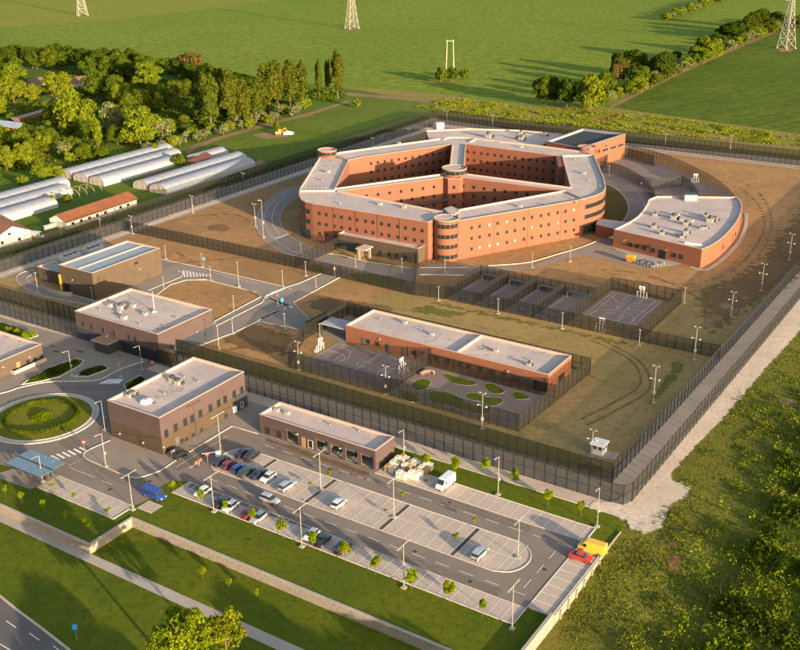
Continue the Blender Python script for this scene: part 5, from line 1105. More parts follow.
for t in (
    (214, 512, 477, 'double', 'lamp post at the lower bay row beside the leftmost black car'),
    (302, 547, 509, 'double', 'lamp post at the lower bay row left of the two dark cars'),
    (404, 588, 546, 'double', 'lamp post at the lower bay row beside the largest sapling'),
    (512, 629, 587, 'double', 'lamp post at the bottom right end of the lower bay row'),
    (221, 455, 416, 'double', 'lamp post at the left rounded end of the parking island'),
    (321, 490, 454, 'double', 'lamp post on the island behind the lone white hatchback'),
    (394, 518, 480, 'double', 'lamp post in the middle of the island beside a brown strip'),
    (518, 558, 521, 'double', 'lamp post at the right rounded end of the parking island'),
    (404, 460, 430, 'street', 'lamp post on the grass behind the stacked pallets'),
    (498, 495, 457, 'street', 'lamp post at the upper bay row right of the white van'),
    (597, 527, 488, 'street', 'lamp post at the upper right corner of the parking area'),
    (106, 467, 434, 'street', 'lamp post on the curved pavement before the office corner'),
    (133, 510, 475, 'double', 'lamp post beside the blue van bay'),
    (43, 482, 456, 'street', 'lamp post next to the glass shelter'),
    (72, 376, 351, 'street', 'lamp post in the green bed above the roundabout'),
    (142, 370, 346, 'street', 'lamp post before the gatehouse vehicle gates'),
    (121, 377, 363, 'yard', 'short lamp post by the zebra crossing at the gatehouse'),
    (105, 430, 401, 'street', 'lamp post in shade at the left corner of the office block'),
    (166, 259, 246, 'yard', 'yard lamp at the right end of the workshop road'),
    (202, 267, 254, 'yard', 'yard lamp beside the blue sign above the yard crossing'),
    (211, 281, 267, 'yard', 'yard lamp at the right end of the striped yard crossing'),
    (239, 287, 263, 'yard', 'tall yard lamp halfway along the upper yard road'),
    (283, 287, 271, 'yard', 'yard lamp at the top of the yard road junction'),
    (234, 311, 296, 'yard', 'yard lamp on the bare ground patch right of the gatehouse'),
    (233, 334, 319, 'yard', 'yard lamp on the lower kerb of the gatehouse road'),
    (285, 330, 314, 'yard', 'yard lamp below the junction toward the brick yard gate'),
    (164, 289, 277, 'yard', 'yard lamp on the kerb behind the gatehouse roof'),
    (278, 306, 296, 'yard', 'short yard lamp on the right corner of the junction'),
    (316, 287, 277, 'yard', 'yard lamp on the road just before the road gate'),
    (219, 349, 324, 'flood', 'floodlight mast at the right rear corner of the gatehouse'),
    (299, 370, 342, 'mast', 'camera mast at the left corner of the small ball court'),
    (320, 338, 324, 'yard', 'yard lamp behind the left basketball hoop'),
    (386, 394, 366, 'mast', 'camera mast on the grass before the small ball court divider'),
    (482, 429, 393, 'mast', 'camera mast on the grass before the garden yard'),
    (562, 329, 313, 'yard', 'yard lamp on the turf before the last exercise cage divider'),
    (639, 345, 330, 'yard', 'yard lamp on the turf at the right corner of the ball court'),
    (694, 360, 327, 'mast', 'camera mast beside the right perimeter fence near the ball court'),
    (653, 403, 366, 'mast', 'camera mast in the green strip by the right perimeter fence'),
    (591.5, 457, 430, 'mast', 'camera mast next to the white guard hut'),
    (438.6, 301, 287, 'yard', 'yard lamp on the turf at the left end of the cages'),
    (498, 314, 299, 'yard', 'yard lamp on the turf before the first cage divider'),
    (731, 315, 292, 'mast', 'camera mast on the sandy mounds beside the right fence'),
    (761, 291, 264, 'mast', 'camera mast between the sand mounds and the right edge'),
    (789, 260, 234, 'mast', 'camera mast nearest to the right edge of the picture'),
    (684, 303, 288, 'yard', 'yard lamp on bare ground right of the large ball court'),
    (132.6, 234, 216, 'flood', 'floodlight mast in the corner where two fences meet left'),
    (193, 213, 196, 'flood', 'floodlight mast along the left fence opposite the twin greenhouses'),
    (244, 189, 173, 'flood', 'floodlight mast along the left fence where the shade begins'),
    (255.6, 227, 204, 'flood', 'floodlight mast on bare ground at the outer edge of the loop road'),
    (263.6, 238, 192, 'street', 'tall lamp post standing on the loop road kerb'),
    (301, 254, 247, 'yard', 'short yard lamp where the loop road meets the fence'),
    (306, 276, 262, 'yard', 'yard lamp on bare ground left of the road gate'),
    (355.6, 267, 256, 'yard', 'yard lamp before the columned porch'),
    (402, 273, 259, 'yard', 'yard lamp at the right end of the porch road'),
    (445, 275, 260, 'yard', 'yard lamp on the paved strip under the corner tower'),
    (532, 268, 254, 'yard', 'yard lamp on the road before the right brick wing'),
    (570, 262, 247, 'yard', 'yard lamp on the lawn near the right end of the brick wing'),
    (729.6, 156, 136, 'flood', 'floodlight mast far right along the rear fence'),
    (664.7, 148, 134, 'flood', 'floodlight mast along the rear fence right of the sports hall'),
    (547, 131, 120, 'flood', 'floodlight mast behind the rear building roof'),
    (446.7, 123, 111, 'flood', 'floodlight mast at the far fence corner by the white cabin'),
    (492.4, 126, 115, 'flood', 'floodlight mast along the rear fence behind the left courts'),
    (409, 143, 129, 'flood', 'floodlight mast behind the left wing roof'),
    (373, 152, 138, 'flood', 'floodlight mast along the left fence near the brick watch tower'),
    (101, 233, 219, 'flood', 'floodlight mast by the left fence before the long farm building'),
    (62, 240, 225, 'flood', 'floodlight mast by the left fence below the white farm wall'),
    (609, 176, 166, 'yard', 'yard lamp beside the ring road under the sports hall'),
    (640.5, 194, 183, 'yard', 'yard lamp beside the ring road curve'),
    (93, 302, 288, 'yard', 'yard lamp against the shaded workshop wall'),
    (38, 292, 273, 'yard', 'yard lamp on the loop in front of the workshop wing')):
    lamp(*t)
# ================================================================== SIGNS, HYDRANTS, STREET FURNITURE
red_m = plain('red_paint', (.62, .02, .025), .4); blue_m = plain('sign_blue', (.02, .25, .72), .4); orange_m = plain('orange_paint', (.75, .22, .02), .5); yellow_m = plain('yellow_paint2', (.78, .42, .04), .5)
def sign(px, py, h, label, shape, mcol, rz=.3, z=0, w=.7):
    r = thing('road_sign', label, 'sign', (*G(px, py, z), z+.05), rz)
    mb = MB(); mb.tube((0, .06, 0), (0, .06, h), .05, n=6); mb.build('post', galv, r); mb = MB()
    if shape == 'disc': mb.tube((0, 0, h-w/2), (0, -.04, h-w/2), w/2, n=20)
    elif shape == 'oct': mb.tube((0, 0, h-w/2), (0, -.04, h-w/2), w/2, n=8)
    else: mb.box((0, -.02, h-w/2), (w*.8, .04, w))
    o = mb.build('sign_plate', mcol, r)
    if mcol is red_m: mb = MB(); mb.box((0, -.06, h-w/2), (w*.62, .02, w*.16)); mb.build('white_bar', white_m, o)
    return r
sign(208, 465, 3.2, 'red round no entry sign at the left tip of the parking island', 'disc', red_m, w=.95)
sign(85, 452, 3.0, 'red and white round sign at the zebra crossing by the office pavement', 'disc', red_m, w=.95)
sign(204.5, 267, 3.4, 'blue sign beside the upper yard road', 'rect', blue_m, w=1.0)
sign(282.6, 309, 3.4, 'blue and red sign on the right corner of the yard junction', 'rect', blue_m, w=1.1)
sign(335, 277, 3.4, 'orange red sign beside the road gate', 'rect', orange_m, w=.9)
sign(153, 370, 2.6, 'orange sign in the dark gateway of the gatehouse', 'rect', orange_m, w=.8)
sign(77, 641, 3.4, 'blue square sign beside the main road at the bottom left', 'rect', blue_m, z=GL, w=1.05)
mk = thing('kilometre_post', 'short white marker post in the grass beside the blue sign', 'marker', (*G(82.5, 649, GL), GL)); mb = MB(); mb.box((0, 0, .5), (.25, .15, 1.0)); mb.build('post', white_m, mk); mb = MB(); mb.box((0, -.01, .85), (.27, .17, .12)); mb.build('band', frame_d, mk)
for px, py, lab in ((149.6, 379, 'red hydrant by the flower bed before the gatehouse'), (261.4, 326, 'red hydrant below the striped crossing inside the yard'), (348, 278, 'red hydrant behind the fence beside the road gate'), (560, 264.5, 'red hydrant at the road edge before the right brick wing')):
    r = thing('hydrant', lab, 'hydrant', (*G(px, py), .1), 0, 'red hydrants'); mb = MB(); mb.cyl((0, 0), .32, 0, .95, 12); mb.cyl((0, 0), .38, .95, 1.15, 12, .15); mb.cyl((0, 0), .42, 0, .12, 12); mb.build('barrel', red_m, r)
    for s in (-1, 1): mb = MB(); mb.tube((s*.25, 0, .7), (s*.52, 0, .7), .14, n=8); mb.build('outlet', red_m, r)
    r.scale = (1.7, 1.7, 1.7)
# glass shelter
r = thing('bus_shelter', 'glass roofed shelter on dark posts beside the roundabout road', 'shelter', (*G(28, 466), .1))
o = r['_o']; sh_g = plain('shelter_glass', (.13, .20, .25), .12, spec=.8)
def QG(l, z): return [(*G(x, y, z), z) for x, y in l]
gb = G(24, 477)
def sbox(a0, b0, a1, b1, z0, z1, m, nm):
    c = AB(G(21, 476)); mb = MB(); mb.prism([P(c[0]+a0, c[1]+b0), P(c[0]+a1, c[1]+b0), P(c[0]+a1, c[1]+b1), P(c[0]+a0, c[1]+b1)], z0, z1, bottom=True)
    q = [P(c[0]+a0, c[1]+b0), P(c[0]+a1, c[1]+b0), P(c[0]+a1, c[1]+b1), P(c[0]+a0, c[1]+b1)]; mb.quad(*[(*p, z0) for p in q[::-1]]); return mb.build(nm, m, r)
for k in range(6):
    a = -.2+(k % 3)*3.2; b = 0 if k < 3 else 3.0; sbox(a, b, a+.22, b+.22, .0, 3.1, darkblue, 'post')
for k in range(4): sbox(-2.4+k*2.9, -1.6, .3+k*2.9, 1.7, 3.25, 3.32, sh_g, 'roof_panel'); sbox(-2.4+k*2.9, 1.9, .3+k*2.9, 5.2, 3.45, 3.52, sh_g, 'roof_panel')
sbox(-2.5, -1.7, 9.2, -1.62, 3.15, 3.3, darkblue, 'roof_beam'); sbox(-2.5, 1.72, 9.2, 1.86, 3.1, 3.5, darkblue, 'roof_beam'); sbox(-2.5, 5.22, 9.2, 5.3, 3.35, 3.5, darkblue, 'roof_beam'); sbox(-.1, 3.24, 6.5, 3.28, .3, 2.4, sh_g, 'back_panel'); sbox(.2, 2.3, 6.2, 2.7, .42, .5, plain('bench_wood', (.25, .15, .08)), 'bench')
r = thing('litter_bin', 'pale litter bin beside the glass shelter', 'bin', (*G(52, 468), .1)); mb = MB(); mb.cyl((0, 0), .5, 0, 1.3, 14); mb.build('drum', white_m, r); mb = MB(); mb.cyl((0, 0), .55, 1.32, 1.5, 14, .2); mb.build('lid', galv, r)
r = thing('litter_bin', 'round white bin at the right end of the parking island', 'bin', (*G(522, 561.5), .1)); mb = MB(); mb.cyl((0, 0), .55, 0, 1.1, 14); mb.build('drum', white_m, r); mb = MB(); mb.cyl((0, 0), .6, 1.12, 1.3, 14, .25); mb.build('lid', galv, r)
r = thing('parking_barrier', 'white barrier housing at the left tip of the parking island', 'barrier', (*G(218, 456.5), .1), .4); mb = MB(); mb.box((0, 0, .6), (1.1, .7, 1.2)); mb.build('housing', white_m, r); mb = MB(); mb.tube((-.5, .3, 1.0), (-3.4, .6, 1.1), .06, n=6); mb.build('boom', white_m, r)
# guard hut
r = thing('guard_hut', 'white glazed guard hut on a concrete slab inside the bottom right fence corner', 'hut', (*G(600, 453), .1))
c = AB(G(599.5, 453.5)); C2 = lambda a0, b0, a1, b1: [P(c[0]+a0, c[1]+b0), P(c[0]+a1, c[1]+b0), P(c[0]+a1, c[1]+b1), P(c[0]+a0, c[1]+b1)]
mb = MB(); mb.prism(C2(-1.6, -1.6, 3.8, 1.8), 0, .3); mb.build('slab', concrete, r)
mb = MB(); mb.prism(C2(-1.5, -1.4, 1.2, 1.3), .3, 1.5); mb.build('base_wall', white_m, r); mb = MB(); mb.prism(C2(-1.35, -1.25, 1.05, 1.15), 1.5, 2.6); mb.build('window_band', plain('hut_glass', (.12, .13, .14), .15, spec=.7), r)
for a, b in ((-1.5, -1.4), (1.02, -1.4), (-1.5, 1.12), (1.02, 1.12), (-.2, -1.4), (1.02, -.1)): mb = MB(); mb.prism(C2(a, b, a+.18, b+.18), 1.5, 2.6); mb.build('corner_post', white_m, r)
mb = MB(); mb.prism(C2(-1.8, -1.7, 1.5, 1.6), 2.6, 2.95); mb.build('roof', white_m, r)
# pallets of building material beside the garages
pw = plain('white_wrap', (.66, .60, .50), .7); cb = plain('cardboard', (.42, .26, .12), .8); wood = plain('pallet_wood', (.36, .25, .14), .8)
k = 0
names_p = ['front left', 'front middle', 'front right', 'second row left', 'second row middle', 'second row right', 'third row left', 'third row middle', 'third row right', 'rear left', 'rear middle', 'rear right']
for j in range(4):
    for i in range(3):
        if (j, i) == (0, 1): a, b = -109.2+i*2.7, 160.0+j*1.7-.6
        else: a, b = -110.2+i*3.0+j*.15, 160.6+j*1.7
        hgt = (1.4, 1.7, 1.9, 1.5)[(i+j) % 4]; r = thing('pallet_stack', 'wrapped pallet load beside the garages, %s of the block' % names_p[k], 'pallet', (*P(a+1, b+.7), .12), 0, 'wrapped pallets beside the garages'); k += 1
        mb = MB()
        for q in range(5): mb.prism([P(a+.02, b+q*.3), P(a+2.1, b+q*.3), P(a+2.1, b+q*.3+.18), P(a+.02, b+q*.3+.18)], .22, .28)
        for q in range(3): mb.prism([P(a+q*.95, b), P(a+q*.95+.16, b), P(a+q*.95+.16, b+1.4), P(a+q*.95, b+1.4)], .12, .22)
        mb.build('pallet', wood, r)
        mb = MB(); mb.prism([P(a, b), P(a+1.0, b), P(a+1.0, b+1.35), P(a, b+1.35)], .29, .29+hgt); mb.build('load', pw if (i+j) % 3 else cb, r)
        mb = MB(); mb.prism([P(a+1.04, b+.05), P(a+2.1, b+.05), P(a+2.1, b+1.3), P(a+1.04, b+1.3)], .29, .2+hgt*.92); mb.build('load', cb if (i*j) % 3 == 1 else pw, r)
# bins, tank and container at the curved building
r = thing('water_tank', 'white upright tank at the kerb before the curved building', 'tank', (*G(625.5, 262.5), .15)); mb = MB(); mb.cyl((0, 0), 1.0, 0, 2.6, 18); mb.cyl((0, 0), 1.0, 2.6, 2.9, 18, .3); mb.build('shell', white_m, r); mb = MB(); mb.cyl((0, 0), .3, 2.9, 3.1, 10); mb.build('lid', galv, r)
r = thing('orange_container', 'orange waste container next to the white tank', 'container', (*G(630.5, 262.5), .15), YAW); mb = MB(); mb.add([(-1, -.9, .3), (1, -.9, .3), (1, .9, .3), (-1, .9, .3), (-1.4, -1.2, 2.1), (1.4, -1.2, 2.1), (1.4, 1.2, 2.1), (-1.4, 1.2, 2.1)], [(0, 1, 5, 4), (1, 2, 6, 5), (2, 3, 7, 6), (3, 0, 4, 7), (3, 2, 1, 0)]); mb.build('body', orange_m, r); mb = MB(); mb.box((0, 0, 2.2), (2.9, 2.5, .15)); mb.build('lid', yellow_m, r)
for i in range(9):
    c0 = G(636+i*3.3, 264+i*.85-(.0 if i < 6 else (i-5)*1.6)); r = thing('waste_bin', 'grey wheeled bin, %s in the row from the orange container' % ('first second third fourth fifth sixth seventh eighth last'.split()[i]), 'bin', (*c0, .15), YAW, 'wheeled bins in a row before the curved building')
    mb = MB(); mb.add([(-.55, -.45, .15), (.55, -.45, .15), (.55, .45, .15), (-.55, .45, .15), (-.68, -.55, 1.25), (.68, -.55, 1.25), (.68, .55, 1.25), (-.68, .55, 1.25)], [(0, 1, 5, 4), (1, 2, 6, 5), (2, 3, 7, 6), (3, 0, 4, 7), (3, 2, 1, 0)]); mb.build('body', galv, r)
    mb = MB(); mb.box((0, 0, 1.3), (1.45, 1.2, .1)); mb.build('lid', frame_d if i % 2 else galv_w, r)
r = thing('gas_cabinet', 'yellow wall cabinet on a post at the right end of the curved building front', 'cabinet', (*G(686, 264), .1), YAW); mb = MB(); mb.box((0, 0, 2.6), (1.5, .8, 3.2)); mb.build('cabinet', yellow_m, r); mb = MB(); mb.cyl((0, 0), .15, 0, 1.0, 8); mb.build('post', galv, r); mb = MB(); mb.box((0, -.42, 2.6), (.06, .04, 2.8)); mb.build('door_joint', frame_d, r)
# hoops
def hoop(px, py, rz, label, z=.12):
    r = thing('basketball_hoop', label, 'hoop', (*G(px, py), z), rz, 'hoops with football goals')
    mb = MB()
    for s in (-1.5, 1.5): mb.tube((s, 0, 0), (s, 0, 2.1), .06, n=6)
    mb.tube((-1.5, 0, 2.1), (1.5, 0, 2.1), .06, n=6); mb.tube((-1.5, 1.0, 0), (1.5, 1.0, 0), .06, n=6); mb.tube((-1.5, 0, 2.1), (-1.5, 1.0, 0), .06, n=6); mb.tube((1.5, 0, 2.1), (1.5, 1.0, 0), .06, n=6); mb.build('goal_frame', white_m, r)
    mb = MB(); mb.tube((-.5, .3, 0), (-.5, .1, 3.0), .1, n=6); mb.tube((.5, .3, 0), (.5, .1, 3.0), .1, n=6); mb.build('support', white_m, r)
    mb = MB(); mb.box((0, -.1, 3.4), (1.8, .08, 1.1)); b = mb.build('backboard', white_m, r)
    mb = MB(); mb.ribbon([(-.35, -.15), (.35, -.15)], .02, 3.1, 3.6); mb.build('target_square', frame_d, b); mb = MB(); mb.ribbon([(.25*math.cos(i*.7), -.45+.25*math.sin(i*.7)) for i in range(9)], .04, 3.02, 3.06, closed=True); mb.build('ring', red_m, b)
hoop(320.5, 351.5, YAW+math.pi/2, 'white hoop and goal at the left end of the small ball court')
hoop(402, 372, YAW-math.pi/2, 'white hoop and goal at the right end of the small ball court')
hoop(641.5, 298.5, YAW, 'white hoop and goal at the far end of the large ball court')
hoop(601, 331, YAW+math.pi, 'white hoop and goal at the near end of the large ball court')
hoop(695, 183, YAW+.6, 'white hoop and goal in the curved walking yard')
for px, py, lab in ((374, 356.5, 'left volleyball post on the small ball court'), (347.5, 370, 'near volleyball post on the small ball court')):
    r = thing('net_post', lab, 'post', (*G(px, py), .12)); mb = MB(); mb.cyl((0, 0), .08, 0, 2.6, 8); mb.build('post', white_m, r); mb = MB(); mb.cyl((0, 0), .3, 0, .25, 10); mb.build('foot', galv, r)
for px, py, lab in ((443, 379, 'white stone post at the top left of the garden yard'), (506, 392, 'white stone post between the garden beds')):
    r = thing('stone_post', lab, 'post', (*G(px, py), .12)); mb = MB(); mb.box((0, 0, .8), (.9, .7, 1.6), .3); mb.build('shaft', white_m, r); mb = MB(); mb.box((0, 0, 1.66), (1.05, .85, .12), .3); mb.build('cap', concrete, r)
r = thing('curved_bench', 'curved brick bench at the top left of the garden yard', 'bench', (*G(427, 374), .12)); mb = MB(); mb.ribbon(catmull(GG([(421, 376), (425, 373.5), (431, 373.2), (434, 374.5)]), False, 4), .6, .12, .75); mb.build('seat_wall', brick, r); mb = MB(); mb.ribbon(catmull(GG([(421, 376), (425, 373.5), (431, 373.2), (434, 374.5)]), False, 4), .75, .75, .85); mb.build('seat_top', coping, r)
for i, a in enumerate((-147.5, -137.5, -127.5, -117.4)):
    w_ = ['leftmost', 'second from left', 'third from left', 'rightmost'][i]
    r = thing('exercise_table', 'small dark table in the %s exercise cage' % w_, 'table', (*P(a, 259.8), .12), YAW, 'tables in the exercise cages'); mb = MB(); mb.box((0, 0, .75), (1.9, .8, .1)); mb.build('tabletop', galv, r)
    for s in (-.8, .8): mb = MB(); mb.box((s, 0, .35), (.1, .6, .7)); mb.build('leg', dark_steel, r)
    r = thing('cage_shelter', 'low blue grey lean-to at the back of the %s exercise cage' % w_, 'shelter', (*P(a, 278), .1), YAW, 'lean-to shelters in the exercise cages')
    mb = MB(); mb.box((0, 0, 2.3), (5.6, 1.4, .12)); mb.build('roof', plain('blue_grey_sheet', (.075, .095, .12), .5), r)
    for s in (-3, 3): mb = MB(); mb.box((s, -1.0, 1.1), (.15, .15, 2.3)); mb.build('leg', galv, r)
    mb = MB(); mb.box((0, 1.1, 1.1), (6.3, .1, 2.2)); mb.build('back_panel', plain('blue_grey_sheet', (.075, .095, .12)), r)
# lattice pylons and poles
def pylon(px, py, h, wb, label, z=0):
    r = thing('power_pylon', label, 'pylon', (*G(px, py), 0), .5, 'lattice power pylons'); lv = [0, .16, .30, .43, .55, .66, .76, .85, .93, 1.0]; legs = []
    def wd(t): return wb*(1-t)**1.15*.5+.55
    for sx, sy in ((-1, -1), (1, -1), (1, 1), (-1, 1)):
        mb = MB()
        for i in range(9): a, b = wd(lv[i]), wd(lv[i+1]); mb.tube((sx*a, sy*a, lv[i]*h), (sx*b, sy*b, lv[i+1]*h), .22, n=4)
        mb.build('leg', galv_w, r)
    mb = MB(); cs = ((-1, -1), (1, -1), (1, 1), (-1, 1))
    for i in range(9):
        a, b = wd(lv[i]), wd(lv[i+1])
        for k in range(4):
            p, q = cs[k], cs[(k+1) % 4]; mb.tube((p[0]*a, p[1]*a, lv[i]*h), (q[0]*b, q[1]*b, lv[i+1]*h), .13, n=4); mb.tube((q[0]*a, q[1]*a, lv[i]*h), (p[0]*b, p[1]*b, lv[i+1]*h), .13, n=4); mb.tube((p[0]*b, p[1]*b, lv[i+1]*h), (q[0]*b, q[1]*b, lv[i+1]*h), .12, n=4)
    mb.build('bracing', galv_w, r)
    for t, w in ((.78, 7), (.88, 5.5), (.97, 4)):
        mb = MB(); mb.tube((-w, 0, t*h), (w, 0, t*h), .2, n=4); mb.tube((-w, 0, t*h), (0, 0, t*h+1.6), .12, n=4); mb.tube((w, 0, t*h), (0, 0, t*h+1.6), .12, n=4); mb.build('crossarm', galv_w, r)
    for s in cs: mb = MB(); mb.box((s[0]*wd(0), s[1]*wd(0), .3), (1.2, 1.2, .6)); mb.build('footing', concrete, r)
pylon(352, 28.5, 46, 9, 'lattice pylon in the green field at the top centre, cut by the frame')
pylon(82.5, 15.5, 46, 9, 'small distant lattice pylon at the top left, cut by the frame')
pylon(786, 48.5, 48, 9, 'tall lattice pylon on the right among the field trees')
r = thing('timber_pylon', 'two legged timber power pole rising from the small clump of bushes', 'pylon', (*G(450, 69), 0))
hh_ = zat(450, 69, 41); c = G(450, 69)
for s in (-2.8, 2.8): mb = MB(); mb.tube((c[0]+s, c[1], 0), (c[0]+s*.75, c[1], hh_+1.0), .32, .22, 8); mb.build('leg', plain('bleached_timber', (.50, .44, .36)), r)
mb = MB(); mb.tube((c[0]-3.0, c[1], hh_), (c[0]+3.0, c[1], hh_), .25, n=6); mb.build('crossbeam', MATS['bleached_timber'], r)
for px, py, yt, lab in ((485.5, 113, 95, 'timber pole in the weeds behind the far fence'), (359.5, 101, 88, 'timber pole at the end of the dirt track'), (376.5, 99, 89, 'thin timber pole right of the dirt track end'), (720, 132, 118, 'timber pole in the weeds at the right behind the far fence'), (278.5, 121, 113, 'short timber pole beside the orange digger'), (525, 108, 99, 'thin timber pole left of the hedgerow foot')):
    h = zat(px, py, yt); r = thing('utility_pole', lab, 'pole', (*G(px, py), 0), 0, 'timber utility poles'); mb = MB(); mb.tube((0, 0, 0), (0, 0, h), .24, .16, 7); mb.build('shaft', MATS['bleached_timber'], r); mb = MB(); mb.tube((-1.1, 0, h-.6), (1.1, 0, h-.6), .12, n=5); mb.build('crossarm', MATS['bleached_timber'], r)
# ================================================================== VEHICLES
tyre_m = plain('tyre', (.018, .018, .018), .8); rim_m = plain('rim', (.35, .35, .36), .35, .6); headl = plain('headlight', (.62, .62, .60), .15, spec=.8); taill = plain('taillight', (.45, .015, .012), .25); cglass = plain('car_glass', (.022, .028, .034), .08, spec=.9)
def paint(n, c, metal=.15):
    if n in MATS: return MATS[n]
    m, N, L, b, pos = base(n, .3); b.inputs['Base Color'].default_value = (*c, 1); b.inputs['Metallic'].default_value = metal; b.inputs['Coat Weight'].default_value = .6; b.inputs['Coat Roughness'].default_value = .08; b.inputs['Specular IOR Level'].default_value = .5
    return m
PAINT = dict(black=paint('black_paint', (.012, .013, .016)), navy=paint('navy_paint', (.012, .022, .06)), blue=paint('blue_paint', (.015, .06, .30)), darkred=paint('dark_red_paint', (.22, .012, .02)), red=paint('red_car_paint', (.62, .03, .015)), silver=paint('silver_paint', (.48, .50, .53), .4), white=paint('white_car_paint', (.75, .75, .74)), grey=paint('grey_paint', (.16, .17, .18), .3), yellow=paint('yellow_car_paint', (.80, .47, .05)), teal=paint('teal_paint', (.02, .06, .07)))
def loft(sec):
    """sec: list of (x, [(y, z) half profile bottom to top]) -> closed mesh mirrored in y"""
    mb = MB(); k = len(sec[0][1])
    ring = lambda s: [(s[0], -y, z) for y, z in s[1]]+[(s[0], y, z) for y, z in s[1][::-1]]
    for s in sec: mb.v += ring(s)
    n = 2*k
    for j in range(len(sec)-1):
        for i in range(n): a = j*n+i; b = j*n+(i+1) % n; mb.f.append((a, a+n, b+n, b))
    mb.f.append(tuple(range(n))); mb.f.append(tuple(range((len(sec)-1)*n+n-1, (len(sec)-1)*n-1, -1)))
    return mb
def make_car(kind):
    names = dict(hatch='parked_car', estate='parked_car', sedan='parked_car', van='van', minibus='van')
    r = thing(names[kind], '', 'van' if kind in ('van', 'minibus') else 'car')
    if kind in ('hatch', 'estate', 'sedan'):
        Lh = {'hatch': 2.0, 'estate': 2.3, 'sedan': 2.25}[kind]; W = .88 if kind == 'hatch' else .92; Ht = {'hatch': 1.48, 'estate': 1.56, 'sedan': 1.44}[kind]
        def s(x, w, zb, zl): return (x*Lh, [(w*W*.93, zb), (w*W, .48), (w*W*.99, zl-.15), (w*W*.92, zl)])
        rear = .96 if kind != 'sedan' else .97
        b = loft([s(-1.0, .80, .38, .80 if kind != 'sedan' else .86), s(-.96, .93, .25, .92), s(-.75, 1.0, .2, .96), s(-.3, 1.0, .2, .95), s(.25, 1.0, .2, .94), s(.5, .99, .2, .90), s(.85, .93, .22, .78), s(.96, .84, .25, .68), s(1.0, .72, .34, .60)])
        b.build('body', PAINT['silver'], r, smooth=False)
        x0 = {'hatch': -.93, 'estate': -.94, 'sedan': -.66}[kind]; x1 = {'hatch': -.70, 'estate': -.82, 'sedan': -.36}[kind]
        def g(x, w, zt, zb=.9): return (x*Lh, [(w*W*.93, zb), (w*W*.80, zt)])
        loft([g(x0, .92, .93), g(x1, .92, Ht-.06), g(-.1, .95, Ht-.02), g(.12, .94, Ht-.06), g(.46, .88, .92)]).build('glasshouse', cglass, r)
        def rf(x, w, z): return (x*Lh, [(w*W*.80, z), (w*W*.70, z+.045)])
        loft([rf(x1-.02, .90, Ht-.08), rf(x1+.05, .95, Ht-.03), rf(-.1, .97, Ht), rf(.13, .93, Ht-.05), rf(.16, .86, Ht-.09)]).build('roof', PAINT['silver'], r)
        wb = .62*Lh; rad = .32; hx, tx = 1.0*Lh, -1.0*Lh; zh, zt_ = .58, .72; ww = .55*W
    else:
        Lh = 2.7 if kind == 'van' else 2.45; W = .98; Ht = 2.35 if kind == 'van' else 1.95
        def s(x, w, zb, zt, tw=.9): return (x*Lh, [(w*W*.95, zb), (w*W, .6), (w*W, zt*.55), (w*W*.97, zt*.8), (w*W*tw, zt), (w*W*tw*.8, zt+.03)])
        loft([s(-1.0, .95, .35, Ht*.96), s(-.97, 1.0, .25, Ht), s(-.2, 1.0, .22, Ht), s(.38, 1.0, .22, Ht), s(.5, .99, .22, Ht*.97, .88), s(.76, .96, .22, Ht*.56, .9), s(.93, .9, .25, Ht*.46, .88), s(1.0, .8, .35, Ht*.38, .85)]).build('body', PAINT['white'], r)
        mb = MB()
        x0, x1 = .52*Lh, .755*Lh; z0, z1 = Ht*.955, Ht*.585
        mb.quad((x0+.06, -W*.78, z0), (x1+.04, -W*.84, z1), (x1+.04, W*.84, z1), (x0+.06, W*.78, z0)); mb.build('windscreen', cglass, r)
        for sgn in (-1, 1):
            mb = MB(); y = sgn*(W+.015); q = [(.42*Lh, y*.99, Ht*.84), (.30*Lh, y*.99, Ht*.84), (.30*Lh, y, Ht*.58), (.66*Lh, y*.985, Ht*.58)]
            mb.quad(*(q if sgn > 0 else q[::-1])); mb.build('side_window', cglass, r)
            if kind == 'minibus':
                for xa, xb in ((-.9, -.55), (-.5, -.1), (-.05, .25)):
                    mb = MB(); mb.box(((xa+xb)/2*Lh, sgn*(W*.985+.01), Ht*.72), ((xb-xa)*Lh, .03, Ht*.24)); mb.build('side_window', cglass, r)
        wb = .62*Lh; rad = .36; hx, tx = 1.0*Lh, -1.0*Lh; zh, zt_ = .72, 1.1; ww = .62*W
    for sx in (-1, 1):
        for sy in (-1, 1):
            mb = MB(); y = sy*(W-.08); mb.tube((sx*wb, y-.12, rad), (sx*wb, y+.12, rad), rad, n=16); t = mb.build('wheel', tyre_m, r); mb = MB(); mb.tube((sx*wb, y+sy*.10, rad), (sx*wb, y+sy*.135, rad), rad*.62, n=10); mb.build('rim', rim_m, t)
    for sy in (-1, 1):
        mb = MB(); mb.box((hx-.10, sy*ww, zh), (.22, .34, .15)); mb.build('headlight', headl, r)
        mb = MB(); mb.box((tx+.06, sy*ww*1.25, zt_), (.16, .26, .22)); mb.build('taillight', taill, r)
        mb = MB(); mb.box((.36*Lh, sy*(W+.08), .98 if kind in ('hatch', 'estate', 'sedan') else 1.3), (.14, .18, .14)); mb.build('mirror', frame_d, r)
    for nm, x in (('front_bumper', hx-.04), ('rear_bumper', tx+.04)): mb = MB(); mb.box((x, 0, .40), (.14, W*1.45, .2)); mb.build(nm, frame_d, r)
    return r
CARP = {k: make_car(k) for k in ('hatch', 'estate', 'sedan', 'van', 'minibus')}; CU = {}
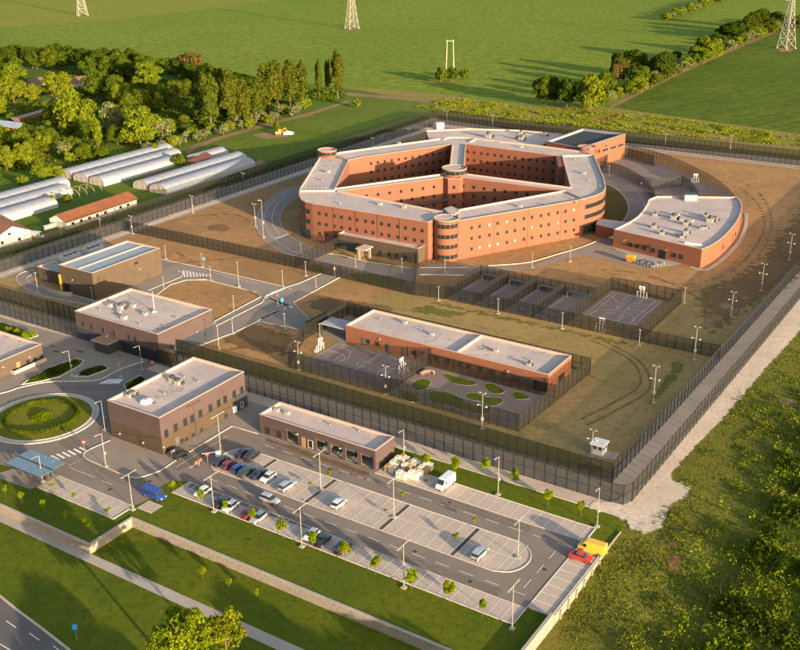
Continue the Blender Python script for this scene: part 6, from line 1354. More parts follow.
def car(kind, px, py, col, ang, label, z=.14, roofcol=None):
    if not CU.get(kind): CU[kind] = True; o = CARP[kind]
    else: o = copy_tree(CARP[kind])
    if kind == 'minibus': o.scale = (1.14, 1.05, 1.05)
    o.location = (*G(px, py, .5), z); o.rotation_euler = (0, 0, ang); o['label'] = label; o['group'] = 'parked vehicles'
    for ch in o.children:
        if ch.name.split('.')[0] in ('body', 'roof'):
            ch.material_slots[0].link = 'OBJECT'; ch.material_slots[0].material = PAINT[col]
    return o
BD = YAW+math.pi/2       # bonnet pointing along +b (away)
FD = YAW-math.pi/2
def jit(a): return a+random.uniform(-.03, .03)
for t in (
    ('estate', 221.5, 462, 'navy', BD, 'dark navy car at the left end of the parking island, beside the dark red car'),
    ('hatch', 228.8, 465.3, 'darkred', BD, 'dark red hatchback second from the left on the island'),
    ('hatch', 238, 469.3, 'blue', BD, 'deep blue hatchback right of the dark red hatchback'),
    ('estate', 246.5, 472.5, 'teal', BD, 'dark teal car right of the deep blue hatchback'),
    ('sedan', 258, 474.5, 'navy', BD, 'dark saloon between the dark teal and white cars'),
    ('hatch', 268, 478, 'white', FD, 'white hatchback closing the tight group of cars on the island'),
    ('sedan', 243.5, 453.5, 'navy', BD, 'navy saloon in the rear row at the left end of the island'),
    ('estate', 252, 456.5, 'black', BD, 'black estate in the rear row beside the navy saloon'),
    ('estate', 287.2, 486.3, 'silver', BD, 'silver estate standing alone on the island right of the group'),
    ('estate', 269.8, 500, 'silver', YAW, 'silver estate driving on the road below the island'),
    ('hatch', 339, 504, 'white', BD, 'small white hatchback alone in the middle of the island'),
    ('estate', 480, 553.8, 'silver', BD, 'pale blue silver estate near the right end of the island'),
    ('hatch', 202.5, 492.8, 'white', FD, 'white hatchback behind a sapling, leftmost in the lower row'),
    ('hatch', 221, 503, 'black', BD, 'black hatchback beside the lamp post in the lower row'),
    ('hatch', 230.5, 507.3, 'white', FD, 'white hatchback right of the black hatchback in the lower row'),
    ('hatch', 249, 514, 'darkred', BD, 'crimson hatchback in the lower row'),
    ('hatch', 258.5, 518.3, 'silver', FD, 'silver hatchback beside the crimson hatchback'),
    ('hatch', 311.5, 536, 'white', FD, 'white hatchback behind a sapling in the middle of the lower row'),
    ('sedan', 322, 541, 'black', BD, 'black saloon in the middle of the lower row'),
    ('estate', 343, 548, 'black', BD, 'black estate behind a sapling, rightmost in the lower row'),
    ('sedan', 581, 557.5, 'red', YAW+.08, 'bright red saloon in the right hand column of bays'),
    ('van', 592, 550, 'yellow', YAW+math.pi, 'yellow panel van at the top of the right hand column of bays'),
    ('van', 445.2, 484.5, 'white', FD, 'white panel van in the upper bay row'),
    ('minibus', 154.5, 495.5, 'blue', YAW, 'blue minibus parked alone beside the left bays'),
    ('van', 37.5, 236.8, 'white', YAW+.2, 'white van between the gabled house and the white garden wall'),
    ('van', 111, 212.5, 'white', YAW+1.4, 'white van in front of the long tiled farm building'),
    ('hatch', 331.6, 449.0, 'grey', FD, 'grey car inside the second open garage bay'),
    ('hatch', 340, 455.5, 'navy', FD, 'dark car inside the third open garage bay'),
    ('hatch', 354.8, 460.6, 'navy', FD, 'dark car inside the fourth open garage bay'),
    ('hatch', 180.5, 455.3, 'black', BD, 'black hatchback close to the office wall beside two people')):
    car(t[0], t[1], t[2], t[3], jit(t[4]) if t[4] != YAW else t[4], t[5])
for o in bpy.data.objects:       # cars inside the garage stand on its floor in line with the bays
    if o.get('label', '').startswith(('grey car inside', 'dark car inside')):
        i = ('second', 'third', 'fourth').index(o['label'].split('inside the ')[1].split()[0]); o.location = (*P(-144.6+ss_g[i+1], 163.4), .125)
# digger and boat shaped trailer by the meadow
r = thing('digger', 'orange digger standing in the meadow beside a dark bush', 'digger', (*G(279, 135.5), 0), .2)
mb = MB(); mb.box((0, 0, .5), (3.6, .6, .9)); mb.box((0, 2.0, .5), (3.6, .6, .9)); mb.build('tracks', frame_d, r); mb = MB(); mb.box((-.2, 1, 1.5), (3.4, 2.4, 1.1)); mb.build('body', orange_m, r); mb = MB(); mb.box((.5, .5, 2.6), (1.4, 1.3, 1.4)); mb.build('cab', orange_m, r)
mb = MB(); mb.tube((1.4, 1.5, 1.8), (3.4, 1.5, 3.6), .28, n=6); mb.tube((3.4, 1.5, 3.6), (5.0, 1.5, 1.2), .22, n=6); mb.build('boom', orange_m, r); mb = MB(); mb.box((5.0, 1.5, .8), (.8, 1.0, .8)); mb.build('bucket', frame_d, r)
r = thing('trailer', 'white covered trailer right of the orange digger', 'trailer', (*G(288.5, 135.5), 0), .1)
loft([(-2.6, [(.9, .6), (1.0, 1.4), (.6, 2.0)]), (0, [(1.1, .5), (1.2, 1.5), (.8, 2.3)]), (2.6, [(.6, .7), (.7, 1.2), (.4, 1.7)])]).build('cover', white_m, r)
for s in (-1, 1): mb = MB(); mb.tube((0, s*1.1, .4), (0, s*1.35, .4), .4, n=12); mb.build('wheel', tyre_m, r)
mb = MB(); mb.tube((2.4, 0, .6), (3.8, 0, .5), .08, n=6); mb.build('drawbar', galv, r)
for px, py, lab in ((42.8, 215.3, 'white round tank on the grass left of the tiled farm building'), (89.5, 201, 'small white drum on the grass behind the tiled farm building')):
    r = thing('drum', lab, 'drum', (*G(px, py), .1)); mb = MB(); mb.cyl((0, 0), .8, 0, 1.7, 14); mb.build('shell', white_m, r); mb = MB(); mb.cyl((0, 0), .82, 1.7, 1.8, 14); mb.build('lid', galv, r)
# ================================================================== PEOPLE
skin = plain('skin', (.42, .24, .16), .6); hairm = plain('hair', (.03, .02, .015), .7)
def person(px, py, rz, label, top, leg, stride=.22):
    r = thing('person', label, 'person', (*G(px, py), .14), rz)
    V = {'pelvis': (0, 0, .95), 'waist': (0, 0, 1.12), 'chest': (0, 0, 1.33), 'neck': (0, 0, 1.50), 'head': (0, -.02, 1.60), 'crown': (0, -.01, 1.74)}
    for s, t in ((-1, 'l'), (1, 'r')):
        V['hip'+t] = (s*.10, 0, .92); V['knee'+t] = (s*.11, -s*stride*.6, .50); V['ank'+t] = (s*.11, -s*stride+.05*s, .08); V['toe'+t] = (s*.11, -s*stride-.14, .04)
        V['sh'+t] = (s*.19, 0, 1.44); V['elb'+t] = (s*.25, s*stride*.5+.02, 1.17); V['wri'+t] = (s*.26, s*stride*.7-.10, .93); V['fin'+t] = (s*.26, s*stride*.7-.14, .80)
    E = [('pelvis', 'waist'), ('waist', 'chest'), ('chest', 'neck'), ('neck', 'head'), ('head', 'crown')]
    for t in 'lr': E += [('pelvis', 'hip'+t), ('hip'+t, 'knee'+t), ('knee'+t, 'ank'+t), ('ank'+t, 'toe'+t), ('chest', 'sh'+t), ('sh'+t, 'elb'+t), ('elb'+t, 'wri'+t), ('wri'+t, 'fin'+t)]
    RAD = dict(pelvis=.15, waist=.13, chest=.16, neck=.06, head=.095, crown=.075, hipl=.10, kneel=.065, ankl=.045, toel=.04, shl=.07, elbl=.045, wril=.03, finl=.025)
    ks = list(V); me = bpy.data.meshes.new('body'); me.from_pydata([V[k] for k in ks], [(ks.index(a), ks.index(b)) for a, b in E], []); o = bpy.data.objects.new('body', me); COL.objects.link(o); o.parent = r
    md = o.modifiers.new('skin', 'SKIN'); sv = me.skin_vertices[0].data
    for i, k in enumerate(ks): q = RAD.get(k, RAD.get(k[:-1]+'l', .05)); sv[i].radius = (q, q*.85)
    sv[0].use_root = True; sd = o.modifiers.new('sub', 'SUBSURF'); sd.levels = 1; sd.render_levels = 1; me.materials.append(skin)
    mb = MB()
    for z0, z1, w0, w1 in ((.92, 1.15, .20, .17), (1.15, 1.38, .17, .23), (1.38, 1.50, .23, .12)): mb.tube((0, 0, z0), (0, 0, z1), w0, w1, 12, cap=False)
    for s, t in ((-1, 'l'), (1, 'r')): mb.tube(V['sh'+t], V['elb'+t], .09, .065, 8); mb.tube(V['elb'+t], V['wri'+t], .065, .05, 8)
    mb.build('jacket', top, r)
    mb = MB(); mb.tube((0, 0, .84), (0, 0, .98), .19, .20, 12)
    for t in 'lr': mb.tube(V['hip'+t], V['knee'+t], .125, .085, 8); mb.tube(V['knee'+t], V['ank'+t], .085, .065, 8)
    mb.build('trousers', leg, r)
    mb = MB(); mb.tube((0, .02, 1.64), (0, .02, 1.77), .11, .06, 10); mb.build('hair', hairm, r)
    for t in 'lr': mb = MB(); c = V['ank'+t]; mb.box((c[0], c[1]-.07, .05), (.11, .28, .1)); mb.build('shoe', frame_d, r)
jean = plain('jeans', (.03, .05, .10), .8); beige = plain('tan_cloth', (.35, .16, .08), .8); pink = plain('pink_cloth', (.60, .18, .2), .8); whitec = plain('white_cloth', (.7, .68, .64), .8)
person(196.5, 468, .6, 'person in rust coloured top walking nearest to the road marking', beige, jean)
person(199, 466.8, .9, 'person in brown top in the middle of the three by the island', plain('brown_cloth', (.22, .09, .05), .8), beige)
person(201, 465, .3, 'person in orange red top closest to the island tip', plain('orange_cloth', (.55, .13, .05), .8), jean)
person(172.5, 457.5, 1.2, 'person in pink top beside the office wall', pink, whitec)
person(174.5, 456.5, 2.0, 'person in white top beside the person in pink at the office wall', whitec, plain('rose_cloth', (.4, .1, .1), .8))
# ================================================================== TREES AND PLANTS
L_broad = mat_leaf('leaf_green', (0.1075, 0.1478, 0.01165), (0.05376, 0.08512, 0.007168))
L_dark = mat_leaf('leaf_dark', (0.06989, 0.1004, 0.009856), (0.03763, 0.06093, 0.006272))
L_yel = mat_leaf('leaf_yellow_green', (0.1747, 0.2195, 0.01434), (0.09408, 0.1344, 0.00896))
L_pop = mat_leaf('leaf_poplar', (0.112, 0.1344, 0.01613), (0.06272, 0.08243, 0.00896))
L_pale = mat_leaf('leaf_flowering', (0.24, 0.256, 0.12), (0.068, 0.096, 0.02))
L_sap = mat_leaf('leaf_sapling', (0.2448, 0.3024, 0.00864), (0.144, 0.2016, 0.00576), .5)
L_brown = mat_leaf('leaf_brownish', (0.136, 0.1, 0.028), (0.08, 0.064, 0.016))
L_weed = mat_leaf('leaf_weed', (0.152, 0.18, 0.0128), (0.068, 0.1, 0.0064), .3, .55)
L_field = mat_leaf('leaf_field_weed', (0.2688, 0.2957, 0.02688), (0.1254, 0.1702, 0.01254), .35, .4, .3, (.25, .19, .05), .03)
L_weed2 = mat_leaf('leaf_dry', (0.264, 0.2, 0.044), (0.152, 0.136, 0.024), .3, .5)
L_hedge = mat_leaf('leaf_hedge', (0.052, 0.08, 0.0064), (0.0288, 0.0496, 0.004), .3)
L_lime = mat_leaf('leaf_lime', (0.2146, 0.2664, 0.01036), (0.111, 0.1554, 0.00666), .4)
bark = mat('bark', (.14, .10, .07), (.08, .06, .04), 1.5, 6, .9)
def quads_mesh(name, C, N, sz, m, asp=1.0):
    """many small leaf faces: centres C, normals N, sizes sz"""
    n = len(C); N = N/np.linalg.norm(N, axis=1, keepdims=True)
    t = rng.normal(size=(n, 3)); u = np.cross(N, t); u /= np.linalg.norm(u, axis=1, keepdims=True); v = np.cross(N, u)
    s = sz[:, None]/2; V = np.stack([C-u*s-v*s*asp, C+u*s*.9-v*s*asp*.6, C+u*s+v*s*asp, C-u*s*.6+v*s*asp*.9], 1).reshape(-1, 3)
    me = bpy.data.meshes.new(name); me.vertices.add(4*n); me.vertices.foreach_set('co', V.astype(np.float32).ravel())
    me.loops.add(4*n); me.loops.foreach_set('vertex_index', np.arange(4*n, dtype=np.int32)); me.polygons.add(n); me.polygons.foreach_set('loop_start', np.arange(0, 4*n, 4, dtype=np.int32))
    me.materials.append(m); me.update(calc_edges=True); return me
def crown_mesh(name, m, rx, rz, zc, nl, nq, lobe=.45, leaf=.5, flat=.6, seed=0):
    g = np.random.default_rng(seed); L = []
    for i in range(nl):
        d = g.normal(size=3); d /= np.linalg.norm(d); rr = g.uniform(.35, .75)
        L.append((d[0]*rx*rr, d[1]*rx*rr, zc+d[2]*rz*rr, g.uniform(.65, 1.15)*lobe))
    L.append((0, 0, zc, .6)); L = np.array(L)
    w = L[:, 3]**2; idx = g.choice(len(L), nq, p=w/w.sum()); d = g.normal(size=(nq, 3)); d /= np.linalg.norm(d, axis=1, keepdims=True)
    d[:, 2] = np.where(d[:, 2] < -.35, -d[:, 2]*.4, d[:, 2])
    r = L[idx, 3]*g.uniform(.55, 1.08, nq)**.6
    C = L[idx, :3]+d*np.stack([r*rx, r*rx, r*rz*.9], 1)
    N = d+g.normal(size=(nq, 3))*flat; return quads_mesh(name, C, N, leaf*g.uniform(.6, 1.35, nq), m)
def trunk_mesh(h, r, rx, zc, n=6, seed=1):
    g = random.Random(seed); mb = MB(); mb.tube((0, 0, -.2), (0, 0, zc*.75), r, r*.7, 8); mb.tube((0, 0, zc*.75), (.2, .1, h*.85), r*.7, r*.2, 6)
    for i in range(n): a = i*6.28/n+g.uniform(-.3, .3); z = zc*g.uniform(.5, .95); mb.tube((0, 0, z), (math.cos(a)*rx*.6, math.sin(a)*rx*.6, z+rx*g.uniform(.3, .8)), r*.42, r*.12, 5)
    me = bpy.data.meshes.new('trunk'); me.from_pydata([tuple(v) for v in mb.v], [], mb.f); me.materials.append(bark); return me
TK = {}
def kind(k, h, rx, m, nl, nq, lobe, leaf, zc=None, rz=None, variants=3, trunk=.25, flat=.6, low=.12):
    zc = zc or h*(.5+low/2); rz = rz or h*(.5-low/2); L = []
    for v in range(variants): L.append((crown_mesh('crown', m, rx, rz, zc, nl, nq, lobe, leaf, flat, seed=hash(k) % 997+v*13 if False else sum(map(ord, k))+v*13), trunk_mesh(h, trunk, rx, zc, 6, v)))
    TK[k] = (h, rx, L)
kind('broad', 12, 5.6, L_broad, 28, 7600, .38, .54, low=.02)
kind('dark', 12, 5.6, L_dark, 28, 7200, .38, .56, low=.02)
kind('yellow', 10, 5.2, L_yel, 32, 8000, .33, .46, low=.02)
kind('poplar', 28, 4.0, L_pop, 34, 6800, .40, .72, low=.06, trunk=.4)
kind('pale', 5, 3.2, L_pale, 14, 1800, .42, .42)
kind('bush', 4, 2.8, L_broad, 14, 1700, .45, .5, low=.0)
kind('ybush', 3, 2.4, L_yel, 12, 1300, .45, .42, low=.0)
kind('brown', 11, 5, L_brown, 18, 2600, .42, .8)
kind('column', 9, 2.0, L_yel, 18, 1800, .40, .6, low=.03)
kind('sapling', 4.6, 1.35, L_sap, 14, 1100, .42, .24, zc=3.05, rz=1.7, trunk=.06, variants=6)
kind('tiny', 2.6, .85, L_sap, 7, 170, .42, .28, zc=1.8, rz=.8, trunk=.04, variants=2)
kind('big', 12, 6.5, L_lime, 46, 6500, .19, .30, zc=7.5, rz=4.2, trunk=.3, variants=2, flat=.9)
kind('lime', 1.8, 1.6, L_lime, 9, 800, .45, .3, low=0.0, variants=2)
NT = 0
def tree(k, px, py, ytop, label, cat='tree', group=None, name=None, z=0.0, wpx=None, rsc=None):
    global NT
    h0, rx, L = TK[k]; g = G(px, py, z)
    lo, hi = 0.3, 80.0
    for _ in range(30):
        m = (lo+hi)/2; q = Vector((g[0], g[1], z+m-CAM_H)); y = 325+FOC*q.dot(CD)/q.dot(_f)
        if y > ytop: lo = m
        else: hi = m
    s = lo/h0; dist = Vector((g[0], g[1], CAM_H)).length; sx = s if wpx is None else (wpx*dist/FOC/2)/rx/1.08
    sx *= 1 if rsc is None else rsc
    c, t = L[NT % len(L)]; NT += 1
    nm = name or {'bush': 'bush', 'ybush': 'bush', 'lime': 'shrub', 'poplar': 'poplar_tree', 'sapling': 'sapling', 'tiny': 'sapling'}.get(k, 'tree')
    r = thing(nm, label, cat, (*g, z), random.uniform(0, 6.28), group); r.scale = (sx, sx, s)
    o = bpy.data.objects.new('crown', c); COL.objects.link(o); o.parent = r
    o = bpy.data.objects.new('trunk', t); COL.objects.link(o); o.parent = r
    return r
Z1 = 270/798
def T1(k, x, yt, yb, w, label, group='trees of the farm wood', **kw): return tree(k, x*Z1, yb*Z1, (yt-(yb-yt)*.06)*Z1, label, group=group, wpx=w*Z1*1.28, **kw)
random.seed(11)
# --- the wood at the upper left
back = 'dark broad tree in the rear edge of the farm wood'
for i in range(22):
    x = -70+i*24+random.uniform(-6, 6); yt = 132+random.uniform(-6, 10)+(12 if x > 240 else 0)+(14 if x > 430 else 0); T1('dark' if i % 3 else 'broad', x, yt, yt+64, 46+random.uniform(-4, 12), back)
for i in range(18):
    x = -60+i*27+random.uniform(-8, 8)
    if 70 < x < 260: continue
    yt = 158+random.uniform(-6, 10)+(10 if x > 300 else 0); T1('dark' if i % 2 else 'broad', x, yt, yt+68, 48+random.uniform(-4, 12), 'dark broad tree in the second rank of the farm wood')
for x in (110, 150, 190, 232): T1('broad', x, 152+random.uniform(-3, 5), 205, 46, 'green tree standing close behind the weathered wood roofs')
for a in (('yellow', 35, 185, 262, 78, 'bright yellow green tree at the left edge, rear one of three'), ('yellow', 42, 225, 305, 80, 'bright round tree at the left edge, in front of its twin'), ('yellow', 96, 246, 300, 56, 'small bright tree right of the two round ones at the left edge'), ('yellow', 174, 212, 296, 84, 'large round bright crowned tree beside the old farmhouse'),
          ('broad', -20, 200, 290, 80, 'broad tree just cut by the left edge in the wood'),
          ('broad', 290, 210, 292, 74, 'broad tree left of centre in the middle of the wood'), ('broad', 345, 222, 300, 60, 'mid green tree right of the weathered roofs'), ('dark', 372, 176, 240, 66, 'pale topped dark tree at the rear middle of the wood'), ('yellow', 436, 180, 262, 84, 'large rounded yellow green tree at the rear right of the wood'), ('broad', 470, 248, 302, 56, 'compact green tree in the clearing of the wood'), ('broad', 520, 235, 290, 40, 'small green tree at the edge of the clearing'), ('broad', 550, 232, 282, 40, 'small round tree right of the clearing'), ('brown', 568, 148, 230, 66, 'brown topped tall tree at the right rear of the wood'), ('dark', 520, 168, 232, 56, 'dark tree left of the brown topped tree'), ('dark', 612, 186, 262, 60, 'dark tree right of the brown topped tree'), ('dark', 655, 205, 290, 50, 'dark tree behind the first poplar'),
          ('yellow', 235, 272, 402, 120, 'biggest bright crown in the front of the wood'), ('broad', 172, 305, 392, 70, 'green tree left of the biggest bright crown'), ('pale', 338, 308, 405, 66, 'white flowering tree right of the biggest bright crown'), ('column', 291, 348, 440, 28, 'narrow upright yellow tree before the biggest crown'), ('yellow', 416, 314, 432, 112, 'wide bright crowned tree above the rear greenhouse'), ('broad', 376, 272, 340, 46, 'green tree behind the wide bright crown'), ('pale', 482, 345, 412, 50, 'pale flowering tree right of the wide bright crown'), ('yellow', 20, 430, 505, 56, 'small yellow tree in the orchard at the left edge'), ('column', 90, 432, 482, 24, 'slim cone shaped tree in the orchard'), ('pale', 195, 412, 470, 44, 'grey green olive like tree in the orchard'), ('broad', 222, 400, 462, 40, 'green tree touching the grey green orchard tree'), ('broad', 250, 425, 475, 46, 'bushy tree behind the middle greenhouses'), ('yellow', 130, 480, 535, 56, 'low wide tree in the orchard nearest to the greenhouses'), ('yellow', 172, 488, 530, 44, 'low tree in the orchard right of the wide one'), ('ybush', 68, 520, 545, 34, 'yellow bush at the left greenhouse end'), ('ybush', 208, 450, 480, 30, 'yellow bush in the orchard middle'), ('broad', 300, 430, 470, 40, 'small green tree at the right end of the orchard'), ('bush', 530, 452, 492, 34, 'dark green bush at the rusty roofed shed'), ('ybush', 150, 580, 610, 34, 'bright bush by the teal greenhouse end'), ('bush', 200, 575, 600, 26, 'dark low bush among the bare hoops')):
    T1(*a)
for i in range(9): T1('column', 8+i*17, 372+i*3+random.uniform(-6, 5), 442+i*2, 27, 'dense narrow tree in the row behind the orchard')
for i, (x, yt, yb, w) in enumerate(((625, 216, 385, 50), (680, 200, 375, 52), (722, 238, 372, 44), (757, 236, 362, 46), (797, 182, 335, 56))): T1('poplar', x, yt, yb, w, '%s poplar from the left in the row beside the wood' % 'first second third fourth fifth'.split()[i], group='poplars')
def T2(k, x, yt, yb, w, label, group=None, **kw): return tree(k, 265+x*Z1, yb*Z1, yt*Z1, label, group=group, wpx=w*Z1, **kw)
for i, (x, yt, yb, w) in enumerate(((38, 175, 320, 50), (76, 168, 318, 52), (112, 170, 312, 48), (160, 175, 290, 26), (186, 170, 282, 20), (215, 134, 292, 48))): T2('poplar', x, yt, yb, w, ['dense broad poplar at the left of the tall rear group', 'dense broad poplar second in the tall rear group', 'dense broad poplar third in the tall rear group', 'slim poplar left of the thinnest one', 'thinnest poplar between two taller trees', 'tallest darkest poplar at the right end of the wood'][i], group='poplars')
for i in range(26):
    t = i/25; x = 440+t*460; yb = 452-t*122+8*math.sin(i*1.7); T1('pale' if i % 3 != 1 else 'ybush', x, yb-27-random.uniform(0, 10), yb, 34, 'white flowering bush on the edge of the wood by the dirt track' if i % 3 != 1 else 'yellow green bush on the edge of the wood by the dirt track', group='flowering bushes along the wood')
for i in range(16):
    x = random.uniform(470, 900); t = (x-440)/460; yb = 438-t*122-random.uniform(8, 50); T1(('broad', 'dark', 'bush')[i % 3], x, yb-36, yb, 40, 'low green tree in the undergrowth behind the flowering bushes')
for a in (('bush', 37, 360, 385, 26, 'dark round bush beside the orange digger'), ('ybush', 272, 290, 318, 30, 'bright bush at the foot of the track end pole'), ('bush', 520, 195, 244, 46, 'left bush of the clump under the timber pylon'), ('bush', 553, 200, 242, 44, 'middle bush of the clump under the timber pylon'), ('bush', 591, 201, 236, 34, 'right bush of the clump under the timber pylon')): T2(*a)
FW = [(-60, 62, 185, 88), (10, 62, 175, 88), (60, 60, 170, 100), (110, 60, 160, 130), (160, 62, 150, 134), (210, 70, 140, 128), (250, 76, 125, 120)]
for i in range(95):
    x = random.uniform(-40, 262); t = random.random(); y0 = 74+max(0, x-150)*.10; y1 = 172-max(0, x)*.19
    y = y0+(y1-y0)*t
    if (18 < x < 62 and 98 < y < 135) or (y < 100 and 20 < x < 98) or (y > 148 and x > 60): continue
    if 130 < x < 190 and 84 < y < 104: continue
    hpx = random.uniform(11, 20)*(1+.25*(y-80)/60); k = ('broad', 'broad', 'yellow', 'dark', 'bush')[i % 5]
    if k == 'bush': hpx *= .5
    tree(k, x, y, y-hpx, {'broad': 'mid green tree filling the body of the farm wood', 'yellow': 'yellow green tree filling the body of the farm wood', 'dark': 'shaded dark tree filling the body of the farm wood', 'bush': 'low green bush between the trees of the farm wood'}[k], group='trees of the farm wood', wpx=hpx*random.uniform(.9, 1.25))  # the dark kind has its own deeper leaf colour
# tall roadside trees standing just below the frame: their shade lies on the lawns
for i, (a, b, h) in enumerate([(-78+7*q, 67+4*math.sin(q*2.1), 12+1.5*math.sin(q*1.3)) for q in range(12)]+[(-50+8.5*q, 89+4*math.sin(q*3), 12+math.sin(q*2)) for q in range(8)]+[(-34+11*q, 101+2*math.sin(q*3), 11) for q in range(3)]+[(-26, 108, 9), (-8, 112, 8), (14, 121, 9.5), (24, 140, 8)]):
    g = P(a, b); s_ = h/12; r = thing('tree', 'leafy roadside tree below the bottom edge of the picture', 'tree', (*g, GL), i*1.1, 'roadside trees'); r.scale = (s_*1.1, s_*1.1, s_)
    c, t = TK['broad'][2][i % 3]
    for nm, me in (('crown', c), ('trunk', t)): o = bpy.data.objects.new(nm, me); COL.objects.link(o); o.parent = r
# --- hedgerow on the right
def T3(k, x, yt, yb, w, label='green tree in the hedgerow between the two fields', **kw): return tree(k, 530+x*Z1, yb*Z1, yt*Z1, label, group='trees of the hedgerow', wpx=w*Z1*1.3, **kw)
HL = 'green tree in the hedgerow between the two fields'
for a in (('broad', 40, 214, 312, 66, 'leftmost broad tree at the near end of the hedgerow'), ('dark', 72, 222, 312, 46), ('dark', 108, 218, 322, 56, 'dark tree beside the drooping willow in the hedgerow'), ('yellow', 176, 212, 330, 80, 'drooping yellow green willow at the near end of the hedgerow'), ('broad', 212, 205, 290, 56), ('brown', 256, 172, 262, 46, 'brownish tree in the near part of the hedgerow'), ('dark', 304, 140, 225, 70, 'tallest dark tree of the hedgerow'), ('dark', 262, 152, 240, 50), ('broad', 318, 190, 268, 56), ('yellow', 315, 222, 278, 60, 'bright low tree in the middle of the hedgerow'), ('dark', 384, 150, 236, 74, 'wide dark tree right of the tallest one in the hedgerow'), ('broad', 362, 212, 258, 46), ('dark', 410, 190, 230, 50), ('yellow', 516, 102, 186, 84, 'wide bright tree in the middle right of the hedgerow'), ('yellow', 512, 142, 190, 46, 'bright low tree before the wide bright hedgerow tree'), ('dark', 550, 95, 155, 50), ('dark', 600, 64, 118, 56), ('dark', 576, 62, 112, 44), ('dark', 640, 40, 108, 60), ('dark', 662, 28, 98, 60), ('dark', 700, 50, 102, 54), ('dark', 728, 30, 88, 52), ('dark', 690, 24, 84, 52), ('dark', 790, 40, 92, 40), ('broad', 640, 70, 115, 50), ('broad', 672, 66, 108, 44), ('broad', 815, 30, 85, 50), ('broad', 850, 20, 80, 50), ('broad', 430, 150, 178, 34), ('broad', 148, 230, 300, 50), ('dark', 235, 210, 280, 44), ('broad', 340, 170, 225, 50)):
    T3(*a)
for i in range(24):
    t = i/23; x = 190+t*530+random.uniform(-10, 10); yb = 318-t*228; T3(('ybush', 'bush', 'pale')[i % 3], x, yb-30, yb+2, 40, 'low bush along the sunny foot of the hedgerow', cat='bush')
for i in range(14): x = 400+i*13+random.uniform(-5, 5); yb = 60-i*4.6; T3(('ybush', 'pale', 'bush')[i % 3], x, yb-22, yb, 34, 'small bush of the farthest hedge line in the green field', cat='bush')
# --- saplings of the parking area: px, py(base), ytop
SP = [(201, 505.5, 489, 'sapling before the leftmost white hatchback'), (173, 492, 479.5, 'sapling on the lawn tip right of the blue minibus'), (225.5, 512, 499.5, 'sapling between the lamp post and the white hatchback in the lower row'), (253, 525, 508, 'sapling before the crimson hatchback'), (283, 538.5, 520, 'sapling between the silver hatchback and the next lamp'), (313.5, 550, 531, 'sapling before the middle white hatchback'), (345.5, 564, 541.5, 'sapling before the rightmost black estate'), (375.5, 575.5, 554.5, 'sapling in the empty lower bays, left one'), (411.5, 591, 567, 'largest sapling of the lower row'), (449, 602.5, 580, 'sapling right of the largest one in the lower row'), (482, 618, 599, 'last small sapling at the right of the lower row'),
      (426, 470, 453, 'wide sapling on the green strip above the pallets'), (455, 476, 457, 'sapling above the white panel van'), (485, 478, 457, 'sapling left of the upper lamp post'), (515, 487, 468, 'sapling right of the upper lamp post'), (548, 508, 488, 'brightest sapling on the right part of the green strip'), (581, 518, 500, 'last sapling on the green strip before the corner lamp'),
      (249, 474, 467, 'tiny sapling among the dark cars of the island'), (310, 488, 481, 'tiny sapling left of the island lamp'), (329, 479, 471, 'tiny sapling at the garage side of the island'), (385.5, 514, 508, 'tiny sapling left of the middle island lamp'), (403, 499, 491, 'tiny sapling at the upper end of a brown strip'), (456, 541, 532, 'tiny sapling beside the last brown strip'), (474.5, 525, 517, 'tiny sapling at the upper end of the last brown strip'),
      (53, 490, 482, 'tiny sapling in the leftmost parking bays'), (74.5, 500, 492, 'tiny sapling in the middle of the left bays'), (108.5, 515, 507, 'tiny sapling at the right of the left bays')]
for px, py, yt, lab in SP: tree('sapling' if py-yt > 11 else 'tiny', px, py, yt, lab, 'sapling', 'young trees of the parking area', wpx=None, rsc=random.uniform(.72, 1.0) if py-yt > 11 else 1.1)
for px, py, yt, lab, z in ((6, 497, 484, 'young tree on the lawn at the left edge below the shelter', 0), (22.5, 504, 491, 'yellow young tree on the lawn below the shelter', 0), (44, 513, 499, 'faint young tree on the lawn below the left bays', 0), (66, 524, 511, 'thin young tree on the lawn above the gabion wall', 0), (87, 532, 517, 'dark young tree near the gabion wall corner', 0), (124, 547, 533, 'young tree below the gabion wall corner', GL), (203, 581, 565, 'young tree on the lower lawn, left one', GL), (229, 590, 577, 'sparse young tree on the lower lawn, right one', GL), (257, 600, 588, 'faint young tree on the lower lawn, rightmost', GL)):
    tree('sapling', px, py, yt, lab, 'sapling', 'young trees on the lawns', z=z, rsc=.8)
tree('big', 190, 690, 606, 'large bright yellow green tree cut by the bottom edge, left half', z=GL, wpx=86); tree('big', 228, 668, 606, 'large bright yellow green tree cut by the bottom edge, right half', z=GL, wpx=56)
for i, (x, y, yt, w) in enumerate(((8, 334, 327, 13), (17, 336, 329, 10), (26, 338, 331, 12), (33, 338, 332, 9))): tree('lime', x, y, yt, '%s lime green shrub from the left in the bed at the far left' % ('first', 'second', 'third', 'fourth')[i], 'shrub', 'lime shrubs in the bed', wpx=w)
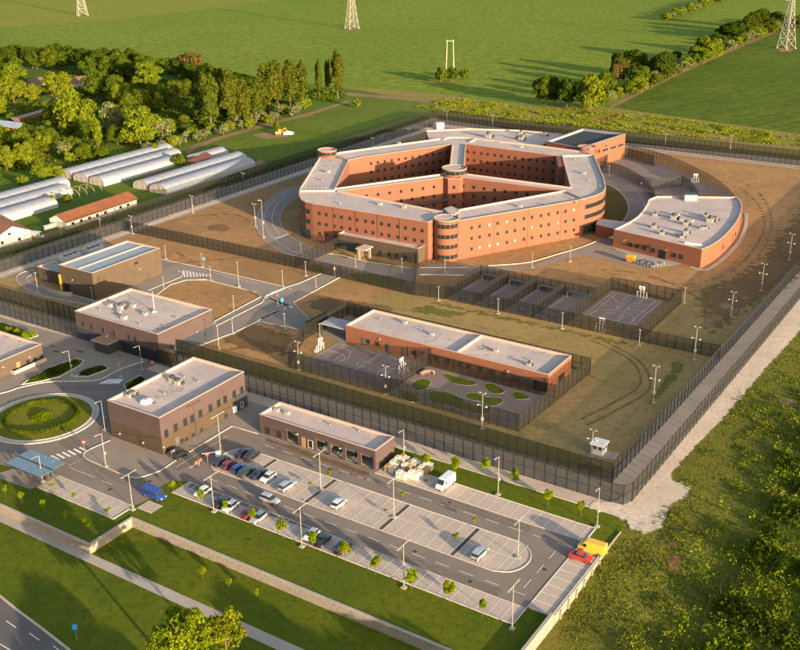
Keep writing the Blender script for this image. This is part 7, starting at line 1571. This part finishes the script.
# --- hedges of the roundabout
def leaf_thing(name, label, cat, C, N, sz, m, group=None):
    c = C.mean(0); r = thing(name, label, cat, (c[0], c[1], 0), 0, group); me = quads_mesh('leaves', C-np.array([c[0], c[1], 0]), N, sz, m); o = bpy.data.objects.new('leaves', me); COL.objects.link(o); o.parent = r
    return r
def ring_leaves(c, r0, w, h, n, z):
    t = rng.uniform(0, 2*np.pi, n); a = rng.uniform(0, np.pi, n); rr = r0+np.cos(a)*w; zz = z+np.sin(a)**.7*h*rng.uniform(.7, 1.1, n)
    C = np.stack([c[0]+rr*np.cos(t), c[1]+rr*np.sin(t), zz], 1); N = np.stack([np.cos(a)*np.cos(t), np.cos(a)*np.sin(t), np.sin(a)], 1)+rng.normal(size=(n, 3))*.5; return C, N
HC = (RC[0]-.3, RC[1]+.2)
C, N = ring_leaves(HC, 8.3, .55, .8, 9000, .2); leaf_thing('hedge', 'low clipped hedge ring on the roundabout', 'hedge', C, N, rng.uniform(.12, .26, len(C)), mat_leaf('leaf_hedge_bright', (0.088, 0.12, 0.0096), (0.04, 0.068, 0.0064)))
n = 2600; t = rng.uniform(0, 2*np.pi, n); rr = 2.7*np.sqrt(rng.uniform(0, 1, n)); C = np.stack([HC[0]+rr*np.cos(t), HC[1]+rr*np.sin(t), .25+rng.uniform(.2, .9, n)*(1-(rr/3.3)**2)], 1); leaf_thing('flower_mound', 'round planted mound in the middle of the roundabout', 'planting', C, rng.normal(size=(n, 3))+[0, 0, 1.2], rng.uniform(.12, .28, n), MATS['leaf_lime'])
for pts, lab in (([(28, 381), (50, 369), (76, 361), (79, 364), (60, 375), (40, 381)], 'dark green planting in the larger bed above the roundabout'), ([(79, 375), (90, 370), (104, 367), (106, 369), (88, 376)], 'dark green planting in the bed beside the gatehouse plaza'), ([(127, 389), (140, 378), (145, 380), (138, 386), (130, 391)], 'dark green planting in the bed at the office corner')):
    poly = GG(pts); xs = [p[0] for p in poly]; ys = [p[1] for p in poly]; Cs = []
    n = len(poly)
    while len(Cs) < 2200:
        x, y = random.uniform(min(xs), max(xs)), random.uniform(min(ys), max(ys)); inside = False
        for i in range(n):
            a, b = poly[i], poly[(i+1) % n]
            if (a[1] > y) != (b[1] > y) and x < (b[0]-a[0])*(y-a[1])/(b[1]-a[1])+a[0]: inside = not inside
        if inside: Cs.append((x, y, .2+random.uniform(.05, .7)*(.6+.4*math.sin(x*1.3)*math.cos(y*.9))))
    C = np.array(Cs); leaf_thing('bed_planting', lab, 'planting', C, rng.normal(size=C.shape)+[0, 0, 1], rng.uniform(.15, .35, len(C)), L_hedge)
# --- rough vegetation nobody could count
def vnoise(a, b, s, seed=0):
    g = np.random.default_rng(seed); out = np.zeros_like(a)
    for k in range(7):
        f = s*(1.7**k)*g.uniform(.8, 1.2); th = g.uniform(0, 6.28); ph = g.uniform(0, 6.28); out += np.sin((a*np.cos(th)+b*np.sin(th))*f*6.28+ph+2*np.sin((b*np.cos(th)-a*np.sin(th))*f*4.1+ph))/(1.45**k)
    return out/2.2
def visible(x, y, z, mx=60, my=60):
    Q = np.stack([x, y, z-CAM_H], 1); d = Q@np.array(_f); px = 400+FOC*(Q@np.array(CR))/d; py = 325+FOC*(Q@np.array(CD))/d
    return px, py, (px > -mx) & (px < 800+mx) & (py > -my) & (py < 650+my)
lowv = np.vectorize(low_h)
def stuff(name, label, cat, n, a0, a1, b0, b1, m, hfun, keep, size=(.25, .7), up=.6, hz=None, clump=None):
    a = rng.uniform(a0, a1, n); b = rng.uniform(b0, b1, n); k = keep(a, b); a, b = a[k], b[k]
    x = A[0]*a+B[0]*b; y = A[1]*a+B[1]*b; zg = lowv(a, b) if hz is None else np.full(len(a), hz); px, py, vis = visible(x, y, zg); a, b, x, y, zg = a[vis], b[vis], x[vis], y[vis], zg[vis]
    h = hfun(a, b); z = zg+h*rng.uniform(0, 1, len(a))**.7
    C = np.stack([x, y, z], 1); N = rng.normal(size=C.shape)+np.array([0, 0, up]); me = quads_mesh(name, C, N, rng.uniform(size[0], size[1], len(C))*(.6+.5*np.clip(h, 0, 1.6)), m, 1.3)
    o = bpy.data.objects.new(name, me); COL.objects.link(o); o['kind'] = 'stuff'; o['label'] = label; o['category'] = cat; print(name, len(C)); return o
def in_wild(a, b):
    x = A[0]*a+B[0]*b; y = A[1]*a+B[1]*b; px, py, v = visible(x, y, np.zeros_like(a))
    # the gravel track keeps clear
    edge = np.where(py < 480, 706-(py-430)*.86, 660+(py-480)*-.15); edge = np.where(py > 540, 560, edge); edge = np.where((py >= 515) & (py <= 540), 640, edge)
    return (px > edge+rng.normal(size=len(a))*4) & (a > -58)
def g_a(a, b): return vnoise(a, b, .012, 3)
def bare(a, b): return vnoise(a, b, .02, 9) > .75
L_w1 = mat_leaf('leaf_tall_weed', (.195, .265, .013), (.080, .130, .008), .35, .5, .25, (.048, .090, .006), .07)
L_w2 = mat_leaf('leaf_olive_weed', (0.1998, 0.185, 0.0222), (0.0962, 0.111, 0.01036), .3, .5, .25, (.19, .125, .035), .05)
def wh(a, b): return np.clip(.5+.9*vnoise(a, b, .018, 3)+.95*vnoise(a, b, .085, 4)+.4*vnoise(a, b, .2, 14), .10, 3.0)*np.clip((a+60)/28, .15, 1)
stuff('weeds', 'tall green weeds over the rough ground on the right', 'weeds', 1200000, -58, 140, 60, 330, L_w1, wh, lambda a, b: in_wild(a, b) & ((a > -34+10*vnoise(a, b, .03, 5)) | (rng.uniform(size=len(a)) < .35)), (.16, .33), hz=None)
stuff('olive_weeds', 'olive and brownish growth among the green weeds on the right', 'weeds', 300000, -58, 140, 60, 330, L_w2, lambda a, b: wh(a, b)*.8, lambda a, b: in_wild(a, b) & (vnoise(a, b, .03, 31) > -.1), (.18, .36))
stuff('brambles', 'dark bramble thickets standing higher among the weeds on the right', 'brambles', 420000, -50, 140, 60, 330, L_hedge, lambda a, b: np.clip(.3+2.3*vnoise(a, b, .035, 21), .1, 3.6), lambda a, b: in_wild(a, b) & (vnoise(a, b, .035, 21) > .15) & (a > -36), (.22, .45))
stuff('bright_tufts', 'bright yellow green tufts standing out of the weeds', 'weeds', 110000, -45, 140, 60, 330, L_lime, lambda a, b: np.clip(.6+1.3*vnoise(a, b, .05, 41), .2, 2.0), lambda a, b: in_wild(a, b) & (vnoise(a, b, .05, 41) > .8), (.18, .36))
def strip(a, b):
    x = A[0]*a+B[0]*b; y = A[1]*a+B[1]*b; px, py, v = visible(x, y, np.zeros_like(a)); top = np.interp(px, [340, 430, 530, 607, 800], [89, 96, 109, 111, 137]); bot = np.interp(px, [340, 430, 530, 607, 800], [97, 109, 124, 130, 147]); return (px > 345) & (py > top+rng.normal(size=len(a))*.8) & (py < bot)
stuff('field_weeds', 'strip of weeds between the far fence and the fields', 'weeds', 420000, -330, 20, 497, 680, L_field, lambda a, b: np.clip(.30+.7*vnoise(a, b, .03, 7), .1, 1.3), lambda a, b: strip(a, b) & (vnoise(a, b, .02, 17) > -.45), (.35, .75), hz=0.0)
def wood(a, b):
    x = A[0]*a+B[0]*b; y = A[1]*a+B[1]*b; px, py, v = visible(x, y, np.zeros_like(a)); bot = np.interp(px, [0, 60, 150, 190, 345], [185, 170, 148, 138, 98]); top = np.interp(px, [0, 130, 265, 345], [62, 52, 80, 88]); return (px < 345) & (py > top) & (py < bot) & (vnoise(a, b, .015, 27) > -.25)
stuff('undergrowth', 'undergrowth between the trees of the farm wood', 'undergrowth', 160000, -620, -300, 250, 800, L_broad, lambda a, b: np.clip(.8+1.1*vnoise(a, b, .02, 37), .2, 2.2), wood, (.6, 1.3), hz=0.0)
stuff('fence_weeds', 'weeds along the outside of the left perimeter fence', 'weeds', 26000, -309, -304, 180, 500, L_field, lambda a, b: np.clip(.4+.5*vnoise(a, b, .05, 47), .1, 1.0), lambda a, b: (a < -304.5), (.3, .6), hz=0.0)
# ================================================================== CAMERA, SKY, SUN
cam = bpy.data.cameras.new('camera'); co = bpy.data.objects.new('camera', cam); COL.objects.link(co)
mw = Matrix(((CR.x, -CD.x, -_f.x, 0), (CR.y, -CD.y, -_f.y, 0), (CR.z, -CD.z, -_f.z, CAM_H), (0, 0, 0, 1)))
co.matrix_world = mw; cam.sensor_width = 36; cam.sensor_fit = 'HORIZONTAL'; cam.lens = 36*FOC/800; cam.clip_start = 1; cam.clip_end = 20000
S.camera = co
SUN_EL = R(9.0); SH_AZ = R(37.5)      # shadows fall 37.5 degrees left of the view direction
sdir = Vector((math.sin(SH_AZ)*math.cos(SUN_EL), -math.cos(SH_AZ)*math.cos(SUN_EL), math.sin(SUN_EL)))   # towards the sun
sun = bpy.data.lights.new('sun', 'SUN'); sun.energy = 5.0; sun.angle = R(0.55); sun.color = (1.0, 0.74, 0.48)
so = bpy.data.objects.new('sun', sun); COL.objects.link(so); so.rotation_euler = sdir.to_track_quat('Z', 'Y').to_euler(); so.location = (0, 0, 200)
w = bpy.data.worlds.new('World'); S.world = w; w.use_nodes = True
N, L = w.node_tree.nodes, w.node_tree.links
sk = N.new('ShaderNodeTexSky'); sk.sky_type = 'NISHITA'; sk.sun_disc = False; sk.sun_elevation = SUN_EL; sk.sun_rotation = math.atan2(sdir.x, sdir.y)
sk.air_density = 1.0; sk.dust_density = 3.0; sk.ozone_density = 1.0
L.new(sk.outputs[0], N['Background'].inputs[0]); N['Background'].inputs[1].default_value = 0.128
S.view_settings.view_transform = 'Standard'; S.view_settings.look = 'None'; S.view_settings.exposure = 1.52; S.view_settings.gamma = 1.0
S.render.engine = 'CYCLES'
S.cycles.max_bounces = 5; S.cycles.diffuse_bounces = 2; S.cycles.transparent_max_bounces = 24; S.cycles.glossy_bounces = 2; S.cycles.transmission_bounces = 3
for o in list(bpy.data.objects):
    if '_o' in o: del o['_o']
